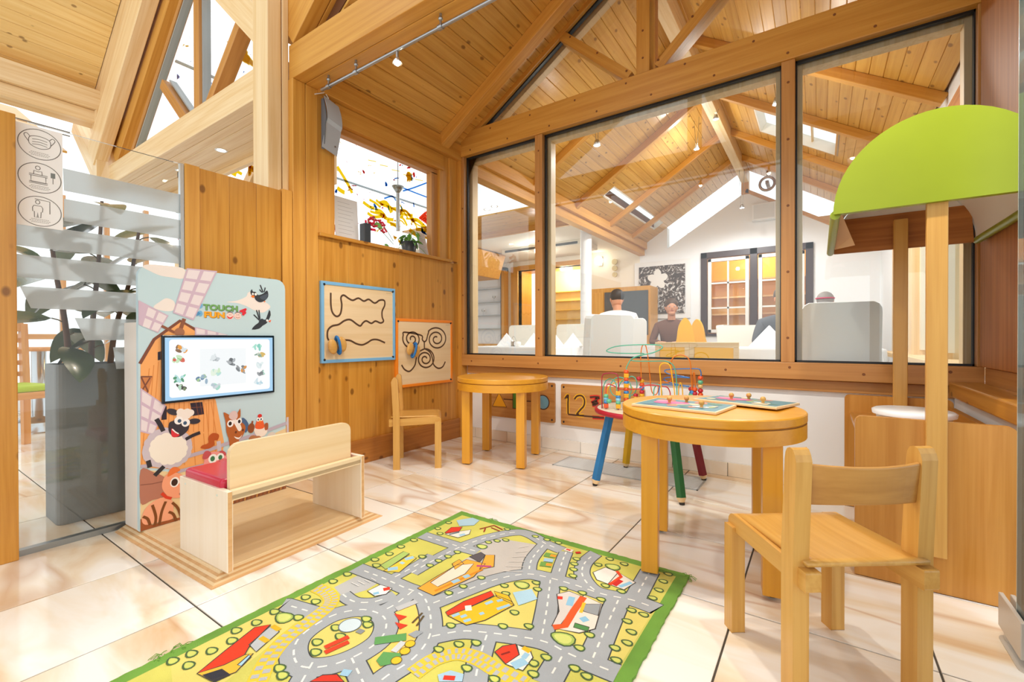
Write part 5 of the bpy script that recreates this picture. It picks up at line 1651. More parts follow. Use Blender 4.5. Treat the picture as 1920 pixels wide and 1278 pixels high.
def text(txt, size, mat, parent, loc, rot, bold=.02, name='lettering', ext=.0003, sp=1.0, align='LEFT', fit=None):
    cu = bpy.data.curves.new(name, 'FONT')
    cu.body = txt; cu.size = size; cu.offset = bold * size; cu.extrude = ext; cu.space_character = sp; cu.align_x = align
    cu.materials.append(mat)
    tmp = bpy.data.objects.new(name, cu); COL.objects.link(tmp)
    bpy.context.view_layer.update()
    me = bpy.data.meshes.new_from_object(tmp.evaluated_get(bpy.context.evaluated_depsgraph_get()))
    bpy.data.objects.remove(tmp)
    if not me.materials: me.materials.append(mat)
    o = bpy.data.objects.new(name, me); COL.objects.link(o)
    o.parent = parent; o.location = loc; o.rotation_euler = rot
    if fit:
        xs = [v.co.x for v in me.vertices]; ys = [v.co.y for v in me.vertices]
        o.scale = (fit[0] / (max(xs) - min(xs)), fit[1] / (max(ys) - min(ys)), 1)
    return o
RK = (math.pi / 2, 0, math.pi / 2)
t0 = Lz((225, 640))[0]; t1 = Lz((235, 790))[0]; t4 = Lz((905, 660))[0]
tw = Lz((225, 640), (915, 660)); twf = Lz((235, 790), (645, 800)); tc_ = Lz((0, 515), (0, 640))
wT, wF, hT = tw[1][0] - tw[0][0], twf[1][0] - twf[0][0], tc_[0][1] - tc_[1][1]
for dx, mt in ((.0016, '3E4A44'), (0, '6FA85E')): text('TOUCH', .03, plain(mt, .5), fb, (PF + .0016 - dx * .3, t0[0] + dx, t0[1] - dx), RK, .045, sp=1.05, fit=(wT, hT))
for dx, mt in ((.0016, '6A5020'), (0, 'F2A616')): text('FUN', .03, plain(mt, .5), fb, (PF + .0016 - dx * .3, t1[0] + dx, t1[1] - dx), RK, .05, sp=1.05, fit=(wF, hT))
o = text('4', .03, plain('DA1F35', .5), fb, (PF + .0024, t4[0] + .008, t4[1] - .012), (math.pi / 2, .35, math.pi / 2), .06, fit=(wT * .21, hT * 1.3))

# screen
sc_ = Cz((245, 555), (1090, 552), (1088, 975), (250, 1072))
su0 = (sc_[0][0] + sc_[3][0]) / 2; su1 = (sc_[1][0] + sc_[2][0]) / 2
sv0 = (sc_[2][1] + sc_[3][1]) / 2; sv1 = (sc_[0][1] + sc_[1][1]) / 2
scr = empty('touch_screen', (PF, 0, 0), 0); scr.parent = ks; scr['label'] = 'black rimmed touch screen showing a bright puzzle game'
MB().box(-.002, .010, su0, su1, sv0, sv1).obj('bezel', plain('0E2430', .15), scr, .003)
class ScreenArt(Art):
    def mi(s, c, rough=.5):
        if c not in s.idx:
            s.idx[c] = len(s.mats); nm = 'screen_' + c
            s.mats.append(bpy.data.materials.get(nm) or glow(c, .95, nm))
        return s.idx[c]
b = ScreenArt(lambda u, v, h: (.010 + h, u, v), .0003, .0004)
m_ = .010
b.poly([(su0 + m_, sv0 + m_), (su1 - m_, sv0 + m_), (su1 - m_, sv1 - m_), (su0 + m_, sv1 - m_)], 'A9D4F4')
b.L = 1
def rr2(u0, u1, v0, v1, r): return [(x + (u0 + u1) / 2, y + (v0 + v1) / 2) for x, y in rrect((u1 - u0) / 2, (v1 - v0) / 2, r)]
b.poly(rr2(su0 + .025, su1 - .025, sv0 + .022, sv1 - .018, .012), 'FFFFFF')
b.L = 2
b.poly([(su0 + .14, sv0 + .06), (su1 - .14, sv0 + .06), (su1 - .14, sv1 - .06), (su0 + .14, sv1 - .06)], 'F4F9FB')
b.L = 3
rnd = random.Random(2)
def sp_(x, y): return Cz((x, y))[0]
for x, y, w, h, cs in ((390, 655, 45, 25, ('E8A04A', '8A6A50', 'D8E4EA')), (365, 728, 60, 25, ('8CCB8A', 'C9E6BE', 'D86A5A')), (375, 878, 48, 28, ('7CC8A8', 'B8E0E0', '5A9A78')), (395, 945, 45, 25, ('7A8A6A', '4A4A48', 'B8D8C0')),
                       (548, 875, 52, 32, ('6A8AA8', '9AB4C8', 'A8C89A')), (650, 715, 40, 25, ('C8D0D4', 'A8B0B4', 'E0E8EA')), (765, 752, 35, 30, ('8A9094', '6A7074', 'AEB4B8')), (845, 808, 45, 30, ('7E8488', 'E0964A', '9A9EA0')),
                       (650, 830, 45, 28, ('D0EBC8', 'B8E0D8', 'E4F2E0')), (645, 930, 38, 22, ('B8C8D0', 'A8D8C8', 'D0D8DC')), (955, 640, 35, 20, ('A8E0D0', 'C8F0E0', '8AD0C0')), (975, 700, 35, 20, ('C8D0C0', 'D8B86A', '8AA898')),
                       (975, 770, 30, 20, ('DCEAEC', 'E4F0F0', 'D0E0E4')), (985, 838, 38, 25, ('9AA0A4', 'B8E0D0', '7E8488')), (965, 900, 45, 22, ('D4E4EA', 'B8D8E4', 'E0ECF0'))):
    for j in range(9):
        cx, cy = sp_(x + rnd.uniform(-w, w) * .7, y + rnd.uniform(-h, h) * .7)
        b.ell((cx, cy), rnd.uniform(.006, .015), rnd.uniform(.004, .008), cs[j % 3], rnd.uniform(0, 3), 10)
    b.L += .2
b.obj('game_picture', scr)['kind'] = 'stuff'
# bench
BS = wood('pale_ply', 'F0E6D4', 'E8DAC2', axis=2, scale=.5, rand=.03)
bx0, bx1 = -.345, -.005
for y0, y1 in ((.050, .069), (.590, .609)):
    sd = MB().box(bx0, bx1, y0, y1, .028, .296).obj('bench_side', BS, ks, .002)
    MB().box(bx1 - .0003, bx1 + .0006, y0 + .003, y1 - .003, .030, .294).obj('ply_edge', wood('ply_core', 'D6AC7A', 'C89A66', axis=2) if 'ply_core' not in bpy.data.materials else bpy.data.materials['ply_core'], sd)
    for xx in (-.30, -.07):
        MB().cyl((xx, y0 - .0008, .275), (xx, y0 + .001, .275), .004, n=8).obj('screw_cap', plain('CFE0DA', .4), sd)
MB().box(bx0, bx1, .064, .588, .265, .283).obj('seat_board', PLY[1], ks, .002)
MB().box(bx1 - .022, bx1, .064, .588, .262, .296).obj('front_rail', PLY[1], ks, .002)
def cushion(x0, x1, y0, y1, z0, z1):
    return MB().box(x0, x1, y0, y1, z0, z1).obj('cushion', plain('C41C40', .28, name='red_vinyl', coat=.2), ks, .014, 4)
cushion(bx0 + .012, -.062, .060, .592, .284, .325)
r = .035
pb = [(.075, .284), (.562, .284)] + [(.562 - r + r * math.cos(t), .445 - r + r * math.sin(t)) for t in (0, .4, .8, 1.2, 1.571)] + [(.075 + r - r * math.sin(t), .445 - r + r * math.cos(t)) for t in (0, .4, .8, 1.2, 1.571)]
MB().prism(pb, 'x', -.056, -.036).obj('backrest', PLY[1], ks, .002)
MB().tube(smooth_pts([(-.72, .66, .03), (-.55, .70, .006), (-.38, .66, .032), (-.30, .68, .034), (-.4, .75, .006)], 6), .004, 8).obj('cable', plain('1C1C1E', .5), ks)
# ------------------------------------------------------------------ street map play rug
RGX, RGY = -.858, .84
rg = empty('play_rug', (RGX, RGY, 0), 0, 'green edged street map play rug on the tiled floor', 'rug')
HW, HL = .500, .738
def rough_rect(hx, hy, n, amp, seed):
    rnd = random.Random(seed); out = []
    for (ax, ay), (bx_, by_) in (((-hx, -hy), (hx, -hy)), ((hx, -hy), (hx, hy)), ((hx, hy), (-hx, hy)), ((-hx, hy), (-hx, -hy))):
        for i in range(n):
            t = i / n
            out.append((ax + (bx_ - ax) * t + rnd.uniform(-amp, amp), ay + (by_ - ay) * t + rnd.uniform(-amp, amp)))
    return out
RUGG = plain('6FA03E', .95, bump=.9, bscale=500, var=.18)
MB().prism(rough_rect(HW, HL, 90, .0022, 1), 'z', .0005, .0075).obj('border', RUGG, rg)
RT = .0078
A1 = lambda *pts: [((lambda p: (p.x - RGX, p.y - RGY))(PZ(.009, 280 + x / 3.692, 940 + y / 3.692))) for x, y in pts]
B1 = lambda *pts: [((lambda p: (p.x - RGX, p.y - RGY))(PZ(.009, 780 + x / 3.692, 940 + y / 3.692))) for x, y in pts]
class RugArt(Art):
    def mi(s, c, rough=.95):
        if c not in s.idx:
            s.idx[c] = len(s.mats); s.mats.append(plain(c, .95, bump=.8, bscale=450, var=.07))
        return s.idx[c]
g = RugArt(lambda u, v, h: (u, v, RT + h), .00022, 0)
FW, FL = HW - .035, HL - .035
def cl(pts): return [(min(max(u, -FW), FW), min(max(v, -FL), FL)) for u, v in pts]
MB().prism([(-FW, -FL), (FW, -FL), (FW, FL), (-FW, FL)], 'z', .0070, .0078).obj('pile_field', plain('CFCB62', .95, bump=.9, bscale=500, var=.12), rg)
OUT, ROAD, WHT = '43484A', 'A4AAAF', 'E8E8E2'
g.L = 1
# sunny yellow grounds
for pts in (A1((130, 1080), (830, 740), (1060, 790), (850, 980), (520, 1248), (160, 1248)), B1((960, 560), (1390, 690), (1200, 1060), (900, 960)), B1((1270, 1110), (1460, 710), (1640, 760), (1400, 1150)), A1((1100, 1070), (1080, 960), (1250, 830), (1500, 780), (1580, 830), (1520, 960), (1300, 1080)),
            B1((190, 880), (180, 740), (620, 560), (880, 550), (800, 930), (500, 880))):
    g.poly(cl(pts), 'DDD070')
g.poly(cl(A1((1530, 1150), (1560, 960), (1760, 640), (1860, 640), (1920, 760), (1900, 950), (1760, 1120), (1580, 1220))), 'F0CB66')
# car park of the station
g.poly(cl(B1((380, 290), (560, 250), (860, 300), (790, 350), (740, 490), (560, 520), (140, 690), (20, 600), (330, 400), (450, 340))), 'C2BDB6')
g.poly(cl(A1((1280, 590), (1480, 490), (1600, 550), (1500, 610), (1340, 660))), 'B6B8B8')
# roads
roads = [(A1((1430, 455), (1600, 520), (1760, 590), (1880, 640), (1930, 720), (1950, 840), (1930, 950), (1830, 1080), (1650, 1200), (1540, 1290)), .070),
         (B1((30, 225), (300, 310), (430, 345)), .066), (B1((-30, 490), (130, 400), (300, 315), (520, 240), (740, 212), (900, 290), (1010, 335)), .062), (A1((1700, 520), (1846, 440), (1960, 370)), .05),
         (B1((120, 700), (350, 610), (560, 535), (760, 500), (900, 520), (1100, 575), (1300, 640), (1500, 680), (1680, 745)), .072), (B1((930, 540), (905, 740), (865, 960)), .072),
         (B1((110, 930), (300, 895), (450, 900), (700, 930), (900, 970), (1080, 1060), (1400, 1190)), .072), (B1((1400, 680), (1310, 880), (1220, 1090)), .078), (B1((1620, 480), (1520, 660)), .070),
         (B1((1250, 350), (1170, 420), (1150, 500), (1210, 590), (1300, 640)), .060), (B1((490, 920), (440, 1080), (400, 1290)), .066), (B1((1010, 1070), (900, 1260)), .076), (B1((880, 300), (800, 400), (780, 500)), .055), (B1((1040, 345), (1010, 420), (980, 520)), .055),
         (A1((910, 700), (1130, 765), (1240, 800)), .066), (A1((1820, 620), (1700, 710), (1580, 770)), .066), (A1((1130, 1110), (1030, 1290)), .066), (A1((1400, 1080), (1500, 1290)), .06),
         (A1((1340, 640), (1420, 690), (1560, 690), (1700, 640)), .05)]
ring = A1((1000, 1060), (1030, 950), (1150, 850), (1300, 775), (1480, 745), (1610, 785), (1640, 860), (1590, 960), (1440, 1060), (1250, 1130), (1060, 1140))
ring = sm2(ring, 5, True)
for P, w in roads: g.stroke(cl(sm2(P, 6)), w * .86 + .007, OUT)
g.stroke(ring, .070, OUT, True)
g.L = 2
for P, w in roads: g.stroke(cl(sm2(P, 6)), w * .86, ROAD)
g.stroke(ring, .064, ROAD, True)
g.L = 3
def dash(P, closed=False, on_=.022, off=.020, w=.005):
    Q = [Vector(p) for p in P] + ([Vector(P[0])] if closed else [])
    acc, seg, drawing = 0, [Q[0]], True
    for i in range(len(Q) - 1):
        a_, b_ = Q[i], Q[i + 1]
        L = (b_ - a_).length; pos = 0
        while L - pos > 1e-9:
            lim = (on_ if drawing else off) - acc
            stp = min(lim, L - pos); pos += stp; acc += stp
            if drawing: seg.append(a_ + (b_ - a_) * (pos / L))
            if acc >= (on_ if drawing else off) - 1e-9:
                if drawing and len(seg) > 1:
                    s2 = [(p.x, p.y) for p in seg]
                    if all(abs(u) < FW and abs(v) < FL for u, v in s2): g.stroke(s2, w, WHT)
                drawing = not drawing; acc = 0; seg = [a_ + (b_ - a_) * (pos / L)]
for P, w in roads: dash(sm2(P, 6))
dash(ring, True)
# ring island
g.ell(A1((1330, 935))[0], .001, .001, ROAD)
# yellow chequered railway
for P in (A1((1150, 590), (1230, 630), (1260, 680), (1220, 740), (1100, 830), (950, 940), (830, 1080), (740, 1260)), B1((-20, 1190), (130, 1090), (290, 1050), (430, 1085), (560, 1160), (760, 1260))):
    P = cl(sm2(P, 7))
    g.L = 4; g.stroke(P, .048, 'E9C63C')
    g.L = 5
    acc = 0
    for i in range(len(P) - 1):
        p, q = Vector(P[i]), Vector(P[i + 1]); d = (q - p)
        if d.length < 1e-6: continue
        n = Vector((-d.y, d.x)).normalized()
        for s in (-1, 1):
            if (i + (s > 0)) % 2 == 0: g.stroke([tuple(p + n * s * .0105), tuple(q + n * s * .0105)], .017, 'B2B6B8')
# bushes
def leafy(c, r, fill='CBD06A'):
    r *= .88
    g.L = 5; pts = [(c[0] + r * math.cos(t) * 1.15, c[1] + r * math.sin(t) * (.8 + .25 * math.cos(t))) for t in [2 * math.pi * k / 12 for k in range(12)]]
    if all(abs(u) < FW + .01 and abs(v) < FL + .01 for u, v in pts):
        g.poly(pts, 'A9C05E'); g.L = 5.5; g.poly([(c[0] + (u - c[0]) * .72, c[1] + (v - c[1]) * .72) for u, v in pts], fill); g.L = 6; g.stroke(pts, .0042, '47603A', True)
for x, y in ((160, 1100), (270, 1130), (290, 1050), (430, 1030), (570, 960), (600, 890), (740, 835), (865, 760), (1080, 660), (1150, 690), (1270, 550), (1370, 500), (1560, 400), (1570, 440), (1660, 360), (1740, 310), (1830, 265), (1160, 970), (1150, 1040), (1290, 870), (1500, 810), (1510, 850), (900, 1150), (920, 1200), (1030, 800), (1320, 930), (1890, 380)):
    leafy(A1((x, y))[0], .016)
for x, y in ((300, 105), (225, 145), (150, 185), (165, 220), (630, 190), (825, 240), (905, 262), (985, 284), (1075, 305), (1160, 325), (1340, 395), (1440, 430), (1260, 435), (1310, 580), (1420, 620), (1745, 500), (1710, 550), (1680, 610), (1635, 665), (1490, 750), (1575, 780), (1460, 825), (1490, 900), (1460, 975), (1375, 1010), (1385, 1095), (1095, 1150), (1180, 1205), (1020, 600), (1150, 630), (1280, 675), (610, 580), (620, 635), (830, 560), (840, 605), (680, 765), (780, 860), (600, 860), (240, 855), (1200, 920), (1130, 1010), (155, 1020), (295, 985), (415, 975), (900, 1075), (810, 1115), (810, 1190), (350, 1150), (500, 280), (560, 270), (620, 265), (450, 525), (325, 585), (225, 630), (540, 1225), (1110, 395), (1095, 430), (1090, 468), (1085, 512), (95, 440), (155, 408), (220, 378), (285, 348), (40, 380)):
    leafy(B1((x, y))[0], .014)
for f, c, r in ((A1, (930, 800), .030), (B1, (1015, 945), .034), (B1, (730, 575), .026), (B1, (455, 310), .022), (B1, (1360, 450), .026)):
    leafy(f(c)[0], r, 'D0D878')
# buildings
def bld(f, faces, lines=()):
    g.L = 7
    for pts, c in faces:
        P = cl(f(*pts)); g.poly(P, c)
    g.L = 7.6
    for pts, c in faces: g.stroke(cl(f(*pts)), .003, '3E3A38', True)
    g.L = 8
    for pts, w, c in lines: g.stroke(cl(f(*pts)), w, c)
bld(A1, [(((330, 1190), (520, 1035), (730, 870), (840, 850), (700, 990), (660, 1060), (520, 1130)), 'DB3A18'), (((330, 1190), (520, 1130), (660, 1060), (720, 1050), (600, 1180), (430, 1240)), 'E4B83A'), (((370, 1200), (500, 1160), (560, 1200), (450, 1250)), '2E2E38'), (((610, 1130), (690, 1060), (705, 1075), (640, 1140)), 'A8D0E4'), (((690, 990), (840, 860), (900, 900), (740, 1040)), 'B6BCC0')], [(((770, 940), (820, 970)), .014, 'D8B020'), (((850, 860), (900, 890)), .014, 'D8B020')])
bld(B1, [(((205, 765), (330, 690), (520, 618), (540, 650), (330, 750), (220, 790)), 'DB3A18'), (((220, 790), (330, 750), (560, 650), (660, 690), (680, 715), (480, 820), (350, 855)), 'EAB81E'), (((540, 620), (640, 650), (680, 715), (560, 660)), 'EAB81E')], [(((250, 795), (300, 775)), .012, '9CC6DE'), (((310, 800), (350, 785)), .012, '9CC6DE'), (((330, 830), (380, 815)), .012, '9CC6DE'), (((480, 710), (530, 690)), .012, '9CC6DE'), (((560, 690), (600, 680)), .012, '9CC6DE'), (((560, 745), (650, 715)), .012, '9CC6DE'), (((440, 780), (470, 770)), .012, '9CC6DE'), (((340, 740), (385, 735)), .026, 'F2EEE0')])
bld(B1, [(((10, 600), (140, 520), (350, 400), (480, 430), (400, 520), (120, 650)), 'EDA83A'), (((100, 560), (280, 440), (400, 430), (340, 500), (150, 590)), 'F0DCC8'), (((250, 430), (300, 400), (330, 430), (270, 470)), 'EDA83A'), (((480, 370), (545, 370), (540, 450), (440, 470)), 'EDA83A'), (((370, 380), (450, 350), (480, 370), (440, 420)), '5A5458')], [(((130, 620), (350, 520), (460, 470)), .010, 'D88A1E'), (((250, 560), (300, 540)), .018, '9CC6DE'), (((330, 525), (370, 510)), .018, '9CC6DE'), (((420, 445), (520, 450)), .012, 'B84A7A')])
bld(B1, [(((975, 640), (1060, 620), (1160, 660), (1050, 840), (940, 860), (990, 760)), 'D4CEC8'), (((1160, 650), (1290, 710), (1240, 880), (1130, 910), (980, 880)), 'E4DCD0'), (((1150, 710), (1280, 710), (1260, 790), (1160, 760)), '9AA0A4'), (((1100, 840), (1200, 870), (1190, 900), (1090, 870)), '4E8A4A')], [(((1160, 660), (1090, 760), (1030, 860), (950, 870)), .022, 'E05A24'), (((1080, 660), (1060, 720)), .020, '8CC0DC'), (((1165, 700), (1140, 770)), .010, 'EAC030'), (((1150, 800), (1180, 830)), .022, '8CC0DC'), (((980, 665), (1015, 668)), .016, 'D8341E')])
bld(B1, [(((1225, 490), (1310, 455), (1400, 490), (1330, 570), (1250, 540)), 'E8E4DC'), (((1330, 570), (1400, 490), (1520, 560), (1440, 610)), 'E4DCD0')], [(((1390, 480), (1420, 520), (1340, 575)), .012, 'E0451E'), (((1370, 580), (1420, 545)), .018, 'C8261E'), (((1410, 590), (1490, 560)), .014, '8CC0DC')])
bld(B1, [(((545, 1040), (600, 1000), (690, 985), (715, 1060), (620, 1125)), 'D83A1E'), (((620, 1125), (715, 1060), (700, 990), (790, 1030), (810, 1080), (740, 1170)), 'EDE6DC')], [(((670, 1140), (760, 1100)), .026, '9CC6DE'), (((740, 1060), (775, 1075)), .020, '9CC6DE'), (((590, 1060), (650, 1040)), .006, '8A1E14'), (((740, 1010), (790, 1040)), .014, 'E8B81E')])
bld(B1, [(((200, 215), (245, 178), (320, 175), (300, 205), (210, 220)), 'D8341E'), (((200, 225), (310, 205), (380, 195), (370, 225), (290, 250)), 'E8E0D4')], [(((230, 228), (300, 212)), .010, '5A6A78'), (((300, 235), (340, 225)), .016, '9CC6DE')])
bld(A1, [(((1600, 440), (1760, 345), (1800, 360), (1640, 470)), 'A8C46A'), (((1620, 480), (1800, 370), (1850, 390), (1730, 490)), 'E8C83E')], [(((1650, 470), (1720, 460)), .022, '9CC6DE'), (((1770, 400), (1830, 385)), .020, '9CC6DE'), (((1740, 430), (1760, 420)), .018, 'A8D0E4')])
bld(A1, [(((1510, 620), (1600, 575), (1680, 600), (1640, 640), (1560, 655)), 'EDEAE4')], [(((1620, 610), (1665, 600)), .018, 'D8341E'), (((1550, 640), (1590, 630)), .014, '8CC0DC')])
bld(A1, [(((1110, 1248), (1200, 1200), (1300, 1195), (1350, 1248)), 'D8341E')], [(((1330, 1180), (1390, 1190)), .020, '9CC6DE')])
# bench, balloon, digger, cones, pond, cars
g.L = 8
for o_y in (0, 35): g.stroke(A1((1215, 1010 + o_y), (1380, 935 + o_y)), .016, 'D8401E')
g.ell(A1((1390, 855))[0], .030, .030, 'CFE0E6', line='6A7478', lw=.003); g.stroke(A1((1440, 890), (1480, 905)), .016, '8A9094')
for x, y in ((1740, 800), (1745, 860)): g.poly(A1((x - 45, y - 25), (x + 45, y - 5), (x - 10, y + 25)), 'D83A1E')
g.stroke(A1((1710, 745), (1850, 690)), .022, 'B9BCBE'); g.stroke(A1((1820, 840), (1890, 770)), .006, '5A4A2A'); g.stroke(A1((1850, 860), (1900, 790)), .006, '5A4A2A')
g.stroke(A1((1560, 965), (1780, 935)), .030, '5F9E58'); g.poly(A1((1570, 1100), (1620, 1040), (1740, 1050), (1740, 1110), (1600, 1140)), '5F9E58'); g.stroke(A1((1690, 1040), (1760, 970)), .018, 'C9CDCE')
g.poly(A1((1790, 920), (1850, 890), (1895, 905), (1840, 945)), '9AA2A8')
g.L = 9
for x, y in ((1770, 1035), (1805, 985), (1710, 1100)): g.ell(A1((x, y))[0], .013, .013, 'E8BE2A', line='6A5A1E')
g.poly(cl(B1((280, 130), (400, 108), (440, 130), (400, 165), (300, 170))), 'A8C8D8'); g.poly(cl(B1((670, 630), (800, 605), (840, 675), (710, 720))), 'AED2E4')
for x, y in ((1900, 940),): pass
for p, q in (((890, 365), (970, 380)), ((860, 430), (940, 440))): g.stroke(B1(p, q), .030, '6F9E4A'); 
g.stroke(B1((885, 402), (950, 410)), .024, '9FC4DC')
g.L = 10
for p, q in (((930, 372), (970, 380)), ((900, 435), (940, 440))): g.stroke(B1(p, q), .018, 'E89A2E')
g.stroke(B1((1030, 330), (1085, 345)), .022, 'E4DCD0'); g.L = 11; g.stroke(B1((1040, 330), (1070, 340)), .010, 'D8341E'); g.L = 10; g.stroke(B1((1105, 355), (1140, 352)), .014, 'C8261E')
for p, q in (((440, 190), (540, 165)), ((470, 210), (480, 185)), ((540, 165), (600, 195)), ((520, 180), (580, 205))): g.stroke(B1(p, q), .006, '9A2A1E')
g.poly(B1((150, 1200), (240, 1170), (330, 1195), (320, 1248), (160, 1248)), 'A8C8DC'); g.L = 11; g.stroke(B1((190, 1220), (270, 1225)), .014, 'D8341E')
# parking lines
g.L = 8
for k in range(6): g.stroke(B1((600 + k * 22, 480 - k * 32), (740 + k * 8, 488 - k * 36)), .003, 'DAD6D0')
for k in range(4): g.stroke(A1((1400 + k * 45, 560 - k * 10), (1450 + k * 40, 585 - k * 12)), .0035, 'DADAD8')
pr = g.obj('woven_street_map', rg)
pr['kind'] = 'stuff'
# loose yarn tufts at the rim
rnd = random.Random(5)
mb = MB()
for (cu, cv, n, sp_r) in ((-HW, -.39, 26, .035), (-HW + .18, HL, 10, .006), (HW - .004, HL - .01, 12, .012)):
    for k in range(n):
        u, v = cu + rnd.uniform(-.010, .006) * (1 if cu < 0 else -1), cv + rnd.uniform(-sp_r, sp_r)
        a_ = rnd.uniform(0, 6.28); L = rnd.uniform(.012, .03)
        mb.tube([(u, v, .005), (u + L * .5 * math.cos(a_), v + L * .5 * math.sin(a_), .009), (u + L * math.cos(a_ + .4), v + L * math.sin(a_ + .4), .0015)], .0009, 4)
mb.obj('yarn_fringe', RUGG, rg)['kind'] = 'stuff'
# ------------------------------------------------------------------ wooden maze boards on the panelled wall
Z2 = lambda *pts: [(lambda p: (p.y, p.z))(PX(WX + .016, 560 + x / 3.194, 500 + y / 3.194)) for x, y in pts]
BIRCH = PLY
def maze_board(y0, y1, z0, z1, frame_col, label, grooves, knob, kn_ang):
    b = empty('maze_board', (WX, (y0 + y1) / 2, (z0 + z1) / 2), 0, label, 'maze board', 'finger maze boards')
    yc, zc = (y0 + y1) / 2, (z0 + z1) / 2
    hy, hz = (y1 - y0) / 2, (z1 - z0) / 2
    f = .020
    mb = MB()
    mb.box(0.0008, .020, -hy, hy, hz - f, hz).box(0.0008, .020, -hy, hy, -hz, -hz + f).box(0.0008, .020, -hy, -hy + f, -hz + f, hz - f).box(0.0008, .020, hy - f, hy, -hz + f, hz - f)
    mb.obj('frame', plain(frame_col, .45), b, .002)
    MB().box(0.0008, .016, -hy + f, hy - f, -hz + f, hz - f).obj('board', PLY[1], b)
    a = Art(lambda u, v, h: (.016 + h, u - yc, v - zc), .0002, .0003)
    for pts in grooves:
        P = sm2(Z2(*pts), 6)
        a.L = 0; a.stroke(P, .0125, 'A8794A'); a.L = 1; a.stroke(P, .0098, '4A3422')
    a.L = 1
    for k in range(8): a.stroke([(y1 - .075 + k * .005, z1 - .035), (y1 - .0715 + k * .005, z1 - .035)], .002, '6A5A48')
    a.obj('groove', b)
    for sy in (-1, 1):
        for sz in (-1, 1):
            MB().cyl((.014, sy * (hy - .02), sz * (hz - .02)), (.0215, sy * (hy - .02), sz * (hz - .02)), .0085, .007, 14).obj('bolt', plain('1E2024', .4), b)
    # shell shaped handle: two tilted wooden discs tied with blue ribbon
    ky, kz = Z2(knob)[0]; ky -= yc; kz -= zc
    hd = empty('handle', (.016, ky, kz)); hd.parent = b
    ca, sa = math.cos(kn_ang), math.sin(kn_ang)
    MB().cyl((0, 0, 0), (.024, 0, 0), .009, n=12).obj('stem', BEECH[0], hd)
    rot = Matrix.Rotation(kn_ang, 3, 'X')
    for s in (-1, 1):
        d = MB()
        d.ball((.034, s * .032 * ca, s * .032 * sa), (.014, .030, .046), 20, 12, rot=rot)
        d.obj('wooden_shell', BEECH[1], hd)
    pts = [(.034 + .018 * math.cos(t), -.052 * sa * math.sin(t) + .004 * ca, .052 * ca * math.sin(t) + .004 * sa) for t in [2 * math.pi * k / 20 for k in range(20)]]
    MB().tube(pts, .0085, 8, closed=True).obj('ribbon', plain('1F6FB4', .6), hd)
    return b
g1 = [[(192, 155), (193, 230), (203, 275), (228, 297), (250, 280), (258, 230), (253, 185), (270, 170), (300, 190), (325, 200), (358, 188), (390, 205), (420, 195), (455, 217), (485, 200), (512, 202), (515, 230), (500, 265), (500, 300), (508, 325), (490, 336), (460, 325), (435, 338), (405, 324), (385, 335), (370, 353), (350, 345), (310, 317), (275, 322), (240, 345), (200, 355), (175, 380), (172, 420), (180, 440)],
      [(277, 438), (310, 442), (345, 460), (380, 467), (410, 455), (440, 437), (475, 437), (517, 455)]]
maze_board(1.556, 2.114, .655, 1.141, '78B2DC', 'blue framed wooden finger maze board with wavy groove on the wall', g1, (212, 470), .2)
def spiral(cx, cy, r0, r1, turns, a0, sgn=1, n=40, sx=.92):
    return [(cx + sx * (r0 + (r1 - r0) * k / n) * math.cos(a0 + sgn * turns * 6.283 * k / n), cy + (r0 + (r1 - r0) * k / n) * math.sin(a0 + sgn * turns * 6.283 * k / n)) for k in range(n + 1)]
g2 = [spiral(678, 432, 8, 62, 2.2, 2.6, 1) + [(733, 410), (740, 435), (752, 448), (765, 438), (772, 410), (780, 385)], [(780, 390)] + spiral(825, 432, 70, 12, 2.2, -2.4, 1),
      [(752, 448), (753, 490)], spiral(758, 552, 62, 10, 2.2, -1.57, 1), [(755, 490), (720, 510), (705, 545), (695, 590), (665, 625), (635, 615), (616, 587)], [(755, 490), (785, 510), (800, 545), (808, 585), (835, 607), (862, 598), (878, 567)]]
maze_board(2.120, 2.700, .456, .941, 'F08A1E', 'orange framed wooden finger maze board with three spirals on the wall', g2, (668, 497), -.3)

# ------------------------------------------------------------------ shape and number boards under the window
Z1 = lambda *pts: [(lambda p: (p.x, p.z))(PY(2.855, 840 + x / 3.55, 560 + y / 3.55)) for x, y in pts]
def low_board(x0, x1, z0, z1, label, name):
    b = empty(name, ((x0 + x1) / 2, 2.870, (z0 + z1) / 2), 0, label, 'activity board', 'activity boards under the window')
    hx, hz = (x1 - x0) / 2, (z1 - z0) / 2
    MB().prism(rrect(hx, hz, .012), 'y', -.0155, -.0006).obj('board', wood('board_ply', 'CE9A5A', 'B97E40', axis=0) if 'board_ply' not in bpy.data.materials else bpy.data.materials['board_ply'], b, .002)
    for sx in (-1, 1):
        for sz in (-1, 1):
            MB().cyl((sx * (hx - .022), -.015, sz * (hz - .022)), (sx * (hx - .022), -.019, sz * (hz - .022)), .0075, .006, 12).obj('bolt', plain('26262A', .4), b)
    a = Art(lambda u, v, h: (u - (x0 + x1) / 2, -.0155 - h, v - (z0 + z1) / 2), .0002, .0003)
    return b, a
p0, p1 = Z1((270, 782), (710, 560)); q1 = Z1((712, 828))[0]
b, a = low_board(p0[0], p1[0], q1[1], p1[1], 'wooden board with triangle, square and circle behind the far table', 'shape_board')
a.poly(Z1((340, 622), (297, 714), (391, 721)), 'E8A51E'); a.poly(Z1((432, 618), (520, 622), (520, 735), (432, 728)), '4E8A2E'); 
c_ = Z1((632, 688))[0]; a.ell(c_, .052, .052, '6FA2B8', line='4A2E1E', lw=.008)
a.L = 1
a.stroke(Z1((340, 622), (297, 714), (391, 721)), .008, '4A2E1E', True); a.stroke(Z1((432, 618), (520, 622), (520, 735), (432, 728)), .008, '4A2E1E', True)
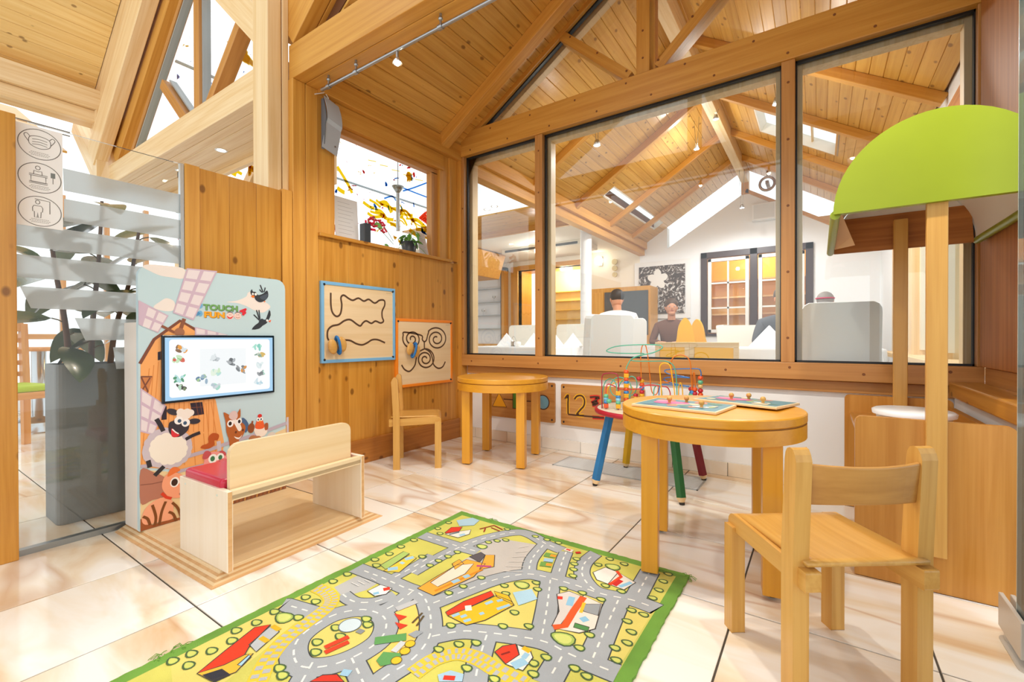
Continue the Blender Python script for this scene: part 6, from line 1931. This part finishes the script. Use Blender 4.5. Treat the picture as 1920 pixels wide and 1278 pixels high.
for p, q in (((370, 667), (432, 671)), ((520, 680), (590, 684))): a.stroke(Z1(p, q), .008, '4A2E1E')
a.obj('shapes', b)
p0, p1 = Z1((752, 565), (752, 836)); xr = p0[0] + .60
b, a = low_board(p0[0], xr, p1[1], p0[1], 'wooden number board with 1, 2 and 3 behind the bead table', 'number_board')
def numeral(pts, c):
    P = sm2(Z1(*pts), 5)
    a.L = 0; a.stroke(P, .026, c); a.L = 1; a.stroke(P, .012, '4A2A1C')
numeral([(778, 664), (800, 640), (799, 700), (800, 766)], 'E8B020')
numeral([(842, 668), (860, 647), (890, 645), (908, 670), (905, 710), (880, 740), (858, 772), (905, 776)], 'E8B020')
numeral([(945, 655), (980, 652), (1005, 658), (960, 690), (995, 690), (985, 705), (960, 708)], 'D82A20')
numeral([(962, 788), (1000, 790), (1040, 792)], 'D82A20')
a.L = 2; a.stroke(Z1((800, 768), (860, 775), (930, 781), (1010, 787)), .011, '4A2A1C')
a.obj('numerals', b)

# ------------------------------------------------------------------ cable rail with spot lamps under the tie beam
rail = empty('lamp_rail', (0, 1.5, 2.195), 0, 'steel lamp rail with clamps under the tie beam', 'lamp rail')
RST = plain('A8ACAE', .28, .85)
MB().tube([(-2.31, 0, 0), (.55, 0, 0)], .0085, 12).obj('rod', RST, rail)
for x in (-2.245, -2.005, -1.405, -.8, -.2, .4):
    c = MB().cyl((x - .012, 0, 0), (x + .012, 0, 0), .013, n=14).obj('clamp', RST, rail)
    MB().cyl((x, 0, .006), (x, 0, .03), .0055, n=10).obj('clamp_neck', RST, c)
    MB().ball((x, 0, .038), .011, 12, 8).obj('clamp_ball', RST, c)
    MB().cyl((x, 0, .04), (x, 0, .0595), .006, n=10).obj('ceiling_pin', RST, c)
LAMP = glow('FFE9C4', 60, 'halogen_glow')
for x, lab in ((-1.69, 'lit halogen spot on the lamp rail, starring brightly'), (-.86, 'added halogen spot on the lamp rail right of the bright one'), (-.34, 'added halogen spot on the lamp rail above the round table'), (.2, 'added halogen spot on the right end of the lamp rail')):  # last three spots are added above the view to light the play corner
    l = empty('rail_spot', (x, 1.5, 2.186), 0, lab, 'lamp', 'halogen spots on the rail')
    MB().cyl((0, 0, 0), (0, 0, -.03), .007, n=10).obj('holder', RST, l)
    MB().lathe([(.010, -.03), (.024, -.055), (.0225, -.055), (.009, -.032)], 18, cap=False).obj('reflector', plain('D8DADA', .15, .9), l)
    MB().ball((0, 0, -.052), .0145, 12, 8).obj('bulb', LAMP, l)
    light('rail_spot_light', 'SPOT', (x, 1.5, 2.115), 36, (1, .93, .82), .03, (x, 1.62, 0), 140, .7)
# wall loudspeaker
spk = empty('wall_loudspeaker', (WX + .006, 1.61, 2.06), 0, 'curved grey metal loudspeaker hanging on the post below the rail', 'loudspeaker')
n = 14
vs, fs = [], []
for i in range(n + 1):
    t = i / n
    z = .150 - .30 * t
    x = .022 + .028 * math.sin(math.pi * t * 1.0) * (1 if t < .5 else .6) + .006 * math.cos(t * 5)
    dy = .012 * math.sin(t * 3.14 * 1.3)
    vs += [(x, -.040 + dy, z + .012), (x, .058 + dy, z - .014), (x - .004, .058 + dy, z - .014), (x - .004, -.040 + dy, z + .012)]
for i in range(n):
    for k in range(4):
        a_, b_ = i * 4 + k, i * 4 + (k + 1) % 4
        fs.append((a_, a_ + 4, b_ + 4, b_))
fs += [(0, 1, 2, 3), (n * 4 + 3, n * 4 + 2, n * 4 + 1, n * 4)]
MB().add(vs, fs, 0, False).obj('curved_cover', plain('B2BAC2', .4, .15), spk)
mb = MB(); mb.prism([(.0, -.14), (.0, .15)] + [(.020 + .028 * math.sin(math.pi * t) * (1 if t < .5 else .6), .150 - .30 * t) for t in [k / 10 for k in range(11)]], 'y', -.040, -.034, M=Matrix(((1, 0, 0, 0), (0, 1, 0, 0), (0, 0, 1, 0), (0, 0, 0, 1))))
mb.obj('side_shell', plain('70777E', .4, .1), spk)
MB().tube(smooth_pts([(.03, -.01, .155), (.02, -.03, .185), (.035, -.05, .17), (.03, -.10, .142)], 5), .003, 6).obj('cord', plain('D8D4CC', .6), spk)
MB().cyl((.052, .015, -.125), (.056, .015, -.125), .005, n=10).obj('screw', RST, spk)

# ------------------------------------------------------------------ things on the window ledge
LZ = 1.424
LXc = -2.50
def card(y0, y1, z1, lab, lean, rows):
    c = empty('menu_card', (LXc, (y0 + y1) / 2, LZ), 0, lab, 'card')
    w = (y1 - y0) / 2; h = z1 - LZ
    o = MB().box(-.002, .002, -w, w, 0, h).obj('sheet', plain('D9DBDC', .6), c); o.rotation_euler = (0, -lean, 0)
    a = Art(lambda u, v, hh: (.002 + hh, u, v), .0002, .0003)
    for k in range(rows):
        a.stroke([(-w * .75, h * (.88 - .8 * k / rows)), (w * (.3 + .4 * ((k * 7) % 5) / 5), h * (.88 - .8 * k / rows))], .0022, 'A8AAAC')
    p = a.obj('print_lines', c); p.rotation_euler = (0, -lean, 0)
card(1.715, 1.885, 1.70, 'large white menu card standing at the left of the wall opening', .06, 9)
card(2.44, 2.53, 1.62, 'small white card leaning at the right of the wall opening', .25, 12)
pp = empty('potted_plant', (LXc, 2.325, LZ), 0, 'small green leafy plant in a dark pot on the window ledge', 'plant')
MB().lathe([(.045, 0), (.060, .085), (.056, .085), (.050, .07), (0, .07)], 20, cap=False).obj('pot', plain('2B3136', .4), pp)
rnd = random.Random(11)
lm = leaf_mesh(.06, .018, .35); lm.materials.clear(); lm.materials.append(plain('5C9A34', .4))
for k in range(16):
    a_ = rnd.uniform(0, 6.28); h = rnd.uniform(.02, .09); r = rnd.uniform(.02, .06)
    q = Vector((r * math.cos(a_) * .7, r * math.sin(a_) * 1.3, .075 + h))
    MB().tube(smooth_pts([(0, 0, .07), (q.x * .6, q.y * .5, q.z), q], 4), .0016, 5).obj('stem', plain('6FA03E', .5), pp)
    link_mesh('leaf', lm, pp, q, (rnd.uniform(-.4, .4), rnd.uniform(-.2, .9), a_))
for sgn in (-1, 1):
    MB().tube(smooth_pts([(0, .03 * sgn, .08), (.03, .09 * sgn, .05), (.04, .14 * sgn, .01)], 5), .0015, 5).obj('tendril', plain('7FB050', .5), pp)
fl = empty('flowering_plant', (LXc, 1.99, LZ), 0, 'dark pot with drooping red flowers on the window ledge', 'plant')
MB().box(-.03, .03, -.075, -.03, 0, .14).obj('pot', plain('2B3136', .4), fl, .004)
rnd = random.Random(3)
for j in range(2):
    st_ = smooth_pts([(0, -.05, .13), (.01, .0, .19 - j * .04), (.015, .09, .15 - j * .05), (.02, .17, .06 - j * .02)], 6)
    MB().tube(st_, .002, 6).obj('stem', plain('5A8A3A', .5), fl)
    for k in range(9):
        p = st_[4 + k]
        MB().ball(p + Vector((rnd.uniform(-.008, .008), 0, rnd.uniform(-.012, .012))), (.011, .013, .008), 8, 6).obj('blossom', plain('C8203C', .5), fl)
for (y, z, a_) in ((.02, .16, .4), (.10, .03, 1.2)):
    link_mesh('leaf', lm, fl, (.01, y, z), (1.2, .6, a_))
# ------------------------------------------------------------------ restaurant furniture
LINEN = plain('F4F6F7', .75, name='white_linen')
def cloth_table(x0, x1, y0, y1, label, h=.72):
    t = empty('dining_table', ((x0 + x1) / 2, (y0 + y1) / 2, 0), 0, label, 'table', 'dining tables under white cloths')
    hx, hy = (x1 - x0) / 2, (y1 - y0) / 2
    MB().box(-hx + .02, hx - .02, -hy + .02, hy - .02, h - .03, h - .004).obj('tabletop', PALE[0], t)
    for sx in (-1, 1):
        for sy in (-1, 1): MB().box(sx * (hx - .08) - .025, sx * (hx - .08) + .025, sy * (hy - .08) - .025, sy * (hy - .08) + .025, 0, h - .03).obj('leg', BEAM[2], t)
    rnd = random.Random(int(x0 * 100) % 97)
    top_ = rrect(hx, hy, .03, 3); n = len(top_)
    low = []
    for i, (x, y) in enumerate(top_):
        s = 1.03 + .03 * math.sin(i * 2.1) + (.05 if i % 4 in (1, 2) else 0)
        low.append((x * s, y * s, h - .30 - .05 * (1 if i % 4 in (1, 2) else 0)))
    vs = [(x, y, h) for x, y in top_] + [(x * 1.01, y * 1.01, h - .012) for x, y in top_] + low
    fs = [list(range(n))] + [(b * n + i, (b + 1) * n + i, (b + 1) * n + (i + 1) % n, b * n + (i + 1) % n) for b in range(2) for i in range(n)]
    o = MB().add(vs, fs).obj('tablecloth', LINEN, t)
    return t
cloth_table(-2.95, -1.98, 3.52, 4.3, 'white clothed dining table just behind the left window pane')
cloth_table(-1.95, -1.30, 5.3, 5.95, 'white clothed dining table in front of the seated guests')
cloth_table(-.62, .38, 3.98, 4.72, 'white clothed dining table behind the right mullion')
def napkin(x, y, z, s, rz, lab):
    hgt, w = .135 * s, .10 * s
    vs = [(-w, -.06 * s, 0), (w, -.06 * s, 0), (w * 1.05, .06 * s, 0), (-w * 1.05, .06 * s, 0), (0, -.012, hgt), (0, .012, hgt)]
    o = MB().add(vs, [(0, 1, 4), (1, 2, 5, 4), (2, 3, 5), (3, 0, 4, 5), (3, 2, 1, 0)]).obj('folded_napkin', LINEN, None, .003)
    o.location = (x, y, z); o.rotation_euler = (0, 0, rz)
    tag(o, lab, 'napkin', 'folded napkins')
napkin(-2.62, 3.75, .7205, 1.0, .5, 'white folded napkin beside the condiment stand')
napkin(-2.33, 3.80, .7205, 1.0, .5, 'white folded napkin left of the first mullion')
napkin(-2.09, 3.78, .7205, 1.0, .5, 'white folded napkin half hidden by the first mullion')
napkin(-2.06, 4.12, .7205, 1.0, .5, 'white folded napkin just right of the first mullion')
napkin(-.34, 4.25, .7205, 1.35, .4, 'large white folded napkin left of the second mullion')
cs = empty('condiment_stand', (-2.50, 3.70, .7205), 0, 'small metal condiment stand with glass jars on the left table', 'condiment stand')
MB().lathe([(.03, 0), (.03, .006)], 16).obj('base', plain('9A9C9A', .3, .8), cs)
for k in range(3):
    a_ = k * 2.1; j = MB().cyl((.016 * math.cos(a_), .016 * math.sin(a_), .006), (.016 * math.cos(a_), .016 * math.sin(a_), .05), .010, n=10).obj('jar', plain('A39C8E', .2), cs)
MB().tube(smooth_pts([(-.028, 0, .006), (-.028, 0, .06), (0, 0, .10), (.028, 0, .06), (.028, 0, .006)], 5), .002, 6).obj('handle', plain('8A8C8A', .3, .8), cs)
bw = MB().lathe([(.022, 0), (.036, .02), (.034, .042), (.024, .048), (0, .05)], 18).obj('sugar_bowl', plain('EDEDEA', .3), None, loc=(-2.43, 3.66, .7205))
tag(bw, 'small round white sugar bowl on the left table', 'bowl')
cu = empty('red_cup', (-3.78, 7.0, .7005), 0, 'red cup on the wooden stand in the lit doorway', 'cup')
MB().lathe([(.05, 0), (.075, .10), (.07, .10), (.045, .01), (0, .01)], 18, cap=False).obj('cup', plain('C8401E', .4), cu)
sd_ = empty('side_cabinet', (-3.78, 7.05, 0), 0, 'low wooden side cabinet in front of the lit doorway', 'cabinet')
MB().box(-.30, .30, -.20, .20, .0, .68).obj('body', BEAM[2], sd_, .004); MB().box(-.32, .32, -.22, .22, .68, .70).obj('worktop', DARKW[0], sd_, .003)
for x in (-.15, .15): dd = MB().box(x - .14, x + .14, -.21, -.201, .05, .64).obj('door', BEAM[2], sd_, .002)

CREAMV = plain('F2EFE4', .5, name='cream_upholstery')
PALEV = plain('F0F2F1', .45, name='pale_upholstery')
def dining_chair(x, y, rz, label, w=.44, top=1.0, mat=None, seat=.46):
    c = empty('dining_chair', (x, y, 0), rz, label, 'chair', 'upholstered dining chairs')
    mat = mat or CREAMV
    h = w / 2
    prof = [(-h, seat - .02), (h, seat - .02), (h, top - .06)] + [(h - .05 + .05 * math.cos(t), top - .05 + .05 * math.sin(t)) for t in (.3, .8, 1.3)] + [(-h + .05 - .05 * math.sin(t), top - .05 + .05 * math.cos(t)) for t in (.3, .8, 1.3)] + [(-h, top - .06)]
    o = MB().prism(prof, 'y', -.045, .045).obj('backrest', mat, c, .015, 3)
    o.location = (0, -.22, 0); o.rotation_euler = (math.radians(5), 0, 0); o.location.z = 0
    MB().box(-h, h, -.24, .22, seat - .08, seat).obj('seat', mat, c, .02, 3)
    for sx in (-1, 1):
        for yy in (-.20, .19): MB().box(sx * (h - .04) - .02, sx * (h - .04) + .02, yy - .02, yy + .02, 0, seat - .08).obj('leg', DARKW[2], c)
    return c
dining_chair(-3.10, 4.55, math.pi, 'cream dining chair at the far left of the left table', top=.97)
dining_chair(-2.62, 4.85, 3.0, 'cream dining chair in front of the white column', top=.98)
dining_chair(-1.70, 3.70, 1.05, 'pale dining chair seen from the side close behind the glass', top=1.0, mat=PALEV)
dining_chair(-1.62, 4.38, 0.3, 'pale dining chair with its back to the glass behind the side-on one', top=.99, mat=PALEV)
dining_chair(.08, 3.42, .05, 'large pale grey dining chair back right of the second mullion', w=.36, top=1.005, mat=plain('F0F4F3', .35))
dining_chair(-.78, 5.55, math.pi, 'cream dining chair below the dark framed window', top=.95)
dining_chair(-.78, 6.75, -1.7, 'cream dining chair turned sideways near the gable wall', top=.98)
dining_chair(-.34, 5.40, math.pi, 'dark dining chair carrying the guest behind the right mullion', top=.92, mat=plain('4A4E54', .5))
dining_chair(.02, 6.45, math.pi, 'pale dining chair carrying the guest with the red hair band', top=.88, mat=PALEV)
dining_chair(-1.68, 6.35, math.pi, 'pale dining chair carrying the guest in brown', top=.90, mat=PALEV)
# wooden high chair shells and yellow panels
for (x, y, lab, rz) in ((-1.06, 5.02, 'yellow moulded child seat with rounded wings at the right', -.3), (-1.09, 4.62, 'yellow moulded child seat partly hidden at the left', .3)):
    h_ = empty('booster_chair', (x, y, 0), rz, lab, 'child chair', 'yellow child seats')
    pr_ = [(-.19, .42), (.19, .42), (.18, .66), (.10, .74), (.06, .92), (.0, 1.0), (-.06, .92), (-.09, .74), (-.18, .66)]
    vs = []
    MB().prism(sm2(pr_, 3, True), 'y', -.015, .015).obj('shell_back', plain('F0B21E', .4), h_, .008)
    MB().box(-.16, .16, -.02, .26, .40, .43).obj('seat', plain('F0B21E', .4), h_, .01)
    for sx in (-1, 1):
        for yy in (0, .22): MB().box(sx * .13 - .015, sx * .13 + .015, yy - .015, yy + .015, 0, .40).obj('leg', PALE[2], h_)
sf = empty('panel_rail', (-.72, 3.62, 0), .0, 'pale wooden rail with yellow panels behind the bead maze', 'room divider')
for x0, x1 in ((-.36, -.10), (-.10, .24)):
    mb = MB()
    mb.box(x0, x1, -.015, .015, .73, .768).box(x0, x0 + .035, -.015, .015, .30, .73).box(x1 - .035, x1, -.015, .015, .30, .73).box(x0, x1, -.015, .015, .26, .30)
    mb.obj('frame', PALE[0], sf, .003)
    MB().box(x0 + .036, x1 - .036, -.006, .006, .301, .729).obj('panel', plain('FFC21E', .5), sf)
for x in (-.34, .22): MB().box(x - .02, x + .02, -.12, .12, 0, .26).obj('foot', PALE[1], sf)
# dark sideboard with mirror behind the waiter
sb = empty('sideboard', (-2.72, 7.20, 0), 0, 'tall wooden cupboard with dark glass behind the waiter', 'cupboard')
MB().box(-.55, .55, -.20, .20, 0, 1.62).obj('carcass', BEAM[2], sb, .004)
MB().box(-.20, .52, -.212, -.201, .85, 1.55).obj('door', plain('4A4A48', .12, .1), sb, .003)
MB().box(-.52, -.22, -.212, -.201, .85, 1.55).obj('door', BEAM[2], sb, .003)
MB().box(-.52, .52, -.212, -.201, .08, .82).obj('drawer_front', BEAM[0], sb, .003)

# ------------------------------------------------------------------ people
SKIN = plain('C98E6E', .5)
def skin_body(name, parent, V, E, Rr, mat, root=0):
    me = bpy.data.meshes.new(name)
    me.from_pydata([tuple(v) for v in V], E, [])
    me.materials.append(mat)
    o = bpy.data.objects.new(name, me); COL.objects.link(o); o.parent = parent
    m = o.modifiers.new('skin', 'SKIN'); m.use_smooth_shade = True
    for i, r in enumerate(Rr):
        sv = me.skin_vertices[0].data[i]
        sv.radius = (r, r) if not isinstance(r, tuple) else r
        sv.use_root = (i == root)
    s = o.modifiers.new('sub', 'SUBSURF'); s.levels = s.render_levels = 2
    return o
def head(p, c, yaw, hair_col, skin, hair_long=0.0, tie=None):
    """head of 0.215 m with face, centre c, looking along yaw (0 = -y)"""
    h = empty('head', c, yaw); h.parent = p
    mb = MB()
    mb.ball((0, 0, 0), (.074, .092, .108), 20, 14)
    mb.ball((0, -.092, -.010), (.012, .016, .022), 10, 8)
    mb.ball((0, -.045, -.075), (.045, .045, .035), 12, 8)
    for s in (-1, 1): mb.ball((s * .076, .005, -.005), (.010, .018, .028), 8, 6)
    mb.obj('face', skin, h)
    for s in (-1, 1):
        e = MB().ball((s * .030, -.082, .010), (.012, .008, .007), 10, 6).obj('eye', plain('F0EEEA', .3), h)
        MB().ball((s * .030, -.0895, .010), (.0055, .003, .0055), 8, 6).obj('iris', plain('2A1E18', .3), h)
    MB().ball((0, -.083, -.048), (.022, .008, .006), 10, 6).obj('mouth', plain('A85A50', .5), h)
    mb = MB()
    mb.ball((0, .012, .040), (.086, .094, .090), 18, 12)
    if hair_long: mb.ball((0, .06, -.05), (.07, .05, .10 + hair_long), 14, 10)
    mb.obj('hair', plain(hair_col, .6, bump=.5, bscale=120), h)
    if tie: MB().tube([(.087 * math.cos(t), .02 + .094 * math.sin(t), .05) for t in [k * math.pi / 8 for k in range(16)]], .008, 8, closed=True).obj('hair_band', plain(tie, .5), h)
    return h
def hand(p, c, d, skin):
    """relaxed hand at c pointing along d"""
    d = Vector(d).normalized(); up = Vector((0, 0, 1)); side = d.cross(up).normalized(); nrm = side.cross(d)
    V, E, Rr = [Vector(c) - d * .02, Vector(c) + d * .03, Vector(c) + d * .075], [(0, 1), (1, 2)], [(.026, .018), (.036, .016), (.036, .013)]
    base = 2
    for k, (o, L) in enumerate(((-.030, .060), (-.010, .075), (.011, .070), (.030, .052))):
        a = Vector(c) + d * .085 + side * o
        i = len(V)
        V += [a, a + d * L * .5 - nrm * .008, a + d * L * .9 - nrm * .026]
        E += [(base, i), (i, i + 1), (i + 1, i + 2)]; Rr += [.0095, .0088, .0075]
    i = len(V); a = Vector(c) + d * .03 - side * .045
    V += [a, a + d * .035 - side * .018]; E += [(1, i), (i, i + 1)]; Rr += [.012, .009]
    return skin_body('hand', p, V, E, Rr, skin)
def person(loc, yaw, label, shirt, trousers, pelvis, lean, arms, hd_yaw, hair, seated, skin=SKIN, hair_long=0, tie=None):
    p = empty('person', loc, yaw, label, 'person')
    hipz = pelvis
    sh = Vector((0, -math.sin(lean) * .46, hipz + math.cos(lean) * .46))
    nk = sh + Vector((0, -math.sin(lean) * .09, math.cos(lean) * .09))
    V = [Vector((0, 0, hipz)), sh * .5 + Vector((0, 0, hipz)) * .5, sh, nk]
    E = [(0, 1), (1, 2), (2, 3)]
    Rr = [(.165, .115), (.150, .105), (.150, .100), (.055, .055)]
    for s, (el, wr) in zip((-1, 1), arms):
        i = len(V)
        V += [sh + Vector((s * .18, 0, -.02)), Vector(el), Vector(wr)]
        E += [(2, i), (i, i + 1), (i + 1, i + 2)]; Rr += [.062, .046, .033]
    body = skin_body('shirt', p, V, E, Rr, shirt)
    for s, (el, wr) in zip((-1, 1), arms):
        hand(p, wr, Vector(wr) - Vector(el), skin)
    V, E, Rr = [Vector((0, 0, hipz - .02))], [], [(.165, .12)]
    for s in (-1, 1):
        i = len(V)
        if seated: pts = [Vector((s * .09, -.04, hipz - .02)), Vector((s * .11, -.43, hipz - .01)), Vector((s * .11, -.42, .09)), Vector((s * .11, -.52, .045))]
        else: pts = [Vector((s * .09, 0, hipz - .10)), Vector((s * .10, -.03, hipz * .52)), Vector((s * .10, .02, .09)), Vector((s * .11, -.11, .045))]
        V += pts; E += [(0, i), (i, i + 1), (i + 1, i + 2), (i + 2, i + 3)]; Rr += [.088, .062, .046, .040]
    skin_body('trousers', p, V, E, Rr, trousers)
    MB().cyl(nk - Vector((0, 0, .03)), nk + Vector((0, -.01, .06)), .052, .048, 14).obj('neck', skin, p)
    head(p, nk + Vector((0, -.02 - math.sin(lean) * .05, .135)), hd_yaw, hair, skin, hair_long, tie)
    return p
wsh = plain('EFEFEE', .7)
p = PY(4.75, 1168, 590)
person((-1.86, 4.95, 0), math.pi + .5, 'waiter in white shirt leaning over a table, back to the glass', wsh, plain('24262A', .7), .74, .75,
       (((-.28, -.42, .86), (-.22, -.62, .74)), ((.30, -.40, .86), (.34, -.64, .76))), .2, '1E1C1C', False)
person((-1.66, 6.32, 0), .15, 'seated guest in brown jumper facing the glass', plain('6B4A3C', .8), plain('3A3E48', .8), .53, .12,
       (((-.25, -.14, .74), (-.12, -.36, .745)), ((.25, -.14, .74), (.12, -.38, .745))), .2, '4A3424', True)
person((-.34, 5.35, 0), .3, 'seated guest in dark grey with head lowered behind the mullion', plain('5A6068', .8), plain('2E3238', .8), .52, .25,
       (((-.25, -.16, .74), (-.12, -.34, .745)), ((.25, -.16, .74), (.12, -.34, .745))), .1, '5E5852', True)
person((.02, 6.40, 0), .5, 'grey haired guest with red hair band behind the large chair', plain('C9CCD0', .8), plain('3A3E48', .8), .52, .1,
       (((-.25, -.16, .74), (-.12, -.38, .745)), ((.25, -.16, .74), (.12, -.38, .745))), 2.4, '8E8A86', True, hair_long=.02, tie='C8285A')
